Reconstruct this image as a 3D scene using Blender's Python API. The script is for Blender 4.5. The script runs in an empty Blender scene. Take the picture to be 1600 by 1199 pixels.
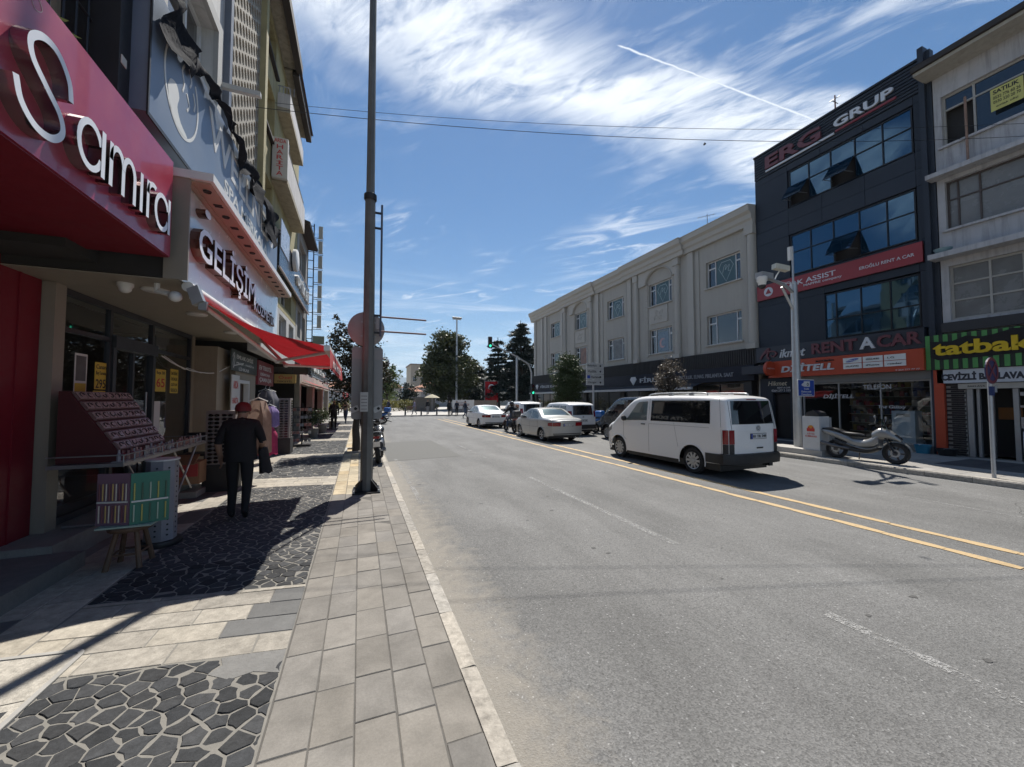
import bpy, bmesh, math, random
from mathutils import Vector, Matrix, noise
R = math.radians
rnd = random.Random(7)
sc = bpy.context.scene
COL = sc.collection

# ---------------------------------------------------------------- camera
cd = bpy.data.cameras.new('camera'); cam = bpy.data.objects.new('camera', cd); COL.objects.link(cam)
cam.location = (0, 0, 1.85); cam.rotation_euler = (R(92.338), 0, R(-21.62))
cd.sensor_fit = 'HORIZONTAL'; cd.sensor_width = 36; cd.lens = 13.5; cd.clip_start = .05; cd.clip_end = 30000
sc.camera = cam

# ---------------------------------------------------------------- sun, sky, exposure
SUN_AZ, SUN_EL = 24.8, 58.0            # degrees right of +Y, above the horizon
sd = bpy.data.lights.new('sun', 'SUN'); sun = bpy.data.objects.new('sun', sd); COL.objects.link(sun)
sd.energy = 5.0; sd.angle = R(.53); sd.color = (1, .95, .87)
sun.rotation_euler = (R(90 - SUN_EL), 0, R(-SUN_AZ) + math.pi)
_v = Vector((math.sin(R(SUN_AZ)) * math.cos(R(SUN_EL)), math.cos(R(SUN_AZ)) * math.cos(R(SUN_EL)), math.sin(R(SUN_EL))))
sun.rotation_euler = _v.to_track_quat('Z', 'Y').to_euler(); sun.location = _v * 60
SKY_STRENGTH = .062
w = bpy.data.worlds.new('World'); sc.world = w; w.use_nodes = True
nt = w.node_tree; nt.nodes.clear()
def N(t, nt, **k):
    n = nt.nodes.new(t)
    for a, v in k.items():
        if a[0] == '_': n.inputs[int(a[1:])].default_value = v
        else: setattr(n, a, v)
    return n
def mth(op, a, b=None, c=None, nt=nt, clamp=False):
    n = nt.nodes.new('ShaderNodeMath'); n.operation = op; n.use_clamp = clamp
    for i, x in enumerate((a, b, c)):
        if x is None: continue
        if isinstance(x, (int, float)): n.inputs[i].default_value = x
        else: nt.links.new(x, n.inputs[i])
    return n.outputs[0]
def ramp01(x, lo, hi, nt=nt):
    n = nt.nodes.new('ShaderNodeMapRange'); n.interpolation_type = 'SMOOTHSTEP'
    nt.links.new(x, n.inputs[0]); n.inputs[1].default_value = lo; n.inputs[2].default_value = hi
    n.inputs[3].default_value = 0; n.inputs[4].default_value = 1; return n.outputs[0]
def tnoise(vec, scale, detail, rough, dist, nt=nt):
    n = nt.nodes.new('ShaderNodeTexNoise'); nt.links.new(vec, n.inputs['Vector'])
    n.inputs['Scale'].default_value = scale; n.inputs['Detail'].default_value = detail
    n.inputs['Roughness'].default_value = rough; n.inputs['Distortion'].default_value = dist
    return n.outputs[0]
sky = N('ShaderNodeTexSky', nt, sky_type='NISHITA', sun_disc=False, sun_elevation=R(SUN_EL), sun_rotation=R(SUN_AZ),
        altitude=40, air_density=1.0, dust_density=.12, ozone_density=1.6)
tc = N('ShaderNodeTexCoord', nt); sp = N('ShaderNodeSeparateXYZ', nt); nt.links.new(tc.outputs['Generated'], sp.inputs[0])
zz = mth('MAXIMUM', sp.outputs[2], .03)
U = mth('DIVIDE', sp.outputs[0], zz); V = mth('DIVIDE', sp.outputs[1], zz)
def cxy(x, y):
    n = N('ShaderNodeCombineXYZ', nt); nt.links.new(x, n.inputs[0]); nt.links.new(y, n.inputs[1]); return n.outputs[0]
uv = cxy(U, V)
feather = cxy(mth('ADD', mth('MULTIPLY', U, 1.0), mth('MULTIPLY', V, .55)), mth('MULTIPLY', V, .45))      # streaks trailing across the band
big = tnoise(uv, 1.7, 3, .5, .3)
fine = tnoise(feather, 6.5, 9, .62, .9)
fine2 = tnoise(feather, 15, 7, .6, 1.2)
bd = mth('ABSOLUTE', mth('ADD', mth('ADD', mth('ADD', V, -1.0), mth('MULTIPLY', mth('ADD', big, -.5), .75)), mth('MULTIPLY', mth('ADD', fine, -.5), .3)))
band = mth('SUBTRACT', 1.0, ramp01(bd, .04, .31))
dens = mth('MULTIPLY', band, ramp01(mth('ADD', mth('MULTIPLY', fine, .65), mth('MULTIPLY', fine2, .35)), .25, .6))
wisp_m = ramp01(tnoise(cxy(mth('ADD', U, 4.2), mth('MULTIPLY', V, .8)), .95, 3, .5, .2), .43, .68)
wisp = mth('MULTIPLY', wisp_m, mth('MULTIPLY', ramp01(tnoise(feather, 3.8, 9, .6, 1.5), .47, .72), .75))
low = mth('MULTIPLY', ramp01(V, 2.2, 4.5), mth('MULTIPLY', ramp01(tnoise(cxy(mth('MULTIPLY', U, .42), mth('MULTIPLY', V, .62)), 1.1, 8, .58, .8), .47, .7), .62))
# a single aircraft trail
ct_n = tnoise(uv, 26, 4, .6, 0)
ctd = mth('ABSOLUTE', mth('ADD', mth('SUBTRACT', V, mth('ADD', mth('MULTIPLY', U, -.022), .876)), mth('MULTIPLY', mth('ADD', ct_n, -.5), .008)))
ctw = mth('ADD', .0045, mth('MULTIPLY', mth('MAXIMUM', mth('SUBTRACT', U, .66), 0), .006))
trail = mth('MULTIPLY', mth('SUBTRACT', 1.0, mth('MINIMUM', mth('DIVIDE', ctd, ctw), 1.0)), mth('MULTIPLY', ramp01(U, .655, .675), .95))
cloud = mth('MAXIMUM', mth('MAXIMUM', mth('MULTIPLY', dens, .93), wisp), mth('MAXIMUM', low, trail), clamp=True)
cloud = mth('MULTIPLY', cloud, ramp01(sp.outputs[2], .0, .06))
hs_ = N('ShaderNodeHueSaturation', nt); hs_.inputs['Saturation'].default_value = 1.3; nt.links.new(sky.outputs[0], hs_.inputs['Color'])
hz = N('ShaderNodeMix', nt, data_type='RGBA'); nt.links.new(mth('SUBTRACT', 1.0, ramp01(sp.outputs[2], -.02, .2)), hz.inputs[0]); nt.links.new(hs_.outputs[0], hz.inputs[6]); hz.inputs[7].default_value = (5.4, 7.2, 9.2, 1)     # the pale air low down
skyc = hz.outputs[2]
mx = N('ShaderNodeMix', nt, data_type='RGBA'); nt.links.new(cloud, mx.inputs[0]); nt.links.new(skyc, mx.inputs[6])
mx.inputs[7].default_value = (11.5, 12, 12.6, 1)
bg = N('ShaderNodeBackground', nt); nt.links.new(mx.outputs[2], bg.inputs[0]); bg.inputs[1].default_value = SKY_STRENGTH
ow = N('ShaderNodeOutputWorld', nt); nt.links.new(bg.outputs[0], ow.inputs[0])

vs = sc.view_settings; vs.view_transform = 'Standard'; vs.look = 'None'; vs.gamma = 1; vs.exposure = .62; vs.use_curve_mapping = False
sc.cycles.use_denoising = True
sc.cycles.max_bounces = 6; sc.cycles.diffuse_bounces = 2; sc.cycles.glossy_bounces = 3; sc.cycles.transmission_bounces = 3
sc.cycles.transparent_max_bounces = 10; sc.cycles.volume_bounces = 0; sc.cycles.sample_clamp_indirect = 6
sc.cycles.caustics_reflective = False; sc.cycles.caustics_refractive = False

HAZE = 1.0e-4
# ---------------------------------------------------------------- materials
MATS = {}
def pm(name, col, rough=.65, metal=0., var=.12, scale=5., bump=0., bscale=60., spec=.5, coat=0., ior=1.5, trans=0., stain=0., em=None):
    """a procedural Principled material: noise breaks up colour and gloss, optional fine relief and drip stains"""
    if name in MATS: return MATS[name]
    m = bpy.data.materials.new(name); m.use_nodes = True; t = m.node_tree; b = t.nodes['Principled BSDF']
    b.inputs['Roughness'].default_value = rough; b.inputs['Metallic'].default_value = metal; b.inputs['IOR'].default_value = ior
    b.inputs['Specular IOR Level'].default_value = spec; b.inputs['Coat Weight'].default_value = coat; b.inputs['Coat Roughness'].default_value = .04
    if trans: b.inputs['Transmission Weight'].default_value = trans
    b.inputs['Base Color'].default_value = (*col, 1)
    if var or bump or stain:
        c = N('ShaderNodeTexCoord', t)
        if var:
            n = tnoise(c.outputs['Object'], scale, 6, .62, .2, t)
            k = N('ShaderNodeMapRange', t, _1=.25, _2=.75, _3=1 - var, _4=1 + var * .8); t.links.new(n, k.inputs[0])
            out = k.outputs[0]
            if stain:
                mp = N('ShaderNodeMapping', t); mp.inputs['Scale'].default_value = (3.2, 3.2, .25); t.links.new(c.outputs['Object'], mp.inputs[0])
                s = tnoise(mp.outputs[0], 2.2, 7, .7, .4, t)
                s2 = N('ShaderNodeMapRange', t, _1=.48, _2=.72, _3=1., _4=1 - stain); t.links.new(s, s2.inputs[0])
                out = mth('MULTIPLY', out, s2.outputs[0], nt=t)
            mm = N('ShaderNodeVectorMath', t, operation='SCALE'); mm.inputs[0].default_value = col; t.links.new(out, mm.inputs[3])
            t.links.new(mm.outputs[0], b.inputs['Base Color'])
            r2 = N('ShaderNodeMapRange', t, _1=.3, _2=.7, _3=max(.0, rough - .08), _4=min(1, rough + .08)); t.links.new(n, r2.inputs[0])
            if rough > .12: t.links.new(r2.outputs[0], b.inputs['Roughness'])
        if bump:
            n2 = tnoise(c.outputs['Object'], bscale, 4, .6, 0, t)
            bp = N('ShaderNodeBump', t); bp.inputs['Strength'].default_value = bump; bp.inputs['Distance'].default_value = .01
            t.links.new(n2, bp.inputs['Height']); t.links.new(bp.outputs[0], b.inputs['Normal'])
    if em: b.inputs['Emission Color'].default_value = (*em[0], 1); b.inputs['Emission Strength'].default_value = em[1]
    MATS[name] = m; return m
def glass(name, tint=(.8, .85, .85), refl=.09, rough=.02, edge=.75):
    """thin pane: see-through, tinted, with Fresnel reflection"""
    if name in MATS: return MATS[name]
    m = bpy.data.materials.new(name); m.use_nodes = True; t = m.node_tree; t.nodes.clear()
    tr = N('ShaderNodeBsdfTransparent', t); tr.inputs[0].default_value = (*tint, 1)
    g = N('ShaderNodeBsdfGlossy', t); g.inputs['Roughness'].default_value = rough; g.inputs[0].default_value = (.95, .97, 1, 1)
    lw = N('ShaderNodeLayerWeight', t); lw.inputs[0].default_value = .5
    k = N('ShaderNodeMapRange', t, _1=0., _2=1., _3=refl, _4=edge)
    pw = mth('POWER', lw.outputs['Facing'], 3.0, nt=t); t.links.new(pw, k.inputs[0])
    c = N('ShaderNodeTexCoord', t); nn = tnoise(c.outputs['Object'], 1.3, 2, .5, 0, t)
    bp = N('ShaderNodeBump', t); bp.inputs['Strength'].default_value = .05; bp.inputs['Distance'].default_value = .05
    t.links.new(nn, bp.inputs['Height']); t.links.new(bp.outputs[0], g.inputs['Normal'])
    ms = N('ShaderNodeMixShader', t); t.links.new(k.outputs[0], ms.inputs[0]); t.links.new(tr.outputs[0], ms.inputs[1]); t.links.new(g.outputs[0], ms.inputs[2])
    o = N('ShaderNodeOutputMaterial', t); t.links.new(ms.outputs[0], o.inputs[0]); MATS[name] = m; return m
def leafmat(name, col, col2, trans=.35):
    if name in MATS: return MATS[name]
    m = bpy.data.materials.new(name); m.use_nodes = True; t = m.node_tree; t.nodes.clear()
    c = N('ShaderNodeTexCoord', t); n = tnoise(c.outputs['Object'], 2.6, 3, .6, 0, t); n2 = tnoise(c.outputs['Object'], 23, 1, .5, 0, t)
    f = ramp01(mth('ADD', mth('MULTIPLY', n, .6), mth('MULTIPLY', n2, .4), nt=t), .35, .65, t)
    mc = N('ShaderNodeMix', t, data_type='RGBA'); t.links.new(f, mc.inputs[0]); mc.inputs[6].default_value = (*col, 1); mc.inputs[7].default_value = (*col2, 1)
    d = N('ShaderNodeBsdfPrincipled', t); d.inputs['Roughness'].default_value = .5; d.inputs['Specular IOR Level'].default_value = .45; t.links.new(mc.outputs[2], d.inputs['Base Color'])
    tl = N('ShaderNodeBsdfTranslucent', t); t.links.new(mc.outputs[2], tl.inputs[0])
    ms = N('ShaderNodeMixShader', t, _0=trans); t.links.new(d.outputs[0], ms.inputs[1]); t.links.new(tl.outputs[0], ms.inputs[2])
    o = N('ShaderNodeOutputMaterial', t); t.links.new(ms.outputs[0], o.inputs[0]); MATS[name] = m; return m
def cloth(name, col, trans=.35, var=.08):
    """woven fabric that lets some light through"""
    if name in MATS: return MATS[name]
    m = bpy.data.materials.new(name); m.use_nodes = True; t = m.node_tree; b = t.nodes['Principled BSDF']
    b.inputs['Base Color'].default_value = (*col, 1); b.inputs['Roughness'].default_value = .85
    tl = N('ShaderNodeBsdfTranslucent', t); tl.inputs[0].default_value = (*col, 1)
    c = N('ShaderNodeTexCoord', t); n = tnoise(c.outputs['Object'], 7, 5, .6, .3, t)
    k = N('ShaderNodeMapRange', t, _1=.3, _2=.7, _3=1 - var, _4=1 + var); t.links.new(n, k.inputs[0])
    mm = N('ShaderNodeVectorMath', t, operation='SCALE'); mm.inputs[0].default_value = col; t.links.new(k.outputs[0], mm.inputs[3])
    t.links.new(mm.outputs[0], b.inputs['Base Color']); t.links.new(mm.outputs[0], tl.inputs[0])
    ms = N('ShaderNodeMixShader', t, _0=trans); o = t.nodes['Material Output']
    t.links.new(b.outputs[0], ms.inputs[1]); t.links.new(tl.outputs[0], ms.inputs[2]); t.links.new(ms.outputs[0], o.inputs[0]); MATS[name] = m; return m

# ---------------------------------------------------------------- mesh helpers
class MB:
    """collects polygons; build() links them as ONE mesh object"""
    def __init__(s): s.v = []; s.f = []; s.m = []; s.mi = 0
    def add(s, vs, fs):
        o = len(s.v); s.v += [tuple(p) for p in vs]; s.f += [tuple(i + o for i in f) for f in fs]; s.m += [s.mi] * len(fs); return s
    def box(s, x0, x1, y0, y1, z0, z1):
        return s.add([(x0, y0, z0), (x1, y0, z0), (x1, y1, z0), (x0, y1, z0), (x0, y0, z1), (x1, y0, z1), (x1, y1, z1), (x0, y1, z1)],
                     [(3, 2, 1, 0), (4, 5, 6, 7), (0, 1, 5, 4), (1, 2, 6, 5), (2, 3, 7, 6), (3, 0, 4, 7)])
    def obox(s, c, hx, hy, hz):
        """box with centre c and half-axis vectors"""
        c, hx, hy, hz = map(Vector, (c, hx, hy, hz)); q = [c + hx * a + hy * b + hz * d for d in (-1, 1) for a, b in ((-1, -1), (1, -1), (1, 1), (-1, 1))]
        return s.add(q, [(3, 2, 1, 0), (4, 5, 6, 7), (0, 1, 5, 4), (1, 2, 6, 5), (2, 3, 7, 6), (3, 0, 4, 7)])
    def prism(s, poly, ax, a, b):
        """poly: 2-D outline in the two other axes, extruded along axis ax from a to b"""
        n = len(poly)
        def P(p, t): return (t, p[0], p[1]) if ax == 'x' else (p[0], t, p[1]) if ax == 'y' else (p[0], p[1], t)
        vs = [P(p, a) for p in poly] + [P(p, b) for p in poly]
        return s.add(vs, [tuple(range(n))[::-1], tuple(range(n, 2 * n))] + [(i, (i + 1) % n, n + (i + 1) % n, n + i) for i in range(n)])
    def quad(s, a, b, c, d): return s.add([a, b, c, d], [(0, 1, 2, 3)])
    def poly(s, pts): return s.add(pts, [tuple(range(len(pts)))])
    def tube(s, pts, r, n=8, caps=True):
        pts = [Vector(p) for p in pts]; rs = r if isinstance(r, (list, tuple)) else [r] * len(pts)
        rings = []; up = None
        for i, p in enumerate(pts):
            d = (pts[min(i + 1, len(pts) - 1)] - pts[max(i - 1, 0)])
            d = d.normalized() if d.length > 1e-9 else Vector((0, 0, 1))
            if up is None: up = d.orthogonal().normalized()
            up = (up - d * up.dot(d)); up = up.normalized() if up.length > 1e-6 else d.orthogonal().normalized()
            sd = d.cross(up)
            rings.append([p + (up * math.cos(2 * math.pi * k / n) + sd * math.sin(2 * math.pi * k / n)) * rs[i] for k in range(n)])
        return s.loft(rings, True, caps)
    def loft(s, rings, closed=True, caps=False):
        n = len(rings[0]); vs = [p for r in rings for p in r]; fs = []
        for i in range(len(rings) - 1):
            for k in range(n if closed else n - 1):
                fs.append((i * n + k, i * n + (k + 1) % n, (i + 1) * n + (k + 1) % n, (i + 1) * n + k))
        if caps: fs += [tuple(range(n))[::-1], tuple(range((len(rings) - 1) * n, len(rings) * n))]
        return s.add(vs, fs)
    def cyl(s, p0, p1, r0, r1=None, n=12): return s.tube([p0, p1], [r0, r0 if r1 is None else r1], n)
    def lathe(s, prof, c=(0, 0, 0), ax='z', n=20, closed=False):
        c = Vector(c); rings = []
        for k in range(n):
            a = 2 * math.pi * k / n; q = []
            for r, h in prof:
                x, y = r * math.cos(a), r * math.sin(a)
                q.append(c + Vector((x, y, h) if ax == 'z' else (h, x, y) if ax == 'x' else (y, h, x)))
            rings.append(q)
        m = len(prof); vs = [p for r in rings for p in r]; fs = []
        for k in range(n):
            for i in range(m if closed else m - 1):
                j = (i + 1) % m; fs.append((k * m + i, ((k + 1) % n) * m + i, ((k + 1) % n) * m + j, k * m + j))
        return s.add(vs, fs)
    def ell(s, c, rad, nu=12, nv=8):
        c = Vector(c); vs = [c + Vector((0, 0, -rad[2]))]; fs = []
        for j in range(1, nv):
            t = math.pi * j / nv
            for i in range(nu):
                a = 2 * math.pi * i / nu; vs.append(c + Vector((rad[0] * math.sin(t) * math.cos(a), rad[1] * math.sin(t) * math.sin(a), -rad[2] * math.cos(t))))
        vs.append(c + Vector((0, 0, rad[2]))); L = len(vs) - 1
        for i in range(nu):
            fs.append((0, 1 + (i + 1) % nu, 1 + i)); fs.append((L, L - nu + i, L - nu + (i + 1) % nu))
            for j in range(nv - 2): fs.append((1 + j * nu + i, 1 + j * nu + (i + 1) % nu, 1 + (j + 1) * nu + (i + 1) % nu, 1 + (j + 1) * nu + i))
        return s.add(vs, fs)
    def xf(s, M, i0=0):
        s.v[i0:] = [tuple(M @ Vector(p)) for p in s.v[i0:]]; return s
    def mesh(s, name, mats, smooth=None, fix=True):
        me = bpy.data.meshes.new(name); me.from_pydata(s.v, [], s.f)
        for m in (mats if isinstance(mats, (list, tuple)) else [mats]): me.materials.append(m)
        if len(me.materials) > 1: me.polygons.foreach_set('material_index', s.m)
        if fix or smooth:
            bm = bmesh.new(); bm.from_mesh(me)
            if fix: bmesh.ops.recalc_face_normals(bm, faces=bm.faces)
            if smooth:
                th = R(smooth)
                for f in bm.faces: f.smooth = True
                for e in bm.edges:
                    if len(e.link_faces) != 2 or e.calc_face_angle(0) > th: e.smooth = False
            bm.to_mesh(me); bm.free()
        return me
    def build(s, name, mats, parent=None, smooth=None, fix=True): return link(name, s.mesh(name, mats, smooth, fix), parent)
def link(name, me, parent=None):
    o = bpy.data.objects.new(name, me); COL.objects.link(o)
    if parent is not None:
        o.parent = parent
        if parent.type == 'EMPTY': o.matrix_parent_inverse = Matrix.Translation(-parent.location)
    return o
def tag(o, label=None, cat=None, group=None, kind=None):
    if label: o['label'] = label
    if cat: o['category'] = cat
    if group: o['group'] = group
    if kind: o['kind'] = kind
    return o
def thing(name, label, cat, loc=(0, 0, 0), group=None):
    o = bpy.data.objects.new(name, None); COL.objects.link(o); o.location = loc; o.empty_display_size = .2
    return tag(o, label, cat, group)
def dup(root, loc=None, rz=None, label=None, parent=None, group=None):
    c = root.copy(); COL.objects.link(c)
    if parent is not None: c.parent = parent
    if loc is not None: c.location = loc
    if rz is not None: c.rotation_euler = (root.rotation_euler[0], root.rotation_euler[1], rz)
    if label: c['label'] = label
    if group: c['group'] = group
    for ch in list(root.children):
        dup(ch, parent=c)
    return c
def B(name, mat, parent, *b, bev=0):
    """one box as one part"""
    m = MB().box(*b); return m.build(name, mat, parent)
# frames for things on facades: LF faces +X (text runs along +Y), RF faces -X (text runs along -Y), CF faces the camera side -Y
LF = (Vector((0, 1, 0)), Vector((0, 0, 1)), Vector((1, 0, 0)))
RF = (Vector((0, -1, 0)), Vector((0, 0, 1)), Vector((-1, 0, 0)))
CF = (Vector((1, 0, 0)), Vector((0, 0, 1)), Vector((0, -1, 0)))
BF = (Vector((-1, 0, 0)), Vector((0, 0, 1)), Vector((0, 1, 0)))
def fr(F, o, a, b, c=0.): return Vector(o) + F[0] * a + F[1] * b + F[2] * c
_tc = {}
BOLD = [.012]
def glyphs(s, depth=0.):
    key = (s, depth, BOLD[0])
    if key in _tc: return _tc[key]
    cu = bpy.data.curves.new('t', 'FONT'); cu.body = s; cu.size = 1; cu.extrude = depth; cu.offset = BOLD[0]; cu.resolution_u = 3
    ob = bpy.data.objects.new('t', cu); me = bpy.data.meshes.new_from_object(ob)
    r = ([tuple(v.co) for v in me.vertices], [tuple(p.vertices) for p in me.polygons])
    bpy.data.objects.remove(ob); bpy.data.curves.remove(cu); bpy.data.meshes.remove(me); _tc[key] = r; return r
def text(parent, s, F, o, width, height, mat, depth=.004, name='lettering', shear=0., letters=False, bold=0., vert=False):
    """writing: fitted to width x height with its lower left corner at o in frame F, standing depth proud of the sign"""
    BOLD[0] = bold or .012
    vs, fs = glyphs(s, .5)
    x0 = min(v[0] for v in vs); x1 = max(v[0] for v in vs); y0 = min(v[1] for v in vs); y1 = max(v[1] for v in vs)
    kx = width / (x1 - x0); ky = height / (y1 - y0)
    def put(vs, fs, dx=0.):
        m = MB(); m.add([fr(F, o, (v[0] + dx - x0) * kx + shear * (v[1] - y0) * ky, (v[1] - y0) * ky, depth * (v[2] + .5)) for v in vs], fs)
        return m
    if not letters: return put(vs, fs).build(name, mat, parent, fix=False)
    out = []
    for i, ch in enumerate(s):
        if ch == ' ': continue
        pv, _ = glyphs(s[:i + 1], .5); cv, cf = glyphs(ch, .5)
        dx = max(v[0] for v in pv) - max(v[0] for v in cv)
        out.append(put(cv, cf, dx).build('letter', mat, parent, fix=False))
    return out
def stroke_ribbon(m, pts, F, o, wid, depth, z0=0., closed=False):
    """a flat pen stroke with square ends along a 2-D polyline, wid wide and depth proud"""
    n = len(pts); L = []; Rr = []
    for i in range(n):
        a = Vector(pts[(i - 1) % n] if closed or i else pts[0]); b = Vector(pts[(i + 1) % n] if closed or i < n - 1 else pts[-1])
        d = (b - a); d = d.normalized() if d.length else Vector((1, 0)); nn = Vector((-d.y, d.x)) * wid * .5; p = Vector(pts[i])
        L.append(p + nn); Rr.append(p - nn)
    rings = [[fr(F, o, L[i].x, L[i].y, z0), fr(F, o, L[i].x, L[i].y, z0 + depth), fr(F, o, Rr[i].x, Rr[i].y, z0 + depth), fr(F, o, Rr[i].x, Rr[i].y, z0)] for i in range(n)]
    if closed: rings.append(rings[0])
    mi = m.mi; nv = len(m.v); nf = len(m.f); m.loft(rings, True, not closed)
    for j in range(nf, len(m.f)):      # the face of the letter takes slot 1, its returns slot 0
        q = m.f[j]; loc = sorted((k - nv) % 4 for k in q) if len(q) == 4 else []
        m.m[j] = 1 if loc == [1, 1, 2, 2] else 0
    return m
def arc(cx, cy, rx, ry, a0, a1, n=14): return [(cx + rx * math.cos(R(a0 + (a1 - a0) * i / n)), cy + ry * math.sin(R(a0 + (a1 - a0) * i / n))) for i in range(n + 1)]

# ================================================================ GROUND
def piecemat(name, col, var=.12, rough=.8, bump=.25, hue=None, scale=9., blot=.15):
    """stone pieces: each piece its own shade, mottled in world space so that alike meshes do not repeat"""
    if name in MATS: return MATS[name]
    m = bpy.data.materials.new(name); m.use_nodes = True; t = m.node_tree; b = t.nodes['Principled BSDF']
    oi = N('ShaderNodeObjectInfo', t); g = N('ShaderNodeNewGeometry', t)
    n = tnoise(g.outputs['Position'], scale, 7, .65, .4, t); n2 = tnoise(g.outputs['Position'], 70, 4, .7, 0, t)
    a = N('ShaderNodeMapRange', t, _1=0., _2=1., _3=1 - var, _4=1 + var); t.links.new(oi.outputs['Random'], a.inputs[0])
    k = N('ShaderNodeMapRange', t, _1=.25, _2=.75, _3=1 - blot, _4=1 + blot); t.links.new(n, k.inputs[0])
    k2 = N('ShaderNodeMapRange', t, _1=.3, _2=.7, _3=.9, _4=1.08); t.links.new(n2, k2.inputs[0])
    f = mth('MULTIPLY', mth('MULTIPLY', a.outputs[0], k.outputs[0], nt=t), k2.outputs[0], nt=t)
    mc = N('ShaderNodeMix', t, data_type='RGBA'); mc.inputs[6].default_value = (*col, 1); mc.inputs[7].default_value = (*(hue or col), 1)
    h = mth('FRACT', mth('MULTIPLY', oi.outputs['Random'], 7.3, nt=t), nt=t); t.links.new(h, mc.inputs[0])
    mm = N('ShaderNodeVectorMath', t, operation='SCALE'); t.links.new(mc.outputs[2], mm.inputs[0]); t.links.new(f, mm.inputs[3])
    t.links.new(mm.outputs[0], b.inputs['Base Color']); b.inputs['Roughness'].default_value = rough; b.inputs['Specular IOR Level'].default_value = .2
    bp = N('ShaderNodeBump', t); bp.inputs['Strength'].default_value = bump; bp.inputs['Distance'].default_value = .004
    t.links.new(mth('ADD', n2, mth('MULTIPLY', n, 1.5, nt=t), nt=t), bp.inputs['Height']); t.links.new(bp.outputs[0], b.inputs['Normal'])
    MATS[name] = m; return m
def asphalt_mat():
    m = bpy.data.materials.new('asphalt'); m.use_nodes = True; t = m.node_tree; b = t.nodes['Principled BSDF']
    g = N('ShaderNodeNewGeometry', t); P = g.outputs['Position']; s = N('ShaderNodeSeparateXYZ', t); t.links.new(P, s.inputs[0])
    def rng(x, lo, hi, a, c):
        n = N('ShaderNodeMapRange', t, _1=lo, _2=hi, _3=a, _4=c); t.links.new(x, n.inputs[0]); return n.outputs[0]
    mp = N('ShaderNodeMapping', t); mp.inputs['Scale'].default_value = (1, .22, 1); t.links.new(P, mp.inputs[0])
    wear = rng(tnoise(mp.outputs[0], 1.1, 5, .6, .3, t), .3, .7, .78, 1.18)            # wheel tracks along the street
    blot = rng(tnoise(P, .55, 4, .6, .6, t), .3, .7, .88, 1.12)
    vo = N('ShaderNodeTexVoronoi', t); vo.inputs['Scale'].default_value = 95; t.links.new(P, vo.inputs['Vector'])
    sv = N('ShaderNodeSeparateColor', t); t.links.new(vo.outputs['Color'], sv.inputs[0])
    agg = rng(sv.outputs[0], 0, 1, .72, 1.28); grain = rng(tnoise(P, 210, 3, .7, 0, t), .3, .7, .84, 1.14)
    spark = mth('MULTIPLY', mth('GREATER_THAN', sv.outputs[1],   .993, nt=t), .12, nt=t)
    pit = rng(tnoise(P, 34, 3, .55, .2, t), .28, .42, .62, 1.)
    f = mth('MULTIPLY', mth('MULTIPLY', mth('MULTIPLY', wear, blot, nt=t), mth('MULTIPLY', agg, grain, nt=t), nt=t), pit, nt=t)
    base = N('ShaderNodeVectorMath', t, operation='SCALE'); base.inputs[0].default_value = (.140, .139, .136); t.links.new(f, base.inputs[3])
    # pale dust lying along the gutter
    dn = tnoise(P, 5.5, 6, .65, .5, t)
    edge = rng(mth('ADD', s.outputs[0], mth('MULTIPLY', mth('ADD', dn, -.5, nt=t), 1.1, nt=t), nt=t), .85, 1.35, .62, 0)
    dust = N('ShaderNodeMix', t, data_type='RGBA'); t.links.new(edge, dust.inputs[0]); t.links.new(base.outputs[0], dust.inputs[6]); dust.inputs[7].default_value = (.27, .245, .205, 1)
    ad = N('ShaderNodeVectorMath', t, operation='ADD'); t.links.new(dust.outputs[2], ad.inputs[0])
    cs = N('ShaderNodeCombineXYZ', t)
    for i in range(3): t.links.new(spark, cs.inputs[i])
    t.links.new(cs.outputs[0], ad.inputs[1]); t.links.new(ad.outputs[0], b.inputs['Base Color'])
    b.inputs['Roughness'].default_value = .82; b.inputs['Specular IOR Level'].default_value = .35
    bp = N('ShaderNodeBump', t); bp.inputs['Strength'].default_value = .55; bp.inputs['Distance'].default_value = .006
    t.links.new(mth('ADD', vo.outputs['Distance'], tnoise(P, 130, 2, .6, 0, t), nt=t), bp.inputs['Height']); t.links.new(bp.outputs[0], b.inputs['Normal'])
    MATS['asphalt'] = m; return m
ASPH = asphalt_mat()
def worn(name, col, under, keep):
    """road paint worn through to the asphalt in patches"""
    m = bpy.data.materials.new(name); m.use_nodes = True; t = m.node_tree; b = t.nodes['Principled BSDF']
    g = N('ShaderNodeNewGeometry', t); n = tnoise(g.outputs['Position'], 26, 6, .75, .3, t); n2 = tnoise(g.outputs['Position'], 2.5, 3, .6, 0, t)
    f = ramp01(mth('ADD', mth('MULTIPLY', n, .7, nt=t), mth('MULTIPLY', n2, .3, nt=t), nt=t), .5 + (.5 - keep) * .35 - .07, .5 + (.5 - keep) * .35 + .09, t)
    mc = N('ShaderNodeMix', t, data_type='RGBA'); t.links.new(f, mc.inputs[0]); mc.inputs[6].default_value = (*under, 1); mc.inputs[7].default_value = (*col, 1)
    t.links.new(mc.outputs[2], b.inputs['Base Color']); b.inputs['Roughness'].default_value = .75
    if keep < .6:      # mostly gone: bare road shows between the specks
        tr = N('ShaderNodeBsdfTransparent', t); ms = N('ShaderNodeMixShader', t); g2 = tnoise(g.outputs['Position'], 120, 3, .6, 0, t); f2 = mth('MULTIPLY', f, ramp01(g2, .38, .56, t), nt=t)
        t.links.new(f2, ms.inputs[0]); t.links.new(tr.outputs[0], ms.inputs[1]); t.links.new(b.outputs[0], ms.inputs[2]); t.links.new(ms.outputs[0], t.nodes['Material Output'].inputs[0])
    MATS[name] = m; return m
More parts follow.
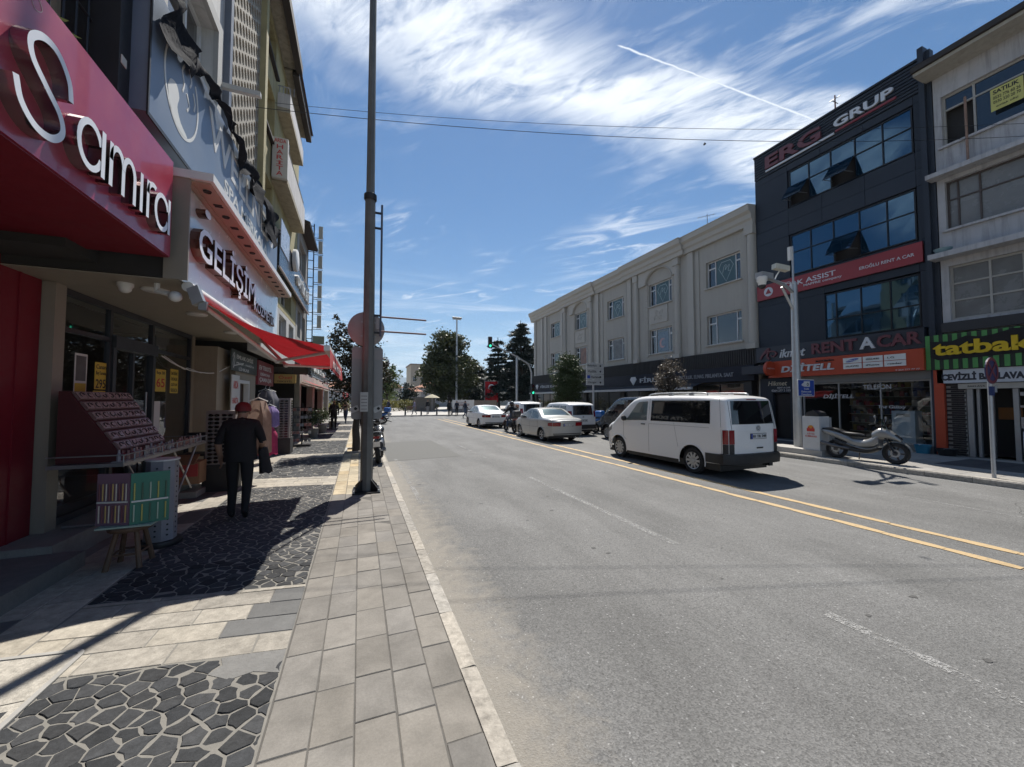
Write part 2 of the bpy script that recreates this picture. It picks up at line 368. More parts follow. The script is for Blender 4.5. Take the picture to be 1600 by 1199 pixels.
YEL = worn('worn_yellow_paint', (.44, .315, .165), (.24, .2, .14), .8)
WHT = worn('worn_white_paint', (.33, .328, .32), (.24, .239, .235), .52)
CONC = pm('plain_concrete', (.36, .345, .32), .85, var=.16, scale=3, bump=.2)
MORTAR = pm('mortar', (.19, .18, .16), .9, var=.2, scale=14, bump=.3)
JOINT = pm('joint_dirt', (.10, .094, .085), .95, var=.3, scale=20)

tag(MB().quad((-9000, -3000, -.03), (9000, -3000, -.03), (9000, 14000, -.03), (-9000, 14000, -.03)).build('ground', pm('pale_ground', (.30, .28, .24), .9, var=.2, scale=.05)), kind='structure')
road = MB().quad((.6, -8, 0), (14.2, -8, 0), (14.2, 42.5, 0), (.6, 42.5, 0))
road.quad((14.2, 38, 0), (90, 38, 0), (90, 42.5, 0), (14.2, 42.5, 0)); road.quad((-70, 37.5, 0), (.6, 37.5, 0), (.6, 42.5, 0), (-70, 42.5, 0))
road = tag(road.build('road', ASPH), kind='structure')
m = MB()                                                     # a resurfaced patch with a straight saw-cut edge
m.poly([(.82, 12.0, .004), (3.1, 12.3, .004), (3.0, 17.5, .004), (.82, 17.2, .004)])
m.build('asphalt_patch', pm('fresh_asphalt', (.105, .104, .098), .85, var=.28, scale=60, bump=.4, bscale=120), road)
# centre double line: preformed tape blocks, bulged where tyres pressed them, butted with small gaps
def tape(L, wd):
    q = [(-wd * .78, 0), (-wd * .95, L * .18), (-wd * 1.1, L * .5), (-wd * .93, L * .82), (-wd * .76, L), (wd * .78, L), (wd * .95, L * .82), (wd * 1.08, L * .5), (wd * .98, L * .18), (wd * .8, 0)]
    return MB().prism(q, 'z', .002, .007).mesh('yellow_marking', YEL)
tm = [tape(.60, .07), tape(.59, .064), tape(.602, .075)]
for k, X in enumerate((6.76, 7.36)):
    y = .1 + .2 * k
    while y < 35.5:
        o = link('yellow_marking', tm[rnd.randrange(3)], road); o.location = (X + rnd.uniform(-.012, .012) - .0006 * max(0, 14 - abs(y - 14)), y, 0); o.rotation_euler[2] = R(rnd.uniform(-1.6, 1.6)); y += .605
for (x0, x1, y0, y1) in ((3.72, 3.83, 1.0, 2.15), (3.72, 3.83, 3.85, 8.4), (3.68, 3.78, 11.5, 15.5), (9.62, 9.7, -1, 9.2), (9.66, 9.74, 12.5, 17), (1.01, 1.1, 6.9, 12.4), (3.7, 3.8, 20, 24)):
    MB().quad((x0, y0, .0042), (x1, y0, .0042), (x1, y1, .0042), (x0, y1, .0042)).build('white_marking', WHT, road)
CRK = pm('crack_tar', (.075, .074, .072), .9, var=.2)
def crack(pts, wd, sd_):
    rg = random.Random(sd_); q = []
    for (a, b) in zip(pts, pts[1:]):
        n = max(2, int(math.dist(a, b) / .16))
        for i in range(n): u = i / n; q.append((a[0] + (b[0] - a[0]) * u + rg.uniform(-.035, .035), a[1] + (b[1] - a[1]) * u + rg.uniform(-.035, .035)))
    m = MB(); V_ = []
    for i, p in enumerate(q): w2 = wd * .62 * rg.uniform(.2, 1.2); d = Vector(q[min(i + 1, len(q) - 1)]) - Vector(q[max(i - 1, 0)]); d.normalize(); V_ += [(p[0] - d.y * w2, p[1] + d.x * w2, .0038), (p[0] + d.y * w2, p[1] - d.x * w2, .0038)]
    m.add(V_, [(2 * i, 2 * i + 1, 2 * i + 3, 2 * i + 2) for i in range(len(q) - 1)]); return m.build('crack', CRK, road)
crack([(1.3, 9.3), (2.4, 9.0), (3.9, 9.2), (5.6, 8.9)], .006, 1); crack([(5.1, 5.2), (5.4, 7.5), (5.2, 10), (5.5, 13)], .005, 4); crack([(3.1, 17.4), (4.8, 17.9), (6.4, 17.6)], .008, 5); crack([(8.6, 1.5), (9.4, 2.6), (10.8, 3.1), (12.4, 3.0)], .006, 6); crack([(2.2, 12.3), (4.5, 12.8), (6.6, 12.6)], .006, 7)
rg_ = random.Random(3); STN = pm('dark_spot', (.07, .069, .067), .8, var=.3, scale=20)
for k in range(16):      # chewing gum, tar and oil spots
    x, y, r = rg_.uniform(1.2, 6.3), rg_.uniform(1.2, 9), rg_.uniform(.012, .04); MB().poly([(x + r * math.cos(a) * rg_.uniform(.7, 1.5), y + r * .7 * math.sin(a) * rg_.uniform(.7, 1.5), .0036) for a in [j * .6 for j in range(10)]]).build('spot', STN, road)
for k in range(10):                                          # crossing at the far junction
    MB().quad((1.5 + k * 1.2, 36.2, .0042), (2.1 + k * 1.2, 36.2, .0042), (2.1 + k * 1.2, 39.2, .0042), (1.5 + k * 1.2, 39.2, .0042)).build('white_marking', WHT, road)

# ---- left pavement
S = .13
pave = tag(MB().box(-9, .62, -6, 37.5, -.1, .1265).build('pavement', MORTAR), kind='structure')
MB().quad((-.437, -5, .1268), (.625, -5, .1268), (.625, 37.4, .1268), (-.437, 37.4, .1268)).build('paver_bed', JOINT, pave)
PAVER = piecemat('grey_paver', (.205, .19, .168), .10, .85, .4, (.19, .18, .166), 3.2, .3)
TRAV = piecemat('travertine', (.37, .335, .275), .15, .65, .6, (.28, .26, .228), 13, .34)
SLATE = piecemat('grey_slab', (.125, .125, .123), .12, .7, .25)
TACT = piecemat('tan_tile', (.40, .31, .19), .16, .8, .3, (.36, .325, .25), 5, .3)
KERB = piecemat('kerb_stone', (.36, .33, .285), .14, .85, .8, (.29, .275, .25), 16, .42)
BASALT = piecemat('basalt_cobble', (.036, .038, .041), .3, .85, .7, (.05, .051, .053), 22, .35)
def slabmesh(name, L, wd, mat, c=.004, th=.03):
    """a slab with chamfered top edges, corner at the origin"""
    r0 = [(0, 0, -th), (wd, 0, -th), (wd, L, -th), (0, L, -th)]; r1 = [(x, y, -c) for x, y, _ in r0]
    r2 = [(c if x == 0 else wd - c, c if y == 0 else L - c, 0) for x, y, _ in r0]
    m = MB().loft([r0, r1, r2], True, False); m.add(r2, [(0, 1, 2, 3)]); return m.mesh(name, mat)
cols = (-.43, -.21, 0., .215, .425, .62)
pm_ = {}
npv = 0
for i in range(5):
    wd = cols[i + 1] - cols[i] - .006
    y = 1.0 + rnd.uniform(0, .3)
    while y < 36.5:
        L = rnd.choice((.40, .40, .40, .36)); far = y > 24
        tan = y > 7.62 and i < 2 and y < 26
        key = (i, round(L, 2), 'T' if tan else 'P')
        if key not in pm_: pm_[key] = slabmesh('paver', L - .006, wd, TACT if tan else PAVER)
        if npv < 300 or True:
            if far: y += L; continue
            o = link('paver', pm_[key], pave); o.location = (cols[i] + .003 + rnd.uniform(-.002, .002), y, S + rnd.uniform(-.002, .003)); o.rotation_euler = (R(rnd.uniform(-.25, .25)), R(rnd.uniform(-.3, .3)), R(rnd.uniform(-.3, .3))); npv += 1
        y += L
y = .4
for k in range(70):
    L = rnd.uniform(.62, .86)
    prof = [(.622, .0), (.735, .0), (.74, .10), (.728, .126), (.715, S + .004), (.622, S + .004)]
    yy0 = y + .004; yy1 = y + L - .004
    mm = MB().prism([(a + (rnd.uniform(-.004, .004) if 0 < j < 5 else 0), b + (rnd.uniform(-.004, .004) if j > 1 else 0)) for j, (a, b) in enumerate(prof)], 'y', yy0, yy1)
    mm.build('kerb_stone', KERB, pave); y += L
    if y > 36.5: break
SK = -.155
def skew(x, y): return y + (x + .43) * SK
def voronoi_cells(x0, x1, y0, y1, sx, sy, seed):
    rg = random.Random(seed); nx = int((x1 - x0) / sx + .5); ny = int((y1 - y0) / sy + .5); pts = {}
    for i in range(-2, nx + 2):
        for j in range(-2, ny + 2): pts[i, j] = (x0 + (i + .5 + (.25 if j % 2 else -.25) + rg.uniform(-.33, .33)) * sx, y0 + (j + .5 + rg.uniform(-.36, .36)) * sy)
    out = []
    for i in range(-1, nx + 1):
        for j in range(-1, ny + 1):
            px, py = pts[i, j]; poly = [(x0, y0), (x1, y0), (x1, y1), (x0, y1)]
            for di in (-2, -1, 0, 1, 2):
                for dj in (-2, -1, 0, 1, 2):
                    if (di or dj) and (i + di, j + dj) in pts:
                        qx, qy = pts[i + di, j + dj]; mx_, my_ = (px + qx) / 2, (py + qy) / 2; nx_, ny_ = qx - px, qy - py; np_ = []
                        for a in range(len(poly)):
                            A, Bq = poly[a], poly[(a + 1) % len(poly)]
                            da = (A[0] - mx_) * nx_ + (A[1] - my_) * ny_; db = (Bq[0] - mx_) * nx_ + (Bq[1] - my_) * ny_
                            if da <= 0: np_.append(A)
                            if da * db < 0: t = da / (da - db); np_.append((A[0] + (Bq[0] - A[0]) * t, A[1] + (Bq[1] - A[1]) * t))
                        poly = np_
                        if len(poly) < 3: break
                if len(poly) < 3: break
            if len(poly) >= 3:
                ar = sum(poly[a][0] * poly[(a + 1) % len(poly)][1] - poly[(a + 1) % len(poly)][0] * poly[a][1] for a in range(len(poly))) / 2
                if abs(ar) > sx * sy * .14: out.append(poly)
    return out
def cobble(m, poly, gap):
    # merge very short edges, pull the outline in by the joint width, roughen it
    q = []
    for p in poly:
        if not q or math.dist(p, q[-1]) > .018: q.append(p)
    if len(q) > 3 and math.dist(q[0], q[-1]) < .018: q.pop()
    if len(q) < 3: return False
    q2 = []
    for a in range(len(q)):          # broken, slightly crooked edges
        A, B_ = q[a], q[(a + 1) % len(q)]; q2.append(A)
        if math.dist(A, B_) > .05: u = rnd.uniform(.35, .65); q2.append((A[0] + (B_[0] - A[0]) * u + rnd.uniform(-.006, .006), A[1] + (B_[1] - A[1]) * u + rnd.uniform(-.006, .006)))
    q = q2
    cx = sum(p[0] for p in q) / len(q); cy = sum(p[1] for p in q) / len(q); r1 = []; r2 = []
    tx, ty = rnd.uniform(-.035, .035), rnd.uniform(-.035, .035); h = S + rnd.uniform(-.003, .003)
    for p in q:
        d = math.dist(p, (cx, cy)) or 1; g = min(gap * rnd.uniform(.5, 2.3), d * .4); f = (d - g) / d
        x, y = cx + (p[0] - cx) * f, cy + (p[1] - cy) * f; r1.append((x, skew(x, y), h - .004))
        f2 = (d - g - min(.004, d * .15)) / d; x2, y2 = cx + (p[0] - cx) * f2, cy + (p[1] - cy) * f2; r2.append((x2, skew(x2, y2), h + (x2 - cx) * tx + (y2 - cy) * ty))
    r0 = [(a, b, .1) for a, b, c in r1]; m.loft([r0, r1, r2], True, False); m.add(r2, [tuple(range(len(r2)))]); return True
rest = MB(); ncob = 0
bands = [('c', 1.0, 3.1), ('t', 3.1, 4.1), ('c', 4.1, 8.62), ('t', 8.62, 9.55), ('c', 9.55, 12.7), ('t', 12.7, 13.5), ('c', 13.5, 17.6), ('t', 17.6, 18.6), ('c', 18.6, 22), ('t', 22, 23.2), ('c', 23.2, 27), ('t', 27, 28.4), ('c', 28.4, 33), ('t', 33, 36)]
for bi, (kd, y0, y1) in enumerate(bands):
    if kd == 'c':
        sx = .13 if y0 < 9 else .2
        for poly in sorted(voronoi_cells(-2.1, -.445, y0 + .01, y1 - .01, sx, .098 if y0 < 9 else .16, 11 + bi), key=lambda p: p[0][1]):
            if bi == 0 and poly[0][0] < -1.72 and poly[0][1] > 2.5: continue     # the inspection cover is here
            if bi == 0 and poly[0][0] > -.82 and poly[0][1] > 2.93: continue      # patched with cement
            if ncob < 300 and y0 < 9 and (poly[0][1] > 1.5):
                mm = MB()
                if cobble(mm, poly, .0042): mm.build('cobblestone', BASALT, pave, fix=False); ncob += 1
            else: cobble(rest, poly, .006)
    else:
        y = y0 + .006; row = 0
        while y < y1 - .05:
            wd = min(.235, y1 - y); x = -2.1 + (0 if row % 2 else -.0)
            first = True
            while x < -.46:
                L = min(rnd.uniform(.36, .62) * (.6 if first and row % 2 else 1), -.437 - x); first = False
                if -.437 - (x + L) < .12: L = -.437 - x
                q = [(x + .004, y), (x + L - .004, y), (x + L - .004, y + wd - .008), (x + .004, y + wd - .008)]; h = S + rnd.uniform(-.002, .003)
                mat = SLATE if (bi == 1 and x + L > -.47 and rnd.random() < .5) or rnd.random() < .03 else TRAV
                if y0 < 24:
                    mm = MB(); r1 = [(a, skew(a, b), h - .004) for a, b in q]; cxq = sum(a for a, b, c in r1) / 4; cyq = sum(b for a, b, c in r1) / 4
                    r2 = [(a + (.004 if a < cxq else -.004), b + (.004 if b < cyq else -.004), h) for a, b, c in r1]
                    mm.loft([[(a, b, .1) for a, b, c in r1], r1, r2], True, False); mm.add(r2, [(0, 1, 2, 3)]); mm.build('travertine_slab', mat, pave, fix=False)
                else:
                    for a in range(1): rest.mi = 1; rest.add([(a_, skew(a_, b_), S) for a_, b_ in q], [(0, 1, 2, 3)]); rest.mi = 0
                x += L
            y += wd; row += 1
ro = rest.build('distant_cobbles', [BASALT, TRAV], pave, fix=False); tag(ro, kind='stuff')
cp = MB().poly([(-.445, 2.86, S - .001), (-.445, 3.1, S - .001), (-.66, 3.14, S - .001), (-.83, 3.155, S - .001), (-.80, 3.07, S - .001), (-.86, 3.0, S - .001), (-.72, 2.9, S - .001), (-.6, 2.93, S - .001)])
cp.build('cement_patch', pm('grey_cement', (.17, .167, .16), .9, var=.25, scale=9, bump=.5, bscale=40), pave)
# the margin along the shop fronts
for i, x in enumerate((-2.74, -2.425)):
    y = .8 + .2 * i
    while y < 22:
        L = rnd.uniform(.45, .8); o = link('margin_slab', slabmesh('margin_slab', L - .006, .31, TRAV if rnd.random() < .8 else SLATE), pave); o.location = (x, y + .05, S + rnd.uniform(-.002, .002)); y += L
# inspection cover set in the cobbles
ic = thing('inspection_cover', 'square pale cast cover with rounded frame set among the near cobbles', 'manhole cover', (-1.95, 2.9, S))
m = MB()
q = []
for cx, cy, a0 in ((-1.78, 3.33, 0), (-2.2, 3.33, 90), (-2.2, 2.55, 180), (-1.78, 2.55, 270)): q += arc(cx, cy, .06, .06, a0, a0 + 90, 5)
q = [(x, skew(x, y) - .0) for x, y in q]
cov = piecemat('cover_stone', (.38, .355, .31), .03, .7, .9, None, 34, .35)
m.prism(q, 'z', .1, S + .003); m.build('plate', cov, ic)
m = MB(); stroke_ribbon(m, q, (Vector((1, 0, 0)), Vector((0, 1, 0)), Vector((0, 0, 1))), (0, 0, 0), .03, .008, S + .002, closed=True); m.build('frame', pm('cover_frame', (.33, .32, .3), .6), ic)
for k in range(3):
    m = MB(); yk = 2.68 + .22 * k; m.box(-2.22, -1.75, yk, yk + .006, S + .003, S + .005); m.build('groove', JOINT, ic)

# ---- right pavement
rp = tag(MB().box(12.78, 17.4, -8, 38, -.1, .116).build('right_pavement', MORTAR), kind='structure')
RSLAB = piecemat('right_slab', (.33, .31, .28), .12, .8, .25, (.27, .26, .25)); RDARK = piecemat('right_dark_slab', (.075, .075, .08), .2, .7, .3)
sm = slabmesh('paving_slab', .494, .514, RSLAB); sm2 = slabmesh('paving_slab', .494, .514, RDARK)
for i in range(8):
    for j in range(37):
        y = 1.5 + j * .5; dark = i >= 3 and i < 7 and (2 <= j < 8 or 14 <= j < 20 or 26 <= j < 32)
        o = link('paving_slab', sm2 if dark else sm, rp); o.location = (12.79 + i * .52, y, S + rnd.uniform(-.002, .002))
y = -.5
while y < 36:
    L = rnd.uniform(.7, .9); MB().prism([(12.625, 0), (12.62, .105), (12.64, S + .006), (12.78, S + .006), (12.78, 0)], 'y', y + .004, y + L - .004).build('kerb_stone', KERB, rp); y += L
# ---- the square beyond the junction
sq = MB().box(-80, 90, 42.5, 180, -.1, .12); tag(sq.build('square', pm('square_paving', (.40, .38, .35), .85, var=.15, scale=.8)), kind='structure')

# ================================================================ LEFT SIDE OF THE STREET
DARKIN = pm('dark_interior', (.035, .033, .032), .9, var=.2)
ALU = pm('dark_aluminium', (.045, .05, .06), .4, .3, var=.08)
WFRAME = pm('white_window_frame', (.62, .63, .63), .45, var=.06)
WING = pm('window_glass', (.012, .016, .02), .04, var=0, spec=.9, ior=1.75)
WINB = pm('window_glass_blue', (.006, .022, .04), .03, var=0, spec=.8, ior=1.9); WINB.node_tree.nodes['Principled BSDF'].inputs['Specular Tint'].default_value = (.34, .6, .88, 1)
SGL = glass('shop_glass', (.72, .76, .76), .06, .02, .55)
CHROME = pm('mirror_chrome', (.30, .26, .26), .12, .95, var=.05)
LFACE = pm('letter_face', (.72, .74, .78), .35, var=.04)
COPPER = pm('copper_return', (.20, .10, .075), .2, .85, var=.1)
BEIGE = pm('beige_panel', (.28, .25, .205), .55, var=.06, scale=2)  # column beige darkened in the colour to deepen the canopy shade
CREAM = pm('cream_render', (.33, .285, .22), .8, var=.1, scale=3, bump=.1, stain=.15)  # cream lowered in colour so the walls below the canopy look more shaded
WHITEW = pm('white_render', (.50, .50, .49), .85, var=.12, scale=3, bump=.12, stain=.3)
YELW = pm('yellow_render', (.37, .325, .175), .9, var=.16, scale=2.5, bump=.2, stain=.38)
SOOT = pm('sooty_wood', (.035, .03, .028), .8, var=.25, scale=8)
STEEL = pm('galvanised_steel', (.34, .35, .36), .45, .7, var=.12)
BLACKM = pm('black_metal', (.02, .02, .022), .45, .2, var=.1)
BLACKP = pm('black_plastic', (.018, .018, .02), .5, var=.1)
WHITEP = pm('white_plastic', (.66, .66, .64), .45, var=.05)
def wall(F, o, W, H, holes, th, mat, parent, name='wall'):
    """a wall slab with real openings; o = lower left corner of its outer face"""
    xs = sorted({0, W, *[h[0] for h in holes], *[h[1] for h in holes]}); ys = sorted({0, H, *[h[2] for h in holes], *[h[3] for h in holes]})
    m = MB()
    for i in range(len(xs) - 1):
        j = 0
        while j < len(ys) - 1:
            cx = (xs[i] + xs[i + 1]) / 2
            def solid(jj): cy = (ys[jj] + ys[jj + 1]) / 2; return not any(h[0] < cx < h[1] and h[2] < cy < h[3] for h in holes)
            if not solid(j): j += 1; continue
            k = j
            while k + 1 < len(ys) - 1 and solid(k + 1): k += 1
            c = fr(F, o, cx, (ys[j] + ys[k + 1]) / 2, -th / 2); m.obox(c, F[0] * (xs[i + 1] - xs[i]) / 2, F[1] * (ys[k + 1] - ys[j]) / 2, F[2] * th / 2); j = k + 1
    return m.build(name, mat, parent)
def bar(m, F, o, a0, a1, b0, b1, c0, c1):
    m.obox(fr(F, o, (a0 + a1) / 2, (b0 + b1) / 2, (c0 + c1) / 2), F[0] * (a1 - a0) / 2, F[1] * (b1 - b0) / 2, F[2] * (c1 - c0) / 2); return m
def window(parent, F, o, W, H, vs, hs, fm, gm, fw=.06, rec=.12, sill=None, name='window', open_panes=()):
    """frame with mullions at fractions vs (upright) and hs (level); every pane is a sub-part. o = lower left of the opening, on the outer face"""
    m = MB(); d0, d1 = -rec - .06, -rec
    vs = [0, *vs, 1]; hs = [0, *hs, 1]
    bar(m, F, o, 0, fw, 0, H, d0, d1); bar(m, F, o, W - fw, W, 0, H, d0, d1); bar(m, F, o, fw, W - fw, 0, fw, d0, d1); bar(m, F, o, fw, W - fw, H - fw, H, d0, d1)
    for v in vs[1:-1]: bar(m, F, o, W * v - fw * .4, W * v + fw * .4, fw, H - fw, d0, d1 - .002)
    for h in hs[1:-1]:
        for i in range(len(vs) - 1): bar(m, F, o, W * vs[i] + fw * .4, W * vs[i + 1] - fw * .4, H * h - fw * .4, H * h + fw * .4, d0, d1 - .004)
    wn = m.build(name, fm, parent)
    for i in range(len(vs) - 1):
        for j in range(len(hs) - 1):
            if (i, j) in open_panes: continue
            p = MB(); tw = rnd.uniform(-.004, .004); a0, a1, b0, b1 = W * vs[i], W * vs[i + 1], H * hs[j], H * hs[j + 1]
            q = [fr(F, o, a, b, d0 + .025 + c) for a, b, c in ((a0, b0, tw), (a1, b0, -tw), (a1, b1, tw * .5), (a0, b1, -tw))]
            p.add(q, [(0, 1, 2, 3)]); p.build('pane', gm, wn)
    if sill:
        m = MB(); bar(m, F, o, -.08, W + .08, -.07, -.003, -rec, .09); m.build('sill', sill, wn)
    return wn

# ---- the red cosmetics shop nearest the camera
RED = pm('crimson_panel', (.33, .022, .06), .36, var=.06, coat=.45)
REDD = pm('crimson_soffit', (.17, .005, .016), .6, var=.08)  # crimson darkened here: shade of soffit and pillar is put into the colour
t = thing('red_shop_front', 'crimson shop front with raised white and chrome lettering, nearest on the left', 'shop', (-3.4, 3.5, .13))
MB().box(-2.35, -1.95, -1.5, 5.22, 3.4, 4.46).build('fascia', RED, t)
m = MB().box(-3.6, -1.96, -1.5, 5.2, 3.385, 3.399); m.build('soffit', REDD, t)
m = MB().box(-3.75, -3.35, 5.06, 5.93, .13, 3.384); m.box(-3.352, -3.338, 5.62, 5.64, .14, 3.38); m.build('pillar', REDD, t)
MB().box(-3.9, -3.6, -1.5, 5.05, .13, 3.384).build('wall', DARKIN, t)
MB().box(-3.62, -2.62, -1.5, 5.4, .02, .285).build('step', piecemat('step_stone', (.17, .165, .155), .05, .7, .3), t)
def smooth(pts, n=6):
    P = [Vector(p) for p in pts]; P = [P[0] * 2 - P[1]] + P + [P[-1] * 2 - P[-2]]; out = []
    for i in range(1, len(P) - 2):
        for k in range(n):
            u = k / n; a, b, c, d = P[i - 1:i + 3]
            out.append(tuple(.5 * ((2 * b) + (c - a) * u + (2 * a - 5 * b + 4 * c - d) * u * u + (3 * b - a - 3 * c + d) * u ** 3)))
    return out + [tuple(P[-2])]
so = (-1.95, 3.04, 3.56); sw = .047
def sletter(strokes):
    m = MB()
    for s_ in strokes: stroke_ribbon(m, [(a_ * .955, b_ * .98) for a_, b_ in s_], LF, so, sw, .08, .001 * len(m.f) % .003)
    return m.build('letter', [CHROME, LFACE], t, fix=True)
sletter([smooth([(.47, .33), (.44, .46), (.33, .565), (.20, .565), (.10, .48), (.12, .37), (.24, .27), (.37, .17), (.40, .06), (.31, -.03), (.17, -.04), (.05, .04), (.0, .17)])])
def bowl(cx): return arc(cx, .165, .135, .17, 20, 340, 22)
sletter([bowl(.70), [(.85, .36), (.85, -.01)]])
sletter([[(.96, .35), (.96, -.01)], arc(1.05, .21, .09, .13, 180, 0, 10) + [(1.14, -.01)], arc(1.23, .21, .09, .13, 180, 0, 10) + [(1.32, -.01)]])
sletter([[(1.44, .35), (1.44, -.01)]])
sletter([[(1.56, .35), (1.56, -.01)], arc(1.66, .23, .10, .12, 180, 60, 8)])
sletter([bowl(1.85), [(2.0, .36), (2.0, -.01)]])
m = MB(); stroke_ribbon(m, smooth([(.02, .70), (.05, .76), (.02, .81), (.09, .79), (.14, .72), (.08, .68), (.05, .75), (.1, .8)], 3), LF, (-1.95, 3.2, 3.64), .006, .002); m.build('scuff_mark', pm('scuff', (.45, .3, .32), .8), t)

# ---- the cosmetics shop next door: canopy, fascia, awning, glazed front
t = thing('cosmetics_shop_front', 'beige canopied shop front with white fascia reading GELİŞİM', 'shop', (-3.3, 8, .13))
GY0, GY1 = 5.36, 10.75
MB().box(-3.8, -1.92, GY0 + .03, GY1, 3.215, 4.36).build('canopy_core', DARKIN, t)
FASC = pm('white_gloss_fascia', (.66, .66, .66), .22, var=.03, coat=.3)
MB().box(-1.918, -1.90, GY0 + .03, GY1, 3.2, 4.34).build('fascia', FASC, t)
BRN = pm('brown_beige_panel', (.27, .235, .19), .5, var=.05)
m = MB().box(-2.06, -1.84, GY0, GY0 + .028, 3.2, 4.42); m.build('end_panel', BRN, t)
m = MB().box(-1.84, -1.66, GY0 + .03, GY1 + .05, 4.36, 4.375); m.box(-1.9, -1.84, GY0 + .03, GY1 + .05, 4.345, 4.375); lip = m.build('cornice', pm('copper_soffit', (.42, .30, .235), .45, .15, var=.06), t)
MB().box(-2.1, -1.62, GY0 - .02, GY1 + .06, 4.376, 4.47).build('cornice_edge', WHITEP, t)
for k in range(16):
    y = GY0 + .22 + k * .35
    m = MB().lathe([(0, 4.352), (.035, 4.352), (.04, 4.344), (.045, 4.36), (0, 4.36)], (-1.75, y, 0), n=12) if k % 2 == 0 else MB().box(-1.79, -1.70, y - .012, y + .012, 4.35, 4.36).box(-1.79, -1.70, y + .04, y + .06, 4.35, 4.36)
    m.build('downlight', BLACKP, lip)
def gletters(s, y0, z0, Wd, H, mat0, mat1, dep, par):
    vs0, _ = glyphs(s, .5); a0 = min(v[0] for v in vs0); a1 = max(v[0] for v in vs0); kx = Wd / (a1 - a0); ky = H / .73
    for i, ch in enumerate(s):
        if ch == ' ': continue
        pv, _ = glyphs(s[:i + 1], .5); cv, cf = glyphs(ch, .5); dx = max(v[0] for v in pv) - max(v[0] for v in cv)
        m = MB(); m.add([fr(LF, (-1.9, y0, z0), (v[0] + dx - a0) * kx, v[1] * ky, .002 + dep * (v[2] + .5)) for v in cv], cf)
        m.m = [1 if all(abs(cv[q][2] - .5) < 1e-4 for q in f) else 0 for f in cf]; m.build('letter', [mat0, mat1], par, fix=False)
gletters('GELİŞİM', 5.54, 3.56, 2.65, .40, COPPER, LFACE, .10, t)
gletters('KOZMETİK', 8.35, 3.52, 1.85, .20, COPPER, LFACE, .05, t)
m = MB(); m.prism([(y + .0, z) for y, z in arc(5.80, 4.16, .10, .05, 0, 360, 14)[:-1]], 'x', -1.9, -1.8); m.m = [0, 1] + [0] * 14; m.build('leaf_emblem', [COPPER, LFACE], t)
SOF = pm('beige_soffit', (.31, .275, .22), .5, var=.05)  # soffit beige carries extra shade in its base colour
m = MB()
for k in range(9): m.box(-3.75, -1.93, GY0 + .03 + k * .6, GY0 + .626 + k * .6 if k < 8 else GY1, 3.194, 3.206)
m.build('soffit', SOF, t)
for (x, y) in ((-2.35, 5.95), (-2.4, 7.4), (-2.4, 9.2)):
    MB().lathe([(0, 3.165), (.12, 3.168), (.135, 3.18), (.135, 3.194)], (x, y, 0), n=24).build('ceiling_light', WHITEP, t, 40)
m = MB().lathe([(0, 3.08), (.03, 3.085), (.055, 3.11), (.06, 3.14), (.075, 3.16), (.075, 3.194)], (-2.55, 5.75, 0), n=18); m.build('dome_camera', WHITEP, t, 40)
MB().box(-3.42, -3.24, 5.945, 6.12, .13, 3.19).build('column', BEIGE, t)
MB().box(-3.9, -3.3, 9.98, 10.13, .13, 3.19).build('return_wall', CREAM, t)
MB().box(-3.9, -2.9, 10.135, 11.0, .13, 3.0).build('pier', CREAM, t)
# glazed front
FX = -3.3
m = MB(); m.box(-3.9, FX + .42, 5.4, 9.97, .13, .36); m.build('plinth', piecemat('plinth_marble', (.25, .24, .22), .03, .45, .1), t)  # marble colour lowered to add to the shade on the plinth
m = MB(); m.box(-2.875, -2.62, 8.3, 9.6, .135, .24); m.build('entrance_step', piecemat('step_marble', (.3, .285, .26), .03, .5, .1), t)
gf = (FX, 6.125, .365)
W_, H_ = 3.85, 2.825
gw = window(t, LF, gf, W_, H_, (.27, .58), (.825,), ALU, SGL, .075, 0., name='shop_window')
m = MB(); bar(m, LF, gf, 1.06, 1.14, .0, 2.28, -.07, .02); bar(m, LF, gf, 2.2, 2.28, 0, 2.28, -.07, .02); bar(m, LF, gf, 1.05, 2.28, 2.22, 2.4, -.06, .05); bar(m, LF, gf, 1.62, 1.67, .08, 2.2, -.05, .0); m.build('door_frame', ALU, t)
m = MB(); m.cyl(fr(LF, gf, 1.9, .5, .06), fr(LF, gf, 1.9, 1.6, .06), .014, n=8); m.build('door_handle', STEEL, t)
POST = pm('yellow_poster', (.62, .46, .06), .7, var=.08); INK = pm('black_ink', (.02, .02, .02), .7, var=0); REDINK = pm('red_ink', (.5, .04, .03), .7, var=0)
def poster(a, b, wd, ht, lines, mat=POST, par=None):
    o = MB(); bar(o, LF, gf, a, a + wd, b, b + ht, -.032, -.030); o = o.build('poster', mat, par or t)
    n = len(lines)
    for i, (tx, hh, im) in enumerate(lines):
        text(o, tx, LF, fr(LF, gf, a + wd * .1, b + ht - sum(l[1] for l in lines[:i + 1]) * ht - ht * .04 * (i + 1), -.030), wd * .8, ht * hh * .8, im, .0015)
    return o
poster(1.18 - .42, 1.62, .27, .37, [('Canan', .2, INK), ('Boy Koruma', .22, INK), ('295', .42, INK)])
poster(1.16 - .42, 1.24, .28, .36, [('SAÇ', .34, INK), ('BOYASI', .26, REDINK), ('KOZMETİK', .16, INK)])
poster(1.14 - .42, .78, .28, .42, [('Saç Bakım', .2, INK), ('Seti Çeşit', .2, INK), ('Her Ürün', .2, INK)])
poster(2.42, 1.62, .38, .40, [('Boya 200', .22, INK), ('65', .5, REDINK)]); poster(2.98, 1.6, .34, .46, [('İNDİRİMLİ', .2, INK), ('ÜRÜNLER', .2, INK), ('ÇEŞİTLERİ', .2, INK), ('BURADA', .2, INK)])
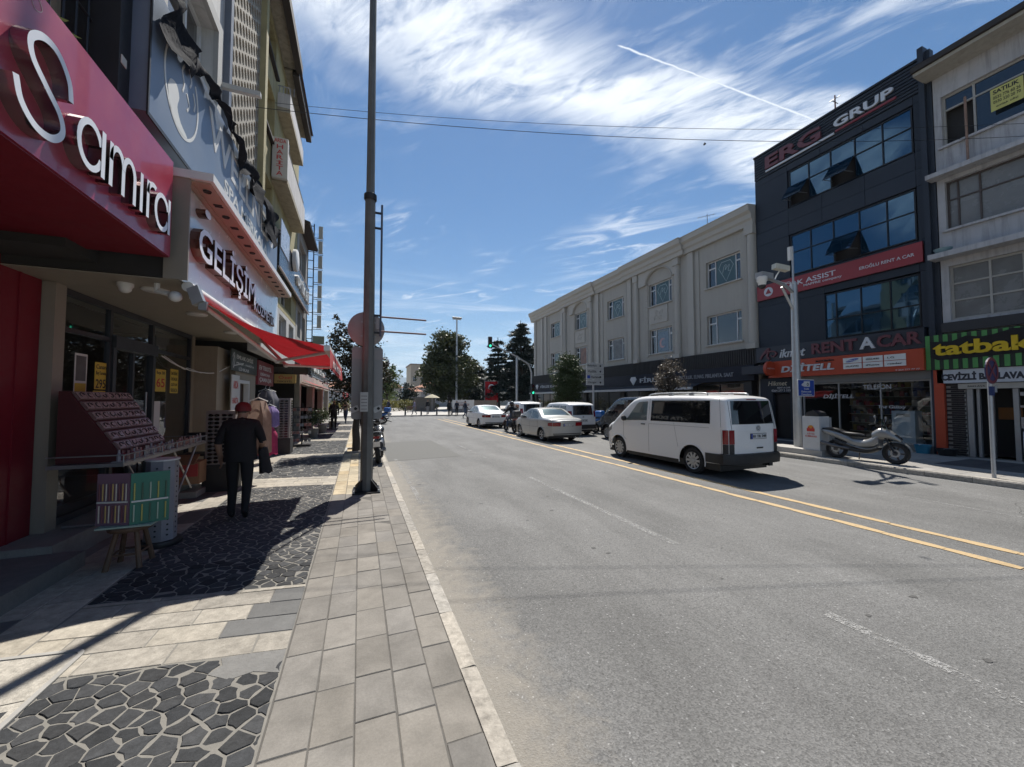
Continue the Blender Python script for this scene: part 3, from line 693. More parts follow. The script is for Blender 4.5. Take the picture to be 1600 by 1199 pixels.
p_ = poster(.36, 1.55, .24, .52, [], WHITEP); o = MB(); bar(o, LF, gf, .385, .575, 1.72, 2.04, -.0295, -.028); o.build('photo_print', pm('photo_print', (.09, .085, .085), .5, var=.5, scale=9), p_); o = MB(); bar(o, LF, gf, .375, .585, 1.57, 1.69, -.0295, -.028); o.build('yellow_strip', POST, p_)
poster(2.40, .95, .22, .5, [], WHITEP)
# interior seen through the glass
m = MB(); m.box(-8.3, -8.2, 6.0, 10, .36, 3.19); m.box(-8.2, -3.9, 5.93, 6.0, .36, 3.19); m.box(-8.2, -3.95, 10.14, 10.2, .36, 3.19); m.box(-8.2, -3.9, 6, 10.1, .30, .36); m.box(-8.2, -3.81, 6, 10.1, 3.2, 3.25)
m.build('interior_shell', pm('shop_interior', (.15, .13, .115), .8, var=.15), t)
for si, (sx, sy0, sy1) in enumerate(((-5.2, 6.15, 7.3), (-5.6, 8.4, 9.9), (-7.9, 6.2, 9.8))):
    sh = thing('shelf_unit', ['dark shop shelves of boxed goods behind the left window panes', 'shop shelves of bottles behind the pane right of the door', 'back wall shelves deep inside the cosmetics shop'][si], 'shelves', (sx, (sy0 + sy1) / 2, .37), 'shelves in the cosmetics shop')
    m = MB(); m.box(sx - .35, sx - .33, sy0, sy1, .37, 2.5)
    for k in range(6): m.box(sx - .33, sx, sy0, sy1, .45 + k * .4, .47 + k * .4)
    m.build('boards', pm('shelf_board', (.30, .22, .18), .6), sh); g = MB()
    for k in range(6):
        y = sy0 + .03
        while y < sy1 - .08:
            g.mi = rnd.randrange(5); wd = rnd.uniform(.05, .13); h = rnd.uniform(.12, .3); g.box(sx - .25, sx - .03 - rnd.uniform(0, .06), y, y + wd * .92, .471 + k * .4, .471 + k * .4 + h); y += wd
    tag(g.build('boxed_goods', [pm('goods_a', (.4, .12, .16), .5), pm('goods_b', (.55, .52, .48), .5), pm('goods_c', (.16, .2, .32), .5), pm('goods_d', (.5, .36, .14), .5), pm('goods_e', (.08, .08, .09), .5)], sh), kind='stuff')
# awning with folding arms, its fabric glowing where the sun stands above it
REDF = cloth('red_awning_fabric', (.42, .016, .024), .22); REDF2 = cloth('red_valance', (.62, .10, .11), .3)
a = thing('awning', 'large extended red fabric awning with folding arms over the cosmetics shop', 'awning', (-1.75, 7, 3.0))
AY0, AY1 = 5.5, 9.0; ax0, az0, ax1, az1 = -1.86, 3.1, -.42, 2.53
m = MB(); nx, ny = 14, 20; g = []
for i in range(nx + 1):
    u = i / nx
    for j in range(ny + 1):
        v = j / ny; g.append((ax0 + (ax1 - ax0) * u, AY0 + (AY1 - AY0) * v, az0 + (az1 - az0) * u - (.10 + .13 * v) * math.sin(math.pi * u) * (1 + .12 * math.sin(9 * v)) - .012 * math.sin(23 * v + 5 * u)))
m.add(g, [(i * (ny + 1) + j, (i + 1) * (ny + 1) + j, (i + 1) * (ny + 1) + j + 1, i * (ny + 1) + j + 1) for i in range(nx) for j in range(ny)])
m.build('fabric', REDF, a, 60, fix=False)
m = MB(); m.box(ax1 - .02, ax1 + .05, AY0 - .02, AY1 + .02, az1 - .05, az1 + .02); m.build('front_bar', WHITEP, a)
m = MB(); q = []; npt = 40
for k in range(npt + 1):
    y = AY0 + (AY1 - AY0) * k / npt; q.append(((ax1 + .052, y, az1 - .03), (ax1 + .056 + .012 * math.sin(k * 1.3), y, az1 - .27 - .02 * abs(math.sin(k * math.pi / 5)))))
m.add([p for e in q for p in e], [(2 * k, 2 * k + 2, 2 * k + 3, 2 * k + 1) for k in range(npt)]); va = m.build('valance', REDF2, a, 50, fix=False)
text(va, 'KOZMETİK', LF, (ax1 + .07, AY0 + .35, az1 - .24), 2.2, .13, WHITEP, .003)
m = MB().cyl((ax0 - .02, AY0, az0 + .06), (ax0 - .02, AY1, az0 + .06), .06, n=14); m.build('roller', WHITEP, a, 40)
for y, s_ in ((AY0 + .05, 1), (AY1 - .06, -1)):
    m = MB(); e = (-1.2, y + 1.3 * s_, 2.44); m.tube([(ax0, y, az0 - .05), e], .028, 8); m.tube([e, (ax1, y + .35 * s_, az1 - .03)], .024, 8); m.ell(e, (.045, .045, .04), 8, 6); m.build('folding_arm', WHITEP, a, 40)
m = MB(); m.obox((-1.78, AY0 - .05, 3.05), (.05, 0, .03), (0, .05, 0), (-.03, 0, .09)); m.obox((-1.72, AY0 - .02, 2.94), (.04, 0, 0), (0, .03, 0), (0, 0, .05)); m.build('wall_bracket', STEEL, a)
c = thing('floodlight', 'white wall floodlight beside the awning roller under the beige soffit', 'lamp', (-2.0, 5.6, 3.0))
m = MB().lathe([(0, -.02), (.055, -.02), (.065, .0), (.058, .035), (.03, .06), (0, .065)], (0, 0, 0), n=20); m.xf(Matrix.Translation((-2.0, 5.52, 3.03)) @ Matrix.Rotation(R(60), 4, 'X') @ Matrix.Rotation(R(20), 4, 'Y')); m.build('housing', WHITEP, c, 40)
m = MB().tube([(-2.2, 5.6, 3.19), (-2.2, 5.6, 3.1), (-2.05, 5.55, 3.06)], .03, 8); m.build('arm', WHITEP, c)
m = MB(); pts = smooth([(-3.28, 8.6, 2.62), (-3.22, 9.0, 2.5), (-3.15, 9.6, 2.42), (-2.95, 10.15, 2.42), (-2.8, 10.6, 2.6), (-2.6, 10.9, 2.7)], 5); m.tube(pts, .011, 6); m.tube(smooth([(-3.28, 8.7, 2.63), (-3.2, 9.3, 2.44), (-3.2, 9.5, 2.47), (-3.12, 9.95, 2.4)], 5), .008, 6); tag(m.build('hanging_cable', WHITEP), 'white cable drooping across the beige pier under the canopy', 'cable')

# ---- upper floors on the left
FXL = -2.3
b = thing('apartment_building', 'old yellow rendered apartment block with pierced screen and balconies above the shops', 'building', (-6, 10, .13))
MB().box(-9, -2.62, 4.9, 16.4, 3.3, 12.0).build('core', DARKIN, b)
# white window bay above the grey sign
wall(LF, (FXL, 4.78, 4.5), 3.22, 7.3, [(.9, 2.6, 1.65, 3.35), (.9, 2.6, 4.6, 6.3)], .3, WHITEW, b)
GREYJ = pm('grey_surround', (.36, .36, .35), .8, var=.1)
for zz in (1.65, 4.6):
    window(b, LF, (FXL, 5.68, 4.5 + zz), 1.7, 1.7, (.34, .67), (.3,), WFRAME, WING, .07, .16, GREYJ)
    m = MB(); bar(m, LF, (FXL, 5.68, 4.5 + zz), -.2, -.003, -.2, 1.9, 0, .07); bar(m, LF, (FXL, 5.68, 4.5 + zz), 1.703, 1.9, -.2, 1.9, 0, .07); bar(m, LF, (FXL, 5.68, 4.5 + zz), -.003, 1.703, 1.703, 1.9, 0, .07); m.build('window_surround', GREYJ, b)
m = MB(); m.box(FXL, FXL + .1, 7.86, 7.99, 5.8, 11.9); m.build('downpipe', pm('blue_grey_pipe', (.13, .15, .19), .5), b)
m = MB(); m.box(FXL + .02, FXL + .62, 7.6, 7.68, 7.1, 7.18); m.build('bracket_arm', pm('pale_bracket', (.45, .45, .43), .6), b)
# pierced block screen
scn = MB().box(FXL - .12, FXL - .1, 8.0, 10.2, 6.2, 12.0).build('screen_backing', pm('dark_stairwell', (.05, .046, .04), .9, var=.3), b)
SCR = pm('screen_block', (.34, .31, .26), .85, var=.16, scale=4, stain=.25)
def blockmesh(wd, h, dep):
    n = 12; m = MB(); hole = [(wd / 2 + wd * .41 * math.cos(2 * math.pi * k / n), h / 2 + h * .42 * math.sin(2 * math.pi * k / n)) for k in range(n)]
    outer = []
    for k in range(n):
        a = 2 * math.pi * k / n; c, s_ = math.cos(a), math.sin(a); f = min(wd / 2 / abs(c) if abs(c) > 1e-6 else 9, h / 2 / abs(s_) if abs(s_) > 1e-6 else 9); outer.append((wd / 2 + c * f, h / 2 + s_ * f))
    F = lambda p, x: (x, p[0], p[1])
    rings = [[F(p, 0) for p in outer], [F(p, dep) for p in outer], [F(p, dep) for p in hole], [F(p, 0) for p in hole]]
    m.loft(rings, True); return m.mesh('screen_block', SCR)
bw, bh = .2, .29; bmesh_ = blockmesh(bw * .995, bh * .995, .11)
for i in range(11):
    for j in range(20):
        if j == 19 and i % 2: continue
        o = link('screen_block', bmesh_, scn); o.location = (FXL - .09, 8.0 + i * bw, 6.2 + j * bh + (bh / 2 if i % 2 else 0))
# yellow bay with a window on each floor
Y0, Y1 = 10.2, 12.95
hs = [(.55, 1.75, z - 4.6, z + 1.45 - 4.6) for z in (5.0, 6.25 + 1.15, 9.0 + .85)]
hs = [(.5, 1.75, .35, 1.6), (.4, 1.8, 1.75, 3.0), (.4, 1.8, 4.1, 5.5), (.4, 1.8, 6.2, 7.2)]
wall(LF, (FXL, Y0, 4.6), Y1 - Y0, 7.4, hs, .3, YELW, b)
for (a0, a1, z0, z1) in hs: window(b, LF, (FXL, Y0 + a0, 4.6 + z0), a1 - a0, z1 - z0, (.36, .68), (), WFRAME, WING, .06, .2, SOOT)
m = MB(); m.box(FXL, FXL + .14, 10.2, 10.42, 4.6, 11.9); m.build('pilaster', YELW, b)
# bay with balconies
wall(LF, (FXL - .001, 12.95, 4.6), 3.45, 7.4, [(.5, 2.4, .2, 1.9), (.4, 2.6, 3.35, 5.2), (.4, 2.6, 5.9, 7.2)], .3, YELW, b)
for (z0, z1) in ((.2, 1.9), (3.35, 5.2), (5.9, 7.2)): window(b, LF, (FXL, 13.35 if z0 > 1 else 13.45, 4.6 + z0), 2.2 if z0 > 1 else 1.9, z1 - z0, (.33, .66), (.7,), WFRAME, WING, .06, .2)
PARA = pm('pale_parapet', (.56, .54, .53), .85, var=.12, scale=4, stain=.3)
for (ya, yb, z0, z1, X) in ((11.75, 15.2, 7.72, 8.6, -1.92), (12.3, 15.0, 10.05, 10.6, -1.98)):
    bal = MB().box(FXL, X, ya, yb, z0, z0 + .13); bal.build('balcony_slab', pm('balcony_soffit', (.34, .30, .22), .9, var=.2, stain=.3), b)
    m = MB(); m.box(X - .09, X, ya, yb, z0 + .132, z1); m.build('parapet', PARA, b)
    m = MB(); m.box(FXL, X - .092, ya, ya + .08, z0 + .132, z1); m.build('parapet', PARA, b)
    m = MB(); m.tube([(X - .05, ya + .04, z1 + .22), (X - .05, yb, z1 + .22)], .018, 6); m.tube([(FXL, ya + .04, z1 + .22), (X - .05, ya + .04, z1 + .22)], .018, 6)
    for k in range(5): m.cyl((FXL + .04 + k * .09, ya + .04, z1), (FXL + .04 + k * .09, ya + .04, z1 + .22), .01, n=6)
    m.build('railing', STEEL, b)
# eaves in two steps
for (ya, yb, X, z) in ((9.0, 13.15, -1.98, 11.98), (13.152, 16.45, -2.08, 11.9)):
    MB().box(FXL - .4, X + .13, ya, yb, z + .06, z + .12).build('eave_soffit', pm('peeling_soffit', (.30, .28, .23), .9, var=.3, scale=6, stain=.3), b)
    MB().box(X + .0, X + .18, ya, yb, z - .06, z + .22).build('gutter_board', SOOT, b)
MB().prism([(-2.7, 12.1), (-1.84, 12.12), (-4.5, 13.3), (-9, 12.1)], 'y', 9.0, 16.45).build('roof', pm('dark_roof', (.09, .06, .05), .85, var=.2), b)

# blade sign on the balcony end
t = thing('blade_sign', 'narrow white blade sign reading ARDA HARİTA downwards in red', 'sign', (-2.1, 11.66, 7.7))
MB().box(-2.26, -1.9, 11.6, 11.72, 7.76, 8.86).build('panel', pm('dusty_white_panel', (.52, .50, .46), .6, var=.1), t)
REDL = pm('red_letter', (.5, .06, .06), .6, var=.1)
text(t, 'ARDA', CF, (-2.22, 11.598, 8.72), .28, .1, REDL, .004)
for k, ch in enumerate('HARİTA'): text(t, ch, CF, (-2.16, 11.598, 8.55 - k * .145), .15, .115, REDL, .004, 'letter')

# grey spa sign under the windows
SIGNG = pm('blue_grey_sign', (.155, .195, .26), .42, .15, var=.06, scale=1.5)
t = thing('spa_sign', 'wide blue grey sign panel with white figure logo above the GELİŞİM canopy', 'sign', (-2.05, 8, 4.7))
MB().box(-2.29, -2.0, 4.76, 11.1, 4.7, 6.1).build('panel', SIGNG, t)
m = MB(); m.box(-2.0, -1.985, 4.76, 11.1, 4.66, 4.70); m.box(-2.0, -1.985, 4.74, 4.765, 4.66, 6.1); m.build('trim', BLACKM, t)
SLET = pm('pale_sign_letter', (.62, .62, .60), .5, var=.05)
so2 = (-1.999, 5.05, 4.98)
m = MB(); stroke_ribbon(m, arc(.47, .5, .45, .52, 125, 400, 30), LF, so2, .035, .003); m.build('logo_ring', [SLET, SLET], t)
m = MB(); m.prism([(5.05 + a, 4.98 + b_) for a, b_ in smooth([(.1, .30), (.16, .42), (.3, .46), (.38, .36), (.34, .22), (.44, .1), (.62, .04), (.5, -.02), (.3, .0), (.16, .1)], 3)], 'x', -2.0, -1.996); m.build('logo_figure', SLET, t)
m = MB()
for q in ([(.5, .85), (.44, .74), (.5, .62), (.46, .5)], [(.62, .9), (.7, .8), (.66, .7)], [(.58, .56), (.66, .46), (.6, .36)], [(.76, .7), (.82, .6), (.8, .5)]): stroke_ribbon(m, smooth(q, 3), LF, so2, .03, .003)
m.build('logo_strands', [SLET, SLET], t)
text(t, 'WELLNESS', LF, (-2.0, 6.35, 5.42), 4.2, .5, SLET, .006, letters=True)
text(t, 'SPA MERKALA', LF, (-2.0, 7.05, 5.08), 2.95, .2, SLET, .005, letters=True)
text(t, 'CİLT - BAKIM - MASAJ', LF, (-2.0, 7.1, 4.88), 2.7, .10, pm('faint_letter', (.32, .37, .44), .5), .003)
def lerpf0(tab):
    def f_(y):
        for (a, va), (b, vb) in zip(tab, tab[1:]):
            if y <= b: return va + (vb - va) * (y - a) / (b - a)
        return tab[-1][1]
    return f_
# torn black netting hanging over the sign's upper edge
m = MB(); nY, nZ = 60, 9; g = []; rr = random.Random(5)
drop = lerpf0([(4.8, .62), (5.3, .5), (5.7, .28), (6.2, .12), (7.1, .1), (7.5, .32), (8.2, .36), (8.6, .55), (8.9, .2), (9.25, .25), (9.4, .75), (10.2, .85), (10.6, .3)])
for k in range(nY + 1):
    y = 4.85 + 5.75 * k / nY; zt = 6.16 + .04 * math.sin(k * .8); zb = zt - drop(y) * rr.uniform(.7, 1.15) - .03
    for j in range(nZ + 1):
        v = j / nZ; z = zt + (zb - zt) * v
        x = -1.93 + .05 * math.sin(k * .9 + v * 4) + .05 * math.sin(k * .37 + v * 7) + .03 * noise.noise((y * 5, z * 7, 0)) + .03 * v; g.append((max(x, -1.975), y + .05 * math.sin(v * 6 + k), z))
m.add(g, [(k * (nZ + 1) + j, (k + 1) * (nZ + 1) + j, (k + 1) * (nZ + 1) + j + 1, k * (nZ + 1) + j + 1) for k in range(nY) for j in range(nZ)])
def torn():
    mt = bpy.data.materials.new('torn_tarpaulin'); mt.use_nodes = True; t_ = mt.node_tree; b_ = t_.nodes['Principled BSDF']; b_.inputs['Roughness'].default_value = .9; b_.inputs['Specular IOR Level'].default_value = .06
    c_ = N('ShaderNodeTexCoord', t_); f_ = ramp01(tnoise(c_.outputs['Object'], 2.1, 5, .6, 1.0, t_), .66, .74, t_)
    x_ = N('ShaderNodeMix', t_, data_type='RGBA'); t_.links.new(f_, x_.inputs[0]); x_.inputs[6].default_value = (.018, .02, .026, 1); x_.inputs[7].default_value = (.22, .21, .21, 1); t_.links.new(x_.outputs[2], b_.inputs['Base Color'])
    bp_ = N('ShaderNodeBump', t_); bp_.inputs['Strength'].default_value = .6; bp_.inputs['Distance'].default_value = .03; t_.links.new(tnoise(c_.outputs['Object'], 7, 5, .6, 1.5, t_), bp_.inputs['Height']); t_.links.new(bp_.outputs[0], b_.inputs['Normal']); return mt
tag(m.build('torn_tarpaulin', torn(), None, 180, fix=False), 'crumpled torn black tarpaulin hanging over the grey spa sign', 'tarpaulin')

# neighbouring house above the red fascia: dark post, barred window, pot plants
t = thing('neighbour_house', 'shabby beige house front with barred window above the red fascia', 'building', (-4, 3, 4.46))
wall(LF, (-2.55, -.5, 4.462), 5.25, 6.5, [(4.2, 5.02, .25, 1.75)], .3, pm('shabby_beige', (.34, .30, .22), .9, var=.2, scale=4, stain=.45, bump=.2), t)
window(t, LF, (-2.55, 3.7, 4.712), .82, 1.5, (.5,), (.65,), WFRAME, pm('net_curtain_glass', (.22, .22, .2), .2, var=.3, scale=5), .05, .15)
MB().box(-2.54, -2.14, 4.57, 4.752, 4.462, 9).build('dark_post', pm('black_cladding', (.018, .018, .02), .5, var=.1), t)
m = MB()
for k in range(7): m.cyl((-2.33, 3.6 + k * .15, 4.7), (-2.33, 3.6 + k * .15, 6.3), .012, n=6)
for z in (4.75, 5.3, 5.9, 6.25): m.cyl((-2.33, 3.55, z), (-2.33, 4.55, z), .012, n=6)
for k in range(4): m.tube(arc_ := [(-2.33, 3.68 + k * .22 + .07 * math.cos(a * .7), 5.6 + .07 * math.sin(a * .7)) for a in range(10)], .009, 5)
m.build('window_bars', BLACKM, t)
m = MB(); m.tube([(-2.38, 4.3, 9), (-2.38, 4.3, 6.4), (-2.3, 4.15, 6.1), (-2.3, 4.15, 5.9)], .055, 10); m.build('drainpipe', pm('blue_grey_pipe', (.13, .15, .19), .5), t, 40)
MB().box(-2.139, -2.13, 4.6, 4.68, 5.02, 5.1).build('number_plate', pm('plate_paper', (.6, .6, .56), .6), t)
PLEAF = leafmat('pot_plant_leaf', (.03, .055, .02), (.06, .09, .035))
for k, (y, z) in enumerate(((3.62, 4.72), (3.95, 4.72))):
    p = thing('pot_plant', ['leafy pot plant at the left of the barred window', 'leafy pot plant at the right of the barred window'][k], 'plant', (-2.42, y, 4.47), 'pot plants above the red fascia')
    MB().lathe([(0, 4.47), (.09, 4.47), (.12, 4.66), (.125, 4.68), (.1, 4.68), (0, 4.65)], (-2.42, y, 0), n=14).build('pot', pm('terracotta', (.35, .15, .08), .8), p, 40)
    m = MB(); rr = random.Random(k)
    for i in range(90):
        a = rr.uniform(0, 6.28); e = rr.uniform(.1, 1.3); L = rr.uniform(.1, .2); d = Vector((math.cos(a) * math.cos(e), math.sin(a) * math.cos(e), math.sin(e))); pb = Vector((-2.42, y, 4.66)) + d * rr.uniform(0, .26); sdv = d.cross(Vector((0, 0, 1))).normalized() * .022; tp = pb + d * L * .6 - Vector((0, 0, .05)); m.add([pb, (pb + tp) / 2 + sdv, tp, (pb + tp) / 2 - sdv], [(0, 1, 2, 3)])
    m.build('leaves', PLEAF, p, fix=False)

# ---- the shops beyond: canopy roofs, signs, lower houses
t = thing('row_building', 'plain grey shop building with dark fascia sign next along the row', 'building', (-5, 18, .13))
MB().box(-9, -2.62, 16.46, 19.4, 3, 8.6).build('core', DARKIN, t)
wall(LF, (-2.3, 16.46, 4.1), 2.94, 4.6, [(.4, 1.2, .2, 1.25), (1.7, 2.6, .2, 1.25), (.5, 2.4, 2.9, 4.1)], .3, pm('grey_render', (.34, .33, .31), .85, var=.15, stain=.3), t)
for (a0, a1, z0, z1) in ((.4, 1.2, .2, 1.25), (1.7, 2.6, .2, 1.25), (.5, 2.4, 2.9, 4.1)): window(t, LF, (-2.3, 16.46 + a0, 4.1 + z0), a1 - a0, z1 - z0, (.5,), (), WFRAME, WING, .06, .15)
MB().prism([(-2.9, 8.7), (-1.9, 8.62), (-1.88, 8.72), (-4, 9.4), (-9, 8.7)], 'y', 16.47, 19.5).build('roof', SOOT, t)
wall(LF, (-2.301, 11.1, 3.05), 5.35, 1.54, [(.4, 1.3, .5, 1.4), (2.2, 3.4, .45, 1.4), (3.9, 4.9, .45, 1.4)], .28, WHITEW, b)
for (a0, a1, z0, z1) in ((.4, 1.3, .5, 1.4), (2.2, 3.4, .45, 1.4), (3.9, 4.9, .45, 1.4)): window(b, LF, (-2.3, 11.1 + a0, 3.05 + z0), a1 - a0, z1 - z0, (.5,), (.4,), WFRAME, WING, .06, .12)
t = thing('dark_fascia_sign', 'long black fascia sign with round white logo on the yellow block', 'sign', (-2.2, 15, 5.5))
MB().box(-2.29, -2.12, 12.1, 18.6, 5.55, 6.55).build('panel', pm('black_gloss_panel', (.022, .025, .03), .25, var=.05), t)
MB().box(-2.118, -2.1, 12.15, 13.5, 6.1, 6.9).build('blue_panel', pm('pale_blue_panel', (.42, .47, .56), .3), t)
MB().lathe([(0, .0), (.33, .0), (.36, -.02), (.36, -.12), (0, -.12)], (-1.98, 14.35, 6.45), 'x', 28).build('round_logo', WHITEP, t, 40)
text(t, 'OPTİK EVİ', LF, (-2.118, 15.0, 5.85), 3.2, .5, WHITEP, .06, letters=True)
m = MB(); m.tube([(-2.12, 12.1, 5.52), (-2.12, 18.6, 5.52)], .03, 6); m.tube([(-2.12, 12.1, 6.57), (-2.12, 18.6, 6.57)], .02, 6); m.build('edge_trim', pm('pinkish_trim', (.5, .42, .4), .4), t)
t = thing('blade_sign_mast', 'tall ladder frame carrying a column of pale blade signs beyond the yellow block', 'sign', (-2.0, 19.5, 4))
m = MB()
for x in (-2.3, -2.06): m.cyl((x, 19.5, 4.3), (x, 19.5, 9.9), .025, n=6)
for k in range(14): m.cyl((-2.3, 19.5, 4.6 + k * .4), (-2.06, 19.5, 4.6 + k * .4), .018, n=6)
m.build('frame', BLACKM, t)
for k in range(7):
    z = 5.1 + k * .69; MB().box(-1.87, -1.70, 19.46, 19.54, z, z + .58).build('sign_panel', pm('weathered_cream_panel', (.47, .45, .38), .6, var=.1), t)
    m = MB(); m.cyl((-2.06, 19.5, z + .03), (-1.68, 19.5, z + .03), .014, n=6); m.cyl((-2.06, 19.5, z - .06), (-1.68, 19.5, z - .06), .014, n=6); m.build('bracket', BLACKM, t)
MB().box(-2.02, -1.55, 19.4, 19.5, 4.35, 4.72).build('lower_panel', pm('green_tint_panel', (.25, .28, .2), .5, var=.2), t)

# ---- ground-floor shops further along the left row
DGREEN = pm('dark_green_sign', (.035, .045, .04), .4, var=.1); WLET = pm('white_letter', (.66, .66, .64), .5, var=.03)
t = thing('map_office_front', 'white doorway with black sign board beyond the beige pier', 'shop', (-2.8, 11.9, .13))
wall(LF, (-2.78, 11.01, .13), 1.9, 2.9, [(.25, 1.2, .0, 2.2)], .3, CREAM, t)
m = MB(); bar(m, LF, (-2.78, 11.26, .13), 0, .07, 0, 2.2, -.1, .02); bar(m, LF, (-2.78, 11.26, .13), .88, .95, 0, 2.2, -.1, .02); bar(m, LF, (-2.78, 11.26, .13), .07, .88, 2.12, 2.2, -.1, .02); m.build('door_frame', WHITEP, t)
MB().box(-2.95, -2.9, 11.33, 12.14, .14, 2.24).build('door', pm('brown_door', (.06, .035, .025), .5, var=.2), t)
pn = MB().box(-2.76, -2.74, 10.5, 12.85, 2.52, 3.02).build('sign_board', DGREEN, t)
text(pn, 'EMLAK OFİSİ', LF, (-2.74, 10.9, 2.82), 1.5, .13, WLET, .004); text(pn, 'PROJE - HARİTA', LF, (-2.74, 10.9, 2.68), 1.6, .08, WLET, .003); text(pn, 'LİHKAB', LF, (-2.74, 11.1, 2.55), .9, .1, WLET, .003)
m = MB(); stroke_ribbon(m, smooth([(.0, .3), (.1, .4), (.16, .25), (.08, .05), (.02, .16), (.12, .34)], 4), LF, (-2.74, 10.6, 2.54), .02, .003); m.build('logo', [WLET, WLET], pn)
t2 = thing('paper_sign', 'white notice reading ARDA HARİTA in red beside the doorway', 'sign', (-2.72, 11.0, 1.4))
MB().box(-2.75, -2.73, 10.55, 11.15, 1.5, 2.42).build('board', WHITEP, t2); text(t2, 'ARDA', LF, (-2.73, 10.66, 2.1), .38, .18, REDINK, .003); text(t2, 'HARİTA', LF, (-2.73, 10.62, 1.75), .46, .18, REDINK, .003)
t = thing('clothes_shop_front', 'open dark clothes shop under a red sign board', 'shop', (-2.9, 14, .13))
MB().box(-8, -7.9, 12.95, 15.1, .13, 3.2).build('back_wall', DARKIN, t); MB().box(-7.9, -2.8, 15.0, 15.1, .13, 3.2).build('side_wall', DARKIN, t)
pn = MB().box(-2.8, -2.72, 12.93, 15.0, 2.28, 2.98).build('sign_board', pm('dull_red_sign', (.22, .03, .04), .5, var=.1), t)
text(pn, 'EV TEKSTİL', LF, (-2.72, 13.05, 2.72), 1.6, .17, WLET, .004); text(pn, 'DÜNYASI', LF, (-2.72, 13.2, 2.55), 1.2, .1, WLET, .004); text(pn, 'ÇAMAŞIR', LF, (-2.72, 13.1, 2.34), 1.6, .16, WLET, .004)
t = thing('bag_shop_front', 'open dark shop with black canopy and white raised letters', 'shop', (-2.9, 17, .13))
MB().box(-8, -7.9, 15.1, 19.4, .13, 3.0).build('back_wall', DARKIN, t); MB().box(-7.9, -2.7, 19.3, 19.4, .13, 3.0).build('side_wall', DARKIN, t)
MB().box(-2.9, -1.62, 15.1, 19.4, 2.95, 3.05).build('canopy', DARKIN, t)
pn = MB().box(-1.7, -1.6, 15.1, 22.5, 2.7, 3.2).build('fascia', pm('black_gloss_panel', (.022, .025, .03), .25, var=.05), t)
text(pn, 'ÇANTA DÜNYASI', LF, (-1.6, 15.6, 2.82), 4.8, .26, WLET, .04, letters=True)
m = MB(); m.tube([(-1.58, 15.1, 2.66), (-1.58, 22.5, 2.66)], .03, 6); m.build('lower_trim', STEEL, t)
t = thing('hanging_sign', 'small yellow lightbox sign hung under the canopy facing the walker', 'sign', (-2.2, 14.6, 2.4))
MB().box(-2.62, -2.0, 14.6, 14.7, 2.38, 2.68).build('box', pm('ochre_lightbox', (.42, .27, .07), .5, var=.12), t); text(t, 'Özel', CF, (-2.5, 14.597, 2.52), .38, .12, REDINK, .004); text(t, 'TEKSTİL', CF, (-2.55, 14.597, 2.41), .46, .07, INK, .004)
m = MB(); m.cyl((-2.55, 14.65, 2.68), (-2.55, 14.65, 3.02), .008, n=5); m.cyl((-2.1, 14.65, 2.68), (-2.1, 14.65, 3.02), .008, n=5); m.build('hanger', BLACKM, t)
# low houses to the end of the row
for k, (y0, y1, h, colr, lab) in enumerate(((19.42, 25, 4.4, (.38, .36, .32), 'low grey shop house after the sign mast'), (25.02, 31, 4.9, (.46, .43, .36), 'low cream shop house near the end of the row'), (31.02, 36.5, 4.2, (.34, .3, .26), 'last low shop house at the corner on the left'))):
    t = thing('shop_house', lab, 'building', (-5, y0, .13)); mt = pm('shop_house_%d' % k, colr, .85, var=.15, stain=.3)
    wall(LF, (-2.5, y0, .13), y1 - y0, h, [(.5, y1 - y0 - .5, .02, 2.4), (.9, 2.3, 2.9, h - .4), (3.2, 4.8, 2.9, h - .4)], .3, mt, t)
    MB().box(-9, -8.8, y0, y1, .13, h).build('back_wall', DARKIN, t); MB().box(-8.8, -2.4, y0, y1, h + .14, h + .3).build('roof', SOOT, t)
    MB().box(-8.7, -2.81, y0, y0 + .1, .14, h).build('side_wall', DARKIN, t)
    for a0 in (.9, 3.2): window(t, LF, (-2.5, y0 + a0, 3.03), 1.4 if a0 < 1 else 1.6, h - 3.3, (.5,), (), WFRAME, WING, .06, .12)
for k, (y0, y1, X1, z1) in enumerate(((19.6, 22.4, -.75, 2.15), (23.0, 26.5, -.7, 2.2), (27.5, 32, -.8, 2.25))):
    a = thing('awning', ['small dark red awning just past the black canopy', 'second small red awning further along the left row', 'third small red awning near the corner'][k], 'awning', (-2.4, y0, 2.6), 'small red awnings at the end of the row')
    m = MB(); g = []
    for i in range(7):
        u = i / 6
        for j in range(9): g.append((-2.45 + (X1 + 2.45) * u, y0 + (y1 - y0) * j / 8, 2.75 + (z1 - 2.75) * u - .06 * math.sin(math.pi * u)))
    m.add(g, [(i * 9 + j, (i + 1) * 9 + j, (i + 1) * 9 + j + 1, i * 9 + j + 1) for i in range(6) for j in range(8)]); m.build('fabric', REDF, a, 60, fix=False)
    m = MB(); m.box(X1, X1 + .02, y0, y1, z1 - .28, z1 + .01); m.build('valance', REDF, a)
    m = MB(); m.tube([(-2.45, y0 + .1, 2.6), (X1, y0 + .1, z1)], .02, 6); m.tube([(-2.45, y1 - .1, 2.6), (X1, y1 - .1, z1)], .02, 6); m.build('arm', WHITEP, a)
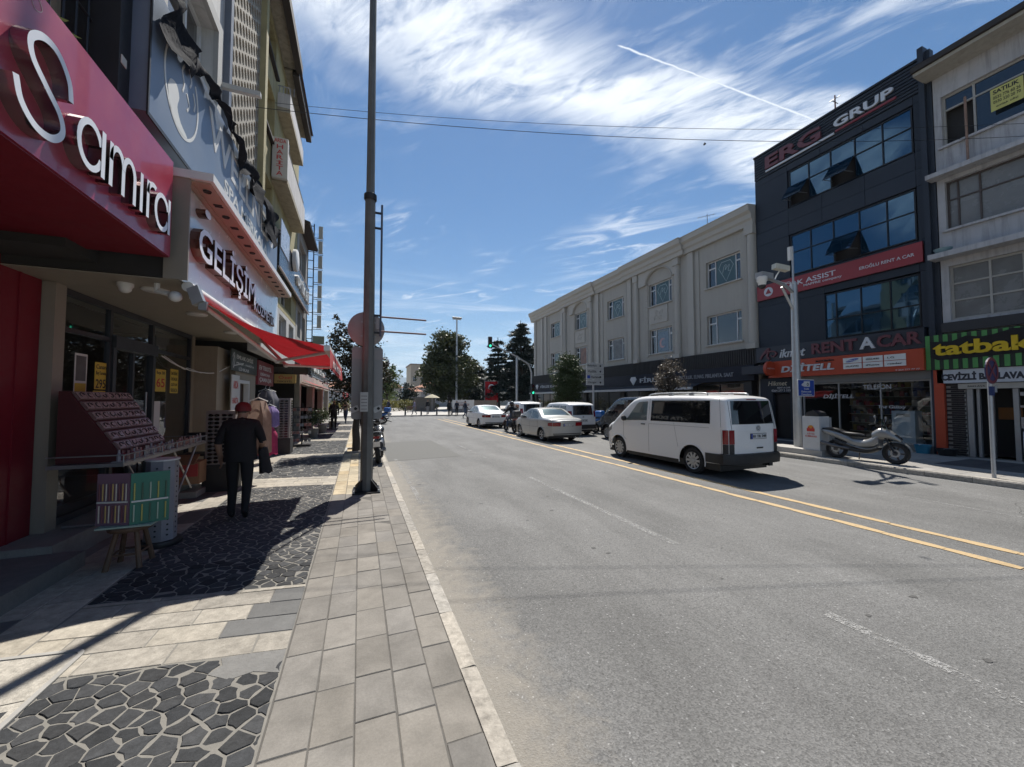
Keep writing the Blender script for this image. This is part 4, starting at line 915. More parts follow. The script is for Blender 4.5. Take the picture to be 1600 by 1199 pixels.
# goods on show outside
def sunglass_rack(loc, label, W, H, rows, cols_, face, base=.35):
    t = thing('sunglasses_rack', label, 'display rack', loc, 'sunglasses racks along the shop fronts'); x, y, z = loc
    m = MB(); m.box(x - W / 2, x + W / 2, y, y + W * .8, z + base, z + H); m.build('panel', pm('pale_rack', (.25, .22, .21), .6, var=.06), t)
    m = MB(); m.box(x - W / 2 - .03, x + W / 2 + .03, y - .02, y + W * .85, z, z + base - .003); m.build('base', BLACKP, t)
    F = CF; gm = MB(); r_, w_ = .022, (W - .04) / cols_
    for k in (-1, 1): gm.prism([(p[0] + k * w_ * .23, p[1]) for p in arc(0, 0, w_ * .19, .026, 0, 360, 8)[:-1]], 'y', -.02, -.012)
    gm.box(-w_ * .06, w_ * .06, -.02, -.014, .0, .01); gmesh = gm.mesh('sunglasses', pm('dark_lens', (.012, .01, .01), .15, var=0))
    pitch = (H - base - .06) / rows
    for i in range(cols_):
        for j in range(rows):
            o = link('sunglasses', gmesh, t); o.location = (x - W / 2 + .02 + w_ * (i + .5), y, z + base + .05 + j * pitch)
    for j in range(rows):
        o = link('sunglasses', gmesh, t); o.location = (x - W / 2 - .001, y + W * .4, z + base + .05 + j * pitch); o.rotation_euler[2] = R(-90); o.location = (x - W / 2 - .0, y + W * .4, z + base + .05 + j * pitch)
        o = link('sunglasses', gmesh, t); o.location = (x + W / 2, y + W * .4, z + base + .05 + j * pitch); o.rotation_euler[2] = R(90)
    return t
sunglass_rack((-2.42, 8.75, .13), 'tall pink grey sunglasses rack just behind the walking man', .46, 1.5, 13, 2, 1, .5)
sunglass_rack((-2.35, 13.9, .13), 'white sunglasses rack with black foot beyond the hung clothes', .62, 1.75, 15, 2, 1, .5)
# drinks-can style card rack, hung goods
t = thing('phone_case_rack', 'dark wire rack hung with small packets beyond the white rack', 'display rack', (-1.95, 15.9, .13))
m = MB(); m.cyl((-1.95, 16, .13), (-1.95, 16, 1.7), .025, n=8); m.box(-2.25, -1.65, 15.8, 16.2, .13, .2)
for k in range(5): m.box(-2.25, -1.65, 15.98, 16.02, .42 + k * .28, .44 + k * .28)
m.build('stand', BLACKM, t)
pk = [MB().box(-.05, .05, -.012, .012, -.1, .0).mesh('packet', pm('packet_%d' % k, c_, .5)) for k, c_ in enumerate(((.5, .48, .45), (.3, .32, .36), (.12, .12, .13), (.42, .2, .18)))]
for k in range(5):
    for i in range(5):
        o = link('packet', pk[rnd.randrange(4)], t); o.location = (-2.2 + i * .125, 15.95 + rnd.uniform(-.02, .02), .62 + k * .28 - .22); o = None
def garment(name, label, x, y, z, colr, w_, h, seed, grp='clothes hung outside the left shops'):
    t = thing(name, label, 'clothing', (x, y, z - h), grp); rr = random.Random(seed); m = MB(); n = 18; rings = []
    for j in range(8):
        v = j / 7; rw = w_ * (.55 + .45 * min(1, v * 3.5)) * (1 + .12 * v); zz_ = z - h * v
        rings.append([(x + rw * .5 * math.cos(2 * math.pi * k / n) * (1 + .12 * math.sin(5 * 2 * math.pi * k / n + seed)), y + .16 * math.sin(2 * math.pi * k / n) * (1 + .25 * math.sin(5 * 2 * math.pi * k / n)), zz_ + .04 * v * math.sin(3 * 2 * math.pi * k / n + seed)) for k in range(n)])
    m.loft(rings, True); m.build('cloth', cloth(name + str(seed), colr, .2, .2), t, 60, fix=False)
    m = MB(); m.tube([(x - w_ * .4, y, z - .02), (x, y, z + .06), (x + w_ * .4, y, z - .02)], .012, 6); m.tube(smooth([(x, y, z + .05), (x, y, z + .12), (x + .03, y, z + .16)], 3), .006, 5); m.build('hanger', WHITEP, t)
garment('hanging_garment', 'long cream cardigan on a hanger beside the sunglasses rack', -1.95, 9.35, 1.82, (.36, .26, .21), .42, 1.1, 1)
garment('hanging_garment', 'lilac garment hung outside the clothes shop', -2.3, 12.3, 1.65, (.32, .24, .48), .4, .55, 2)
garment('hanging_garment', 'bright pink garment hung low outside the clothes shop', -2.3, 12.2, 1.1, (.55, .06, .16), .42, .75, 3)
for k, (x, y, c_) in enumerate(((-2.6, 12.9, (.1, .1, .12)), (-2.6, 13.4, (.2, .2, .24)))): garment('hanging_garment', ['black garment in the clothes shop opening', 'grey garment in the clothes shop opening'][k], x, y + .4, 2.1, c_, .45, .9, 5 + k)
# plants and tables further on
for k, (x, y, h) in enumerate(((-1.9, 19.2, 1.0), (-1.75, 22.0, .9), (-1.5, 25.5, .8))):
    p = thing('potted_shrub', ['potted shrub past the black canopy', 'second potted shrub in front of the low shops', 'third potted shrub near the row end'][k], 'plant', (x, y, .13), 'shrubs in pots by the far shops')
    MB().lathe([(0, .13), (.17, .13), (.22, .5), (.235, .54), (.19, .54), (0, .5)], (x, y, 0), n=16).build('pot', pm('grey_pot', (.2, .19, .18), .7), p, 40)
    m = MB(); rr = random.Random(40 + k)
    for i in range(420):
        d = Vector((rr.gauss(0, 1), rr.gauss(0, 1), rr.gauss(0, 1))).normalized() * rr.uniform(.15, 1); c_ = Vector((x + d.x * .34, y + d.y * .34, .55 + h * .5 + d.z * h * .5)); e1 = Vector((rr.gauss(0, 1), rr.gauss(0, 1), rr.gauss(0, 1))).normalized() * .05; e2 = e1.orthogonal().normalized() * .03; m.add([c_ - e1, c_ + e2, c_ + e1, c_ - e2], [(0, 1, 2, 3)])
    m.build('leaves', PLEAF, p, fix=False)
# ---- display of the cosmetics shop in its shade
PINKB = pm('pink_display', (.17, .105, .10), .5, var=.08); MAROON = pm('maroon_side', (.07, .012, .015), .6); GREYS = pm('grey_rail', (.30, .30, .31), .35, .6, var=.05)  # display pink darkened in its base colour to strengthen the shade
t = thing('display_table', 'folding steel display table with rail standing on the shop plinth', 'table', (-2.65, 6.6, .36))
TX0, TX1, TY0, TY1, TZ = -3.15, -2.5, 5.75, 8.3, 1.12
MB().box(TX0, TX1, TY0, TY1, TZ - .04, TZ).build('table_top', GREYS, t)
m = MB(); m.tube([(TX0, TY0, TZ + .09), (TX1, TY0, TZ + .09), (TX1, TY1, TZ + .09), (TX0, TY1, TZ + .09)], .008, 6)
for k in range(12): y = TY0 + (TY1 - TY0) * k / 11; m.cyl((TX1, y, TZ), (TX1, y, TZ + .09), .006, n=5)
m.build('rail', STEEL, t)
for (ya, yb, x) in ((6.05, 6.75, TX1 - .05), (6.75, 6.05, TX1 - .1), (7.3, 8.0, TX1 - .05), (8.0, 7.3, TX1 - .1)):
    m = MB(); m.tube([(x, ya, .38), (x, yb, TZ - .05)], .016, 8); m.build('leg', GREYS, t)
for y in (6.05, 6.75): MB().tube([(TX0, y, .38), (TX1, y, .38)], .016, 8).build('foot_bar', GREYS, t)
t = thing('tiered_display', 'sloping pink tiered tray of small jewellery on the steel table', 'display stand', (-2.85, 6.4, TZ))
SP0, SP1 = Vector((-2.60, 0, TZ + .12)), Vector((-3.04, 0, TZ + .82)); sdr = (SP1 - SP0); sl = sdr.length; sdr.normalize(); snm = Vector((-sdr.z, 0, sdr.x)) * -1
m = MB(); m.loft([[(-3.12, y, TZ + .003), (-2.58, y, TZ + .003), (SP0.x, y, SP0.z), (SP1.x, y, SP1.z), (-3.12, y, SP1.z)] for y in (5.84, 7.02)], True, True); m.build('wedge', MAROON, t)
for k in range(6):
    c0 = SP0 + sdr * (sl * (k + .5) / 6); m = MB(); m.obox((c0.x + snm.x * .012, 6.43, c0.z + snm.z * .012), (0, .56, 0), sdr * sl * .066, snm * .01); ti = m.build('tier', PINKB, t)
    for i in range(8):
        y = 5.95 + i * .138; m = MB(); cc = c0 + snm * .026; m.obox((cc.x, y, cc.z), (0, .058, 0), sdr * sl * .052, snm * .004); pnl = m.build('tray', MATS.get('blush_tray') or pm('blush_tray', (.36, .26, .25), .4, var=.15), ti); m = MB(); ct = cc + snm * .008; m.tube([(ct.x + sdr.x * .03 * math.sin(a * .8 + i), y + .036 * math.cos(a * .8 + i), ct.z + sdr.z * .03 * math.sin(a * .8 + i)) for a in range(6)], .006, 4); o_ = m.build('bangle', BLACKP, None); o_.parent = ti
cb = [MB().lathe([(0, 0), (.02, 0), (.022, .06), (.012, .075), (.012, .1), (0, .1)], n=8).mesh('bottle', pm('bottle_%d' % k, c_, .25)) for k, c_ in enumerate(((.42, .4, .38), (.4, .24, .22), (.3, .3, .34), (.16, .05, .06)))]
t = thing('bottle_tray', 'row of small cosmetic bottles along the front of the steel table', 'cosmetics', (-2.56, 7, TZ))
MB().box(-2.63, -2.51, 5.8, 8.25, TZ + .002, TZ + .012).build('tray', pm('clear_tray', (.4, .4, .4), .3), t)
for i in range(44): o = link('bottle', cb[rnd.randrange(4)], t); o.location = (-2.57 + rnd.uniform(-.02, .02), 5.83 + i * .055, TZ + .013); o.scale = (1, 1, rnd.uniform(.9, 1.35))
t = thing('wooden_stool', 'small round topped wooden stool under the coloured display cards', 'stool', (-2.2, 5.25, .13))
WOOD = pm('old_wood', (.13, .075, .045), .6, var=.25, scale=12)
MB().lathe([(0, .50), (.17, .50), (.18, .515), (.18, .535), (.17, .545), (0, .545)], (-2.2, 5.25, 0), n=20).build('seat', WOOD, t, 40)
for a in range(4):
    c_, s_ = math.cos(R(45 + 90 * a)), math.sin(R(45 + 90 * a)); MB().tube([(-2.2 + .11 * c_, 5.25 + .11 * s_, .5), (-2.2 + .19 * c_, 5.25 + .19 * s_, .13)], [.022, .026], 8).build('leg', WOOD, t)
m = MB(); m.tube([(-2.2 + .16 * math.cos(R(45 + 90 * a)), 5.25 + .16 * math.sin(R(45 + 90 * a)), .27) for a in range(5)], .012, 6); m.build('stretcher', WOOD, t)
t = thing('card_display', 'two sided pink and green card display of pens and clips on the stool', 'display stand', (-2.2, 5.25, .55))
m = MB(); m.box(-2.42, -1.98, 5.1, 5.4, .548, .565); m.build('tray', pm('pale_green_tray', (.35, .45, .38), .5), t)
PNK = pm('mauve_card', (.2, .12, .17), .6, var=.12); GRN = pm('green_card', (.03, .17, .12), .5, var=.1)
def card(cx, cy, ang, mat, items, cols2):
    c_, s_ = math.cos(R(ang)), math.sin(R(ang)); U_ = Vector((c_, s_, 0)); NN = Vector((s_, -c_, 0)); o0 = Vector((cx, cy, .567))
    m = MB(); m.obox(o0 + U_ * .15 + Vector((0, 0, .26)), U_ * .15, NN * .012, (0, 0, .26)); cdo = m.build('card', mat, t)
    for r_ in range(2):
        for i in range(items):
            m = MB(); p0 = o0 + U_ * (.03 + .24 * i / (items - 1)) + NN * .02 + Vector((0, 0, .03 + r_ * .22)); m.tube([p0, p0 + Vector((0, 0, .17))], .007, 5); m.build('pen', cols2[(i + r_) % len(cols2)], cdo)
    m = MB(); m.obox(o0 + U_ * .15 + NN * .022 + Vector((0, 0, .235)), U_ * .14, NN * .004, (0, 0, .008)); m.build('strap', WHITEP, cdo)
card(-2.46, 5.22, -14, PNK, 9, [pm('pen_a', (.5, .45, .4), .4), pm('pen_b', (.12, .02, .04), .4), pm('pen_c', (.45, .3, .1), .4)])
card(-2.165, 5.13, 20, GRN, 5, [pm('clip_a', (.4, .5, .4), .4), pm('clip_b', (.45, .4, .1), .4), pm('clip_c', (.05, .12, .08), .4)])
t = thing('pegboard_column', 'white perforated column rack on a black foot behind the stool', 'display rack', (-2.18, 5.85, .13))
MB().lathe([(0, .13), (.2, .13), (.21, .16), (.2, .19), (0, .19)], (-2.18, 5.85, 0), n=20).build('foot', BLACKP, t, 40)
m = MB(); m.prism([(-2.18 + .15 * math.cos(R(22.5 + 45 * k)), 5.85 + .15 * math.sin(R(22.5 + 45 * k))) for k in range(8)], 'z', .192, 1.12); m.build('column', pm('pale_lilac_metal', (.28, .275, .30), .5), t)
for j in range(14):
    for a in (-112.5 + 22.5, -45, 0):
        c_, s_ = math.cos(R(a)), math.sin(R(a)); m = MB(); m.cyl((-2.18 + .137 * c_, 5.85 + .137 * s_, .26 + j * .06), (-2.18 + .142 * c_, 5.85 + .142 * s_, .26 + j * .06), .011, n=8); m.build('peg_hole', BLACKP, t)
MB().lathe([(0, 1.122), (.16, 1.122), (.16, 1.14), (0, 1.15)], (-2.18, 5.85, 0), n=16).build('cap', WHITEP, t)
t = thing('side_chair', 'black steel framed chair by the shop doorway', 'chair', (-2.85, 9.0, .36))
MB().box(-3.05, -2.65, 8.75, 9.15, .8, .84).build('seat', BLACKP, t)
for (x, y) in ((-3.04, 8.77), (-2.66, 8.77), (-3.04, 9.13), (-2.66, 9.13)): MB().cyl((x, y, .365 if x < -2.87 else .14), (x, y, .8), .013, n=6).build('leg', BLACKM, t)
m = MB(); m.tube([(-3.04, 9.13, .84), (-3.06, 9.2, 1.2), (-2.66, 9.2, 1.2), (-2.66, 9.13, .84)], .013, 6); m.box(-3.04, -2.68, 9.17, 9.2, 1.0, 1.2); m.build('backrest', BLACKM, t)
t = thing('cardboard_box', 'open brown cardboard box with red print by the door', 'box', (-2.75, 8.1, .36))
m = MB(); m.box(-2.95, -2.6, 8.35, 8.68, .365, .75); m.build('carton', pm('cardboard', (.28, .16, .09), .8, var=.1), t); m = MB(); m.obox((-2.78, 8.3, .80), (.16, 0, 0), (0, .12, .07), (0, -.003, .005)); m.build('flap', pm('cardboard', (.28, .16, .09), .8), t); MB().box(-2.93, -2.62, 8.33, 8.348, .5, .72).build('printed_panel', pm('red_print', (.4, .05, .05), .6), t)
import numpy as np, math
F=600.; CX,CY=800.,599.5
VPX=562.; HY=624.
H=1.85
pitch=math.atan((HY-CY)/F)
yaw=math.atan((CX-VPX)/F*math.cos(pitch)) # approx: camera turned right
def axes():
    fw=np.array([math.sin(yaw)*math.cos(pitch),math.cos(yaw)*math.cos(pitch),math.sin(pitch)])
    rt=np.array([math.cos(yaw),-math.sin(yaw),0.])
    up=np.cross(rt,fw); return rt,up,fw
C=np.array([0,0,H])
def ray(u,v):
    rt,up,fw=axes(); return rt*(u-CX)/F+up*(CY-v)/F+fw
def onz(u,v,z=0.):
    d=ray(u,v); t=(z-C[2])/d[2]; return C+d*t
def onx(u,v,x):
    d=ray(u,v); t=x/d[0]; return C+d*t
def ony(u,v,y):
    d=ray(u,v); t=y/d[1]; return C+d*t
def proj(p):
    rt,up,fw=axes(); q=np.array(p,float)-C
    w=q@fw; return CX+F*(q@rt)/w, CY-F*(q@up)/w
np.set_printoptions(precision=2,suppress=True)

# ================================================================ RIGHT SIDE OF THE STREET
XR = 17.0
def rb(m, y0, y1, z0, z1, c0, c1): return m.box(XR - c1, XR - c0, min(y0, y1), max(y0, y1), z0, z1)     # box on the right facade, c = how far it stands out
def rpart(name, mat, par, *a): return rb(MB(), *a).build(name, mat, par)
RO = lambda y, z, c=0.: (XR - c, y, z)          # text origin (text runs towards smaller Y)
# ---- dark office building
CLAD = piecemat('dark_cladding', (.030, .037, .050), .10, .38, .02, None, 2, .08); BLK = pm('black_frame', (.012, .013, .016), .35, .3, var=.1)
e = thing('office_building', 'four storey charcoal clad office building with blue mirror glazing and ERG GRUP sign', 'building', (20, 9.2, .13))
MB().box(XR + .25, 26, 6.44, 12.14, .13, 13.0).build('core', DARKIN, e)
holes = [(6.64, 10.66, 10.05, 11.65), (6.64, 10.66, 7.1, 8.85), (6.62, 10.32, 4.2, 6.0)]
ysp = [6.42, 6.62, 8.0, 9.4, 10.68, 12.12]; zsp = [4.17, 6.03, 6.3, 7.0, 7.08, 8.87, 9.45, 10.03, 11.67, 11.95]
for i in range(5):
    for j in range(9):
        ya, yb, za, zb = ysp[i], ysp[i + 1], zsp[j], zsp[j + 1]
        if any(h[0] - .05 < ya and yb < h[1] + .05 and h[2] - .05 < za and zb < h[3] + .05 for h in holes): continue
        rpart('cladding_panel', CLAD, e, ya + .006, yb - .006, za + .006, zb - .006, -.24, .0)
for k in range(9):
    z = 11.96 + k * .117; m = MB(); m.prism([(XR - .0, z), (XR - .05, z + .012), (XR - .05, z + .085), (XR - .0, z + .105), (XR + .2, z + .105), (XR + .2, z)], 'y', 6.44, 12.1)
    m.v = [(p[0], p[1], p[2]) for p in m.v]; m.build('louvre', CLAD, e)
m = MB(); rb(m, 6.28, 6.42, .13, 13.35, -.2, .14); rb(m, 6.16, 6.279, .13, 13.2, -.2, .02); m.build('corner_fin', CLAD, e)
rpart('parapet_cap', BLK, e, 6.43, 12.13, 13.02, 13.1, -.3, .07)
def glazing(y0, y1, z0, z1, cols_, mid, opens):
    """ribbon window: y1 is the camera-left end; every pane a sub-part; opened panes hinge out at their upper edge"""
    W_ = y1 - y0; w_ = window(e, RF, RO(y1, z0), W_, z1 - z0, cols_, (mid,), BLK, WINB, .045, .03, name='ribbon_window', open_panes=[(i, 0) for i in opens])
    vs_ = [0, *cols_, 1]
    for i in opens:
        a0, a1 = W_ * vs_[i] + .02, W_ * vs_[i + 1] - .02; h = (z1 - z0) * mid - .04; zt = z0 + (z1 - z0) * mid - .02
        A = R(38); m = MB(); c0 = Vector(RO(y1 - (a0 + a1) / 2, zt, .02)); dn = Vector((-math.sin(A), 0, -math.cos(A))); m.obox(c0 + dn * h / 2, (0, (a1 - a0) / 2, 0), dn * h / 2, Vector((-math.cos(A), 0, math.sin(A))) * .015); m.build('open_pane', WINB, w_)
        m = MB(); q = c0 + dn * h
        for s_ in (-1, 1): m.cyl((q.x, q.y + s_ * (a1 - a0) * .45, q.z), (XR, q.y + s_ * (a1 - a0) * .45, zt - h * .7), .012, n=5)
        m.build('stay', STEEL, w_)
glazing(6.66, 10.64, 10.07, 11.63, (.197, .395, .595, .80), .56, (0, 2)); glazing(6.66, 10.64, 7.12, 8.83, (.197, .4, .61, .81), .56, (2,)); glazing(6.64, 10.3, 4.22, 5.98, (.12, .345, .56, .79), .42, ())
for (z0, z1, yy) in ((10.05, 11.65, 10.64), (7.1, 8.85, 10.64)): pass
MAR = pm('maroon_letter', (.13, .035, .045), .4, var=.05); SILV = pm('silver_letter', (.55, .56, .58), .35, .2, var=.04)
text(e, 'ERG', RF, RO(11.55, 12.22, .05), 2.25, .56, MAR, .07, letters=True, bold=.03); text(e, 'GRUP', RF, RO(8.85, 12.3, .05), 1.8, .34, SILV, .07, letters=True, bold=.03)
rpart('underline', SILV, e, 8.85, 11.55, 12.1, 12.17, .05, .1); rpart('underline', pm('red_bar', (.22, .03, .04), .4), e, 7.0, 8.8, 12.15, 12.22, .05, .1)
REDS = pm('assist_red', (.27, .028, .035), .4, var=.05)
s1 = rpart('red_sign', REDS, e, 6.5, 12.08, 6.32, 6.98, .02, .1)
text(s1, 'TÜRK ASSIST', RF, RO(11.05, 6.62, .1), 2.1, .24, SILV, .006); text(s1, 'MAPFRE company', RF, RO(10.1, 6.45, .1), 1.35, .12, SILV, .005); text(s1, 'EROĞLU RENT A CAR', RF, RO(8.2, 6.56, .1), 1.5, .15, SILV, .005)
m = MB(); m.lathe([(0, 0), (.2, 0), (.2, -.008), (0, -.008)], (0, 0, 0), 'x', 28); m.xf(Matrix.Translation((XR - .105, 11.55, 6.64))); em_ = m.build('round_emblem', SILV, s1)
m = MB(); m.prism([(11.55 + .15 * math.sin(R(120 * k)), 6.63 + .15 * math.cos(R(120 * k))) for k in range(3)], 'x', XR - .122, XR - .114); m.build('triangle', REDS, em_)
NAV = pm('navy_sign', (.022, .026, .038), .35, var=.06)
s2 = rpart('rent_sign', NAV, e, 6.5, 12.12, 3.5, 4.16, .0, .22)
text(s2, 'ikmet', RF, RO(11.05, 3.62, .22), .98, .36, SILV, .05, shear=.25); text(s2, 'RENT', RF, RO(9.78, 3.64, .22), 1.5, .42, MAR, .06, letters=True, bold=.03); text(s2, 'A', RF, RO(8.2, 3.64, .22), .45, .42, SILV, .06, bold=.03); text(s2, 'CAR', RF, RO(7.7, 3.64, .22), 1.15, .42, MAR, .06, letters=True, bold=.03)
m = MB(); stroke_ribbon(m, smooth([(0, .0), (.15, .22), (.38, .42), (.32, .1), (.42, -.05)], 5), RF, RO(11.9, 3.65, .22), .08, .05); stroke_ribbon(m, smooth([(.1, .14), (.3, .26), (.55, .3), (.72, .2), (.6, .05), (.5, .12)], 5), RF, RO(11.9, 3.65, .22), .05, .06); m.build('script_initial', [MAR, MAR], s2)
OR = pm('phone_shop_orange', (.42, .055, .02), .4, var=.05)
s3 = rpart('orange_sign', OR, e, 6.5, 11.5, 2.78, 3.48, .0, .32)
text(s3, 'DİJİTELL', RF, RO(10.95, 2.9, .32), 1.95, .42, SILV, .05, shear=.22, letters=True, bold=.03); text(s3, 'İLETİŞİM', RF, RO(9.6, 3.3, .32), .6, .07, INK, .06, shear=.2)
BLUEL = pm('blue_print', (.02, .05, .3), .5)
for i, nm in enumerate(('SAMSUNG', 'GENERAL MOBILE', 'LG', 'HUAWEI', 'iPhone', 'reeder')):
    r_, c_ = divmod(i, 3); y = 8.68 - c_ * .6; z = 3.17 - r_ * .21; pl = rpart('brand_plate', WHITEP, s3, y - .56, y, z, z + .19, .32, .345)
    if i == 0: m = MB(); m.prism([(y - .28 + .2 * math.cos(R(30 * k)), z + .095 + .05 * math.sin(R(30 * k)) - .04 * math.cos(R(30 * k))) for k in range(12)], 'x', XR - .35, XR - .345); m.build('oval', BLUEL, pl)
    text(pl, nm, RF, RO(y - .09, z + .06, .35), .38 if i != 2 else .18, .06, WHITEP if i == 0 else INK, .003)
text(s3, '0 264 777 77 77', RF, RO(7.2, 2.8, .32), .6, .05, SILV, .003)
d = thing('round_blade_sign', 'round orange blade sign on a dark arm beside the phone shop fascia', 'sign', (16.4, 11.4, 2.8))
m = MB().lathe([(0, -.07), (.3, -.07), (.32, -.05), (.32, .05), (.3, .07), (0, .07)], (16.45, 11.3, 3.17), 'y', 28); m.build('disc', OR, d, 40); text(d, 'DİJİTELL', CF, (16.22, 11.228, 3.13), .46, .08, SILV, .004)
MB().box(16.45, 17.0, 11.38, 12.6, 2.98, 3.34).build('arm_box', NAV, d)
# ground floor
rpart('stall_riser', pm('grey_shutter_box', (.17, .17, .165), .55, var=.06), e, 6.45, 10.36, .13, .34, -.1, .02); rpart('shutter_box', MATS['grey_shutter_box'], e, 6.45, 10.36, 2.5, 2.775, -.2, .06)
window(e, RF, RO(10.34, .345), 3.86, 2.15, (.33, .66), (), STEEL, SGL, .05, .05, name='shop_window')
wall(RF, RO(12.12, .13), 1.74, 2.64, [(.55, 1.3, .02, 2.0)], .2, CLAD, e); MB().box(XR + .16, XR + .2, 10.82, 11.56, .14, 2.1).build('door', BLK, e)
text(e, 'Hikmet', RF, RO(11.75, 2.44, .0), .8, .2, pm('cream_script', (.5, .46, .36), .5), .004, shear=.2); text(e, 'RENT A CAR', RF, RO(11.35, 2.31, .0), .55, .07, SILV, .003); text(e, '0264 277 2 333', RF, RO(11.6, 2.18, .0), .8, .09, SILV, .003)
text(e, 'DİJİTELL', RF, RO(9.6, 1.85, -.06), 1.0, .22, SILV, .003, shear=.2); text(e, 'TELEFON', RF, RO(8.3, 2.2, -.06), .8, .17, SILV, .003); text(e, 'The Galaxy', RF, RO(7.9, 1.5, -.06), .75, .14, SILV, .003, shear=.2)
MB().box(XR + .02, XR + 3.6, 6.46, 10.36, .28, .34).build('shop_floor', pm('shop_floor', (.2, .19, .18), .5), e); MB().box(XR + 3.3, XR + 3.4, 6.46, 10.34, .34, 2.7).build('shop_back', pm('shop_back', (.2, .185, .17), .7), e)
e2 = bpy.data.objects[e.name]
for o in e.children:
    if o.name.startswith('core'): bpy.data.objects.remove(o); break
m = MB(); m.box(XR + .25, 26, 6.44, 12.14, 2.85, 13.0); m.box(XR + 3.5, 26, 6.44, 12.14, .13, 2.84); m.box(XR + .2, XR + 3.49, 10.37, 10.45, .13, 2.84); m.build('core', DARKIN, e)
sh = thing('phone_shelves', 'glass fronted shelves of phones and boxes inside the phone shop', 'shelves', (19.9, 8.4, .34))
m = MB()
for k in range(6): m.box(19.9, 20.28, 6.6, 10.2, .5 + k * .36, .52 + k * .36)
m.build('boards', WHITEP, sh); g = MB()
for k in range(6):
    y = 6.65
    while y < 10.1: wd = rnd.uniform(.06, .2); g.mi = rnd.randrange(5); g.box(19.95, 20.2, y, y + wd * .85, .521 + k * .36, .521 + k * .36 + rnd.uniform(.08, .28)); y += wd
tag(g.build('boxed_goods', [MATS['goods_a'], MATS['goods_b'], MATS['goods_c'], MATS['goods_d'], MATS['goods_e']], sh), kind='stuff')
f_ = thing('white_fridge', 'narrow white cabinet standing inside the phone shop window', 'cabinet', (17.4, 7.4, .34)); MB().box(17.25, 17.7, 7.0, 7.6, .345, 1.45).build('cabinet', pm('bluish_white', (.5, .55, .6), .35), f_); rb(MB(), 7.12, 7.48, 1.25, 1.36, -.25, -.243).build('label_plate', STEEL, f_)
rpart('orange_jamb', OR, e, 6.14, 6.36, .13, 2.76, .021, .15)
m = MB()
# roof mast
ms = thing('roof_mast', 'thin mast with cross bars on the office building roof', 'antenna', (18.5, 9.6, 13.0)); m.cyl((18.5, 9.6, 13.0), (18.5, 9.6, 14.7), .035, .025, 6); m.build('pole', pm('rusty_red', (.16, .06, .05), .7), ms); m = MB(); m.cyl((18.3, 9.6, 14.4), (18.7, 9.6, 14.4), .018, n=5); m.cyl((18.5, 9.4, 14.55), (18.5, 9.8, 14.55), .018, n=5); m.build('cross_bars', STEEL, ms)

# ---- white block on the far right with the sweet shop
w_ = thing('white_block', 'weathered white apartment block with wide windows above the baklava shop', 'building', (20, 3, .13))
WB = pm('weathered_white', (.42, .42, .43), .85, var=.12, scale=2.5, bump=.15, stain=.42); WBS = pm('weathered_soffit', (.40, .38, .33), .9, var=.15, stain=.2)
MB().box(XR + .32, 26, -4, 6.15, 3.9, 12.2).build('core', DARKIN, w_)
hs = []
def ry(y): return 6.14 - y                       # facade abscissa runs from the camera-left end
for (z0, z1) in ((9.8, 11.42), (7.14, 8.66), (4.3, 5.98)): hs.append((ry(5.97), ry(1.2), z0 - 3.9, z1 - 3.9))
wall(RF, RO(6.14, 3.9), 10, 8.4, hs, .3, WB, w_)
TGL = pm('bluish_glass', (.012, .02, .032), .06, var=0, spec=.8, ior=1.6); CURT = pm('curtained_glass', (.16, .165, .165), .25, var=.25, scale=2, spec=.6)
fm = pm('dingy_white_frame', (.36, .35, .32), .6, var=.1)
w1 = window(w_, RF, RO(5.97, 9.8), 4.77, 1.62, (.14, .48, .75), (.72,), fm, TGL, .06, .1, WB, open_panes=((0, 0),)); window(w_, RF, RO(5.97, 7.14), 4.77, 1.52, (.05, .145, .45, .72), (.62,), pm('brown_frame', (.07, .055, .05), .6), CURT, .05, .12, WB); window(w_, RF, RO(5.97, 4.3), 4.77, 1.68, (.17, .30, .62), (.36, .67), fm, CURT, .06, .1)
n_ = rpart('sale_notice', pm('pale_yellow_paper', (.50, .48, .15), .7, var=.08), w_, 4.35, 4.95, 10.2, 10.85, .01, .02)
text(n_, 'SATILIK', RF, RO(4.9, 10.68, .02), .48, .12, INK, .003, bold=.03); text(n_, '0532 776 60 26', RF, RO(4.9, 10.53, .02), .5, .09, INK, .003); text(n_, '0530 320 20 70', RF, RO(4.9, 10.4, .02), .5, .09, INK, .003); text(n_, 'emlak ofisi', RF, RO(4.85, 10.28, .02), .4, .06, INK, .003)
for (z, c, h) in ((8.78, .42, .14), (6.2, .48, .16)):
    rpart('ledge', WB, w_, -4, 6.25, z, z + h, -.05, c)
rpart('sill_band', pm('dark_band', (.03, .03, .033), .7), w_, -4, 6.14, 3.92, 4.22, .003, .12)
m = MB(); rb(m, -4, 6.3, 12.1, 12.2, -.3, .75); m.build('eave_soffit', WBS, w_); m = MB(); rb(m, -4, 6.32, 12.2, 12.36, -.3, .85); m.build('gutter', SOOT, w_)
m = MB(); m.prism([(XR - .85, 12.37), (XR + 4.5, 14.2), (26, 12.37)], 'y', -4, 6.3); m.build('roof', pm('old_tile_roof', (.1, .06, .05), .85, var=.2), w_)
m = MB(); m.cyl((XR - .1, 5.42, 8.95), (XR - .1, 5.42, 11.0), .03, n=6); m.build('flagpole_stub', pm('rusty_tube', (.25, .16, .12), .7, var=.2), w_)
m = MB().lathe([(0, 6.363), (.12, 6.363), (.2, 6.5), (.21, 6.52), (.18, 6.52), (0, 6.4)], (XR - .2, 6.0, 0), n=16); tag(m.build('wash_basin', pm('pale_teal_plastic', (.2, .3, .32), .5), None, 40), 'round pale basin left on the ledge of the white block', 'basin')
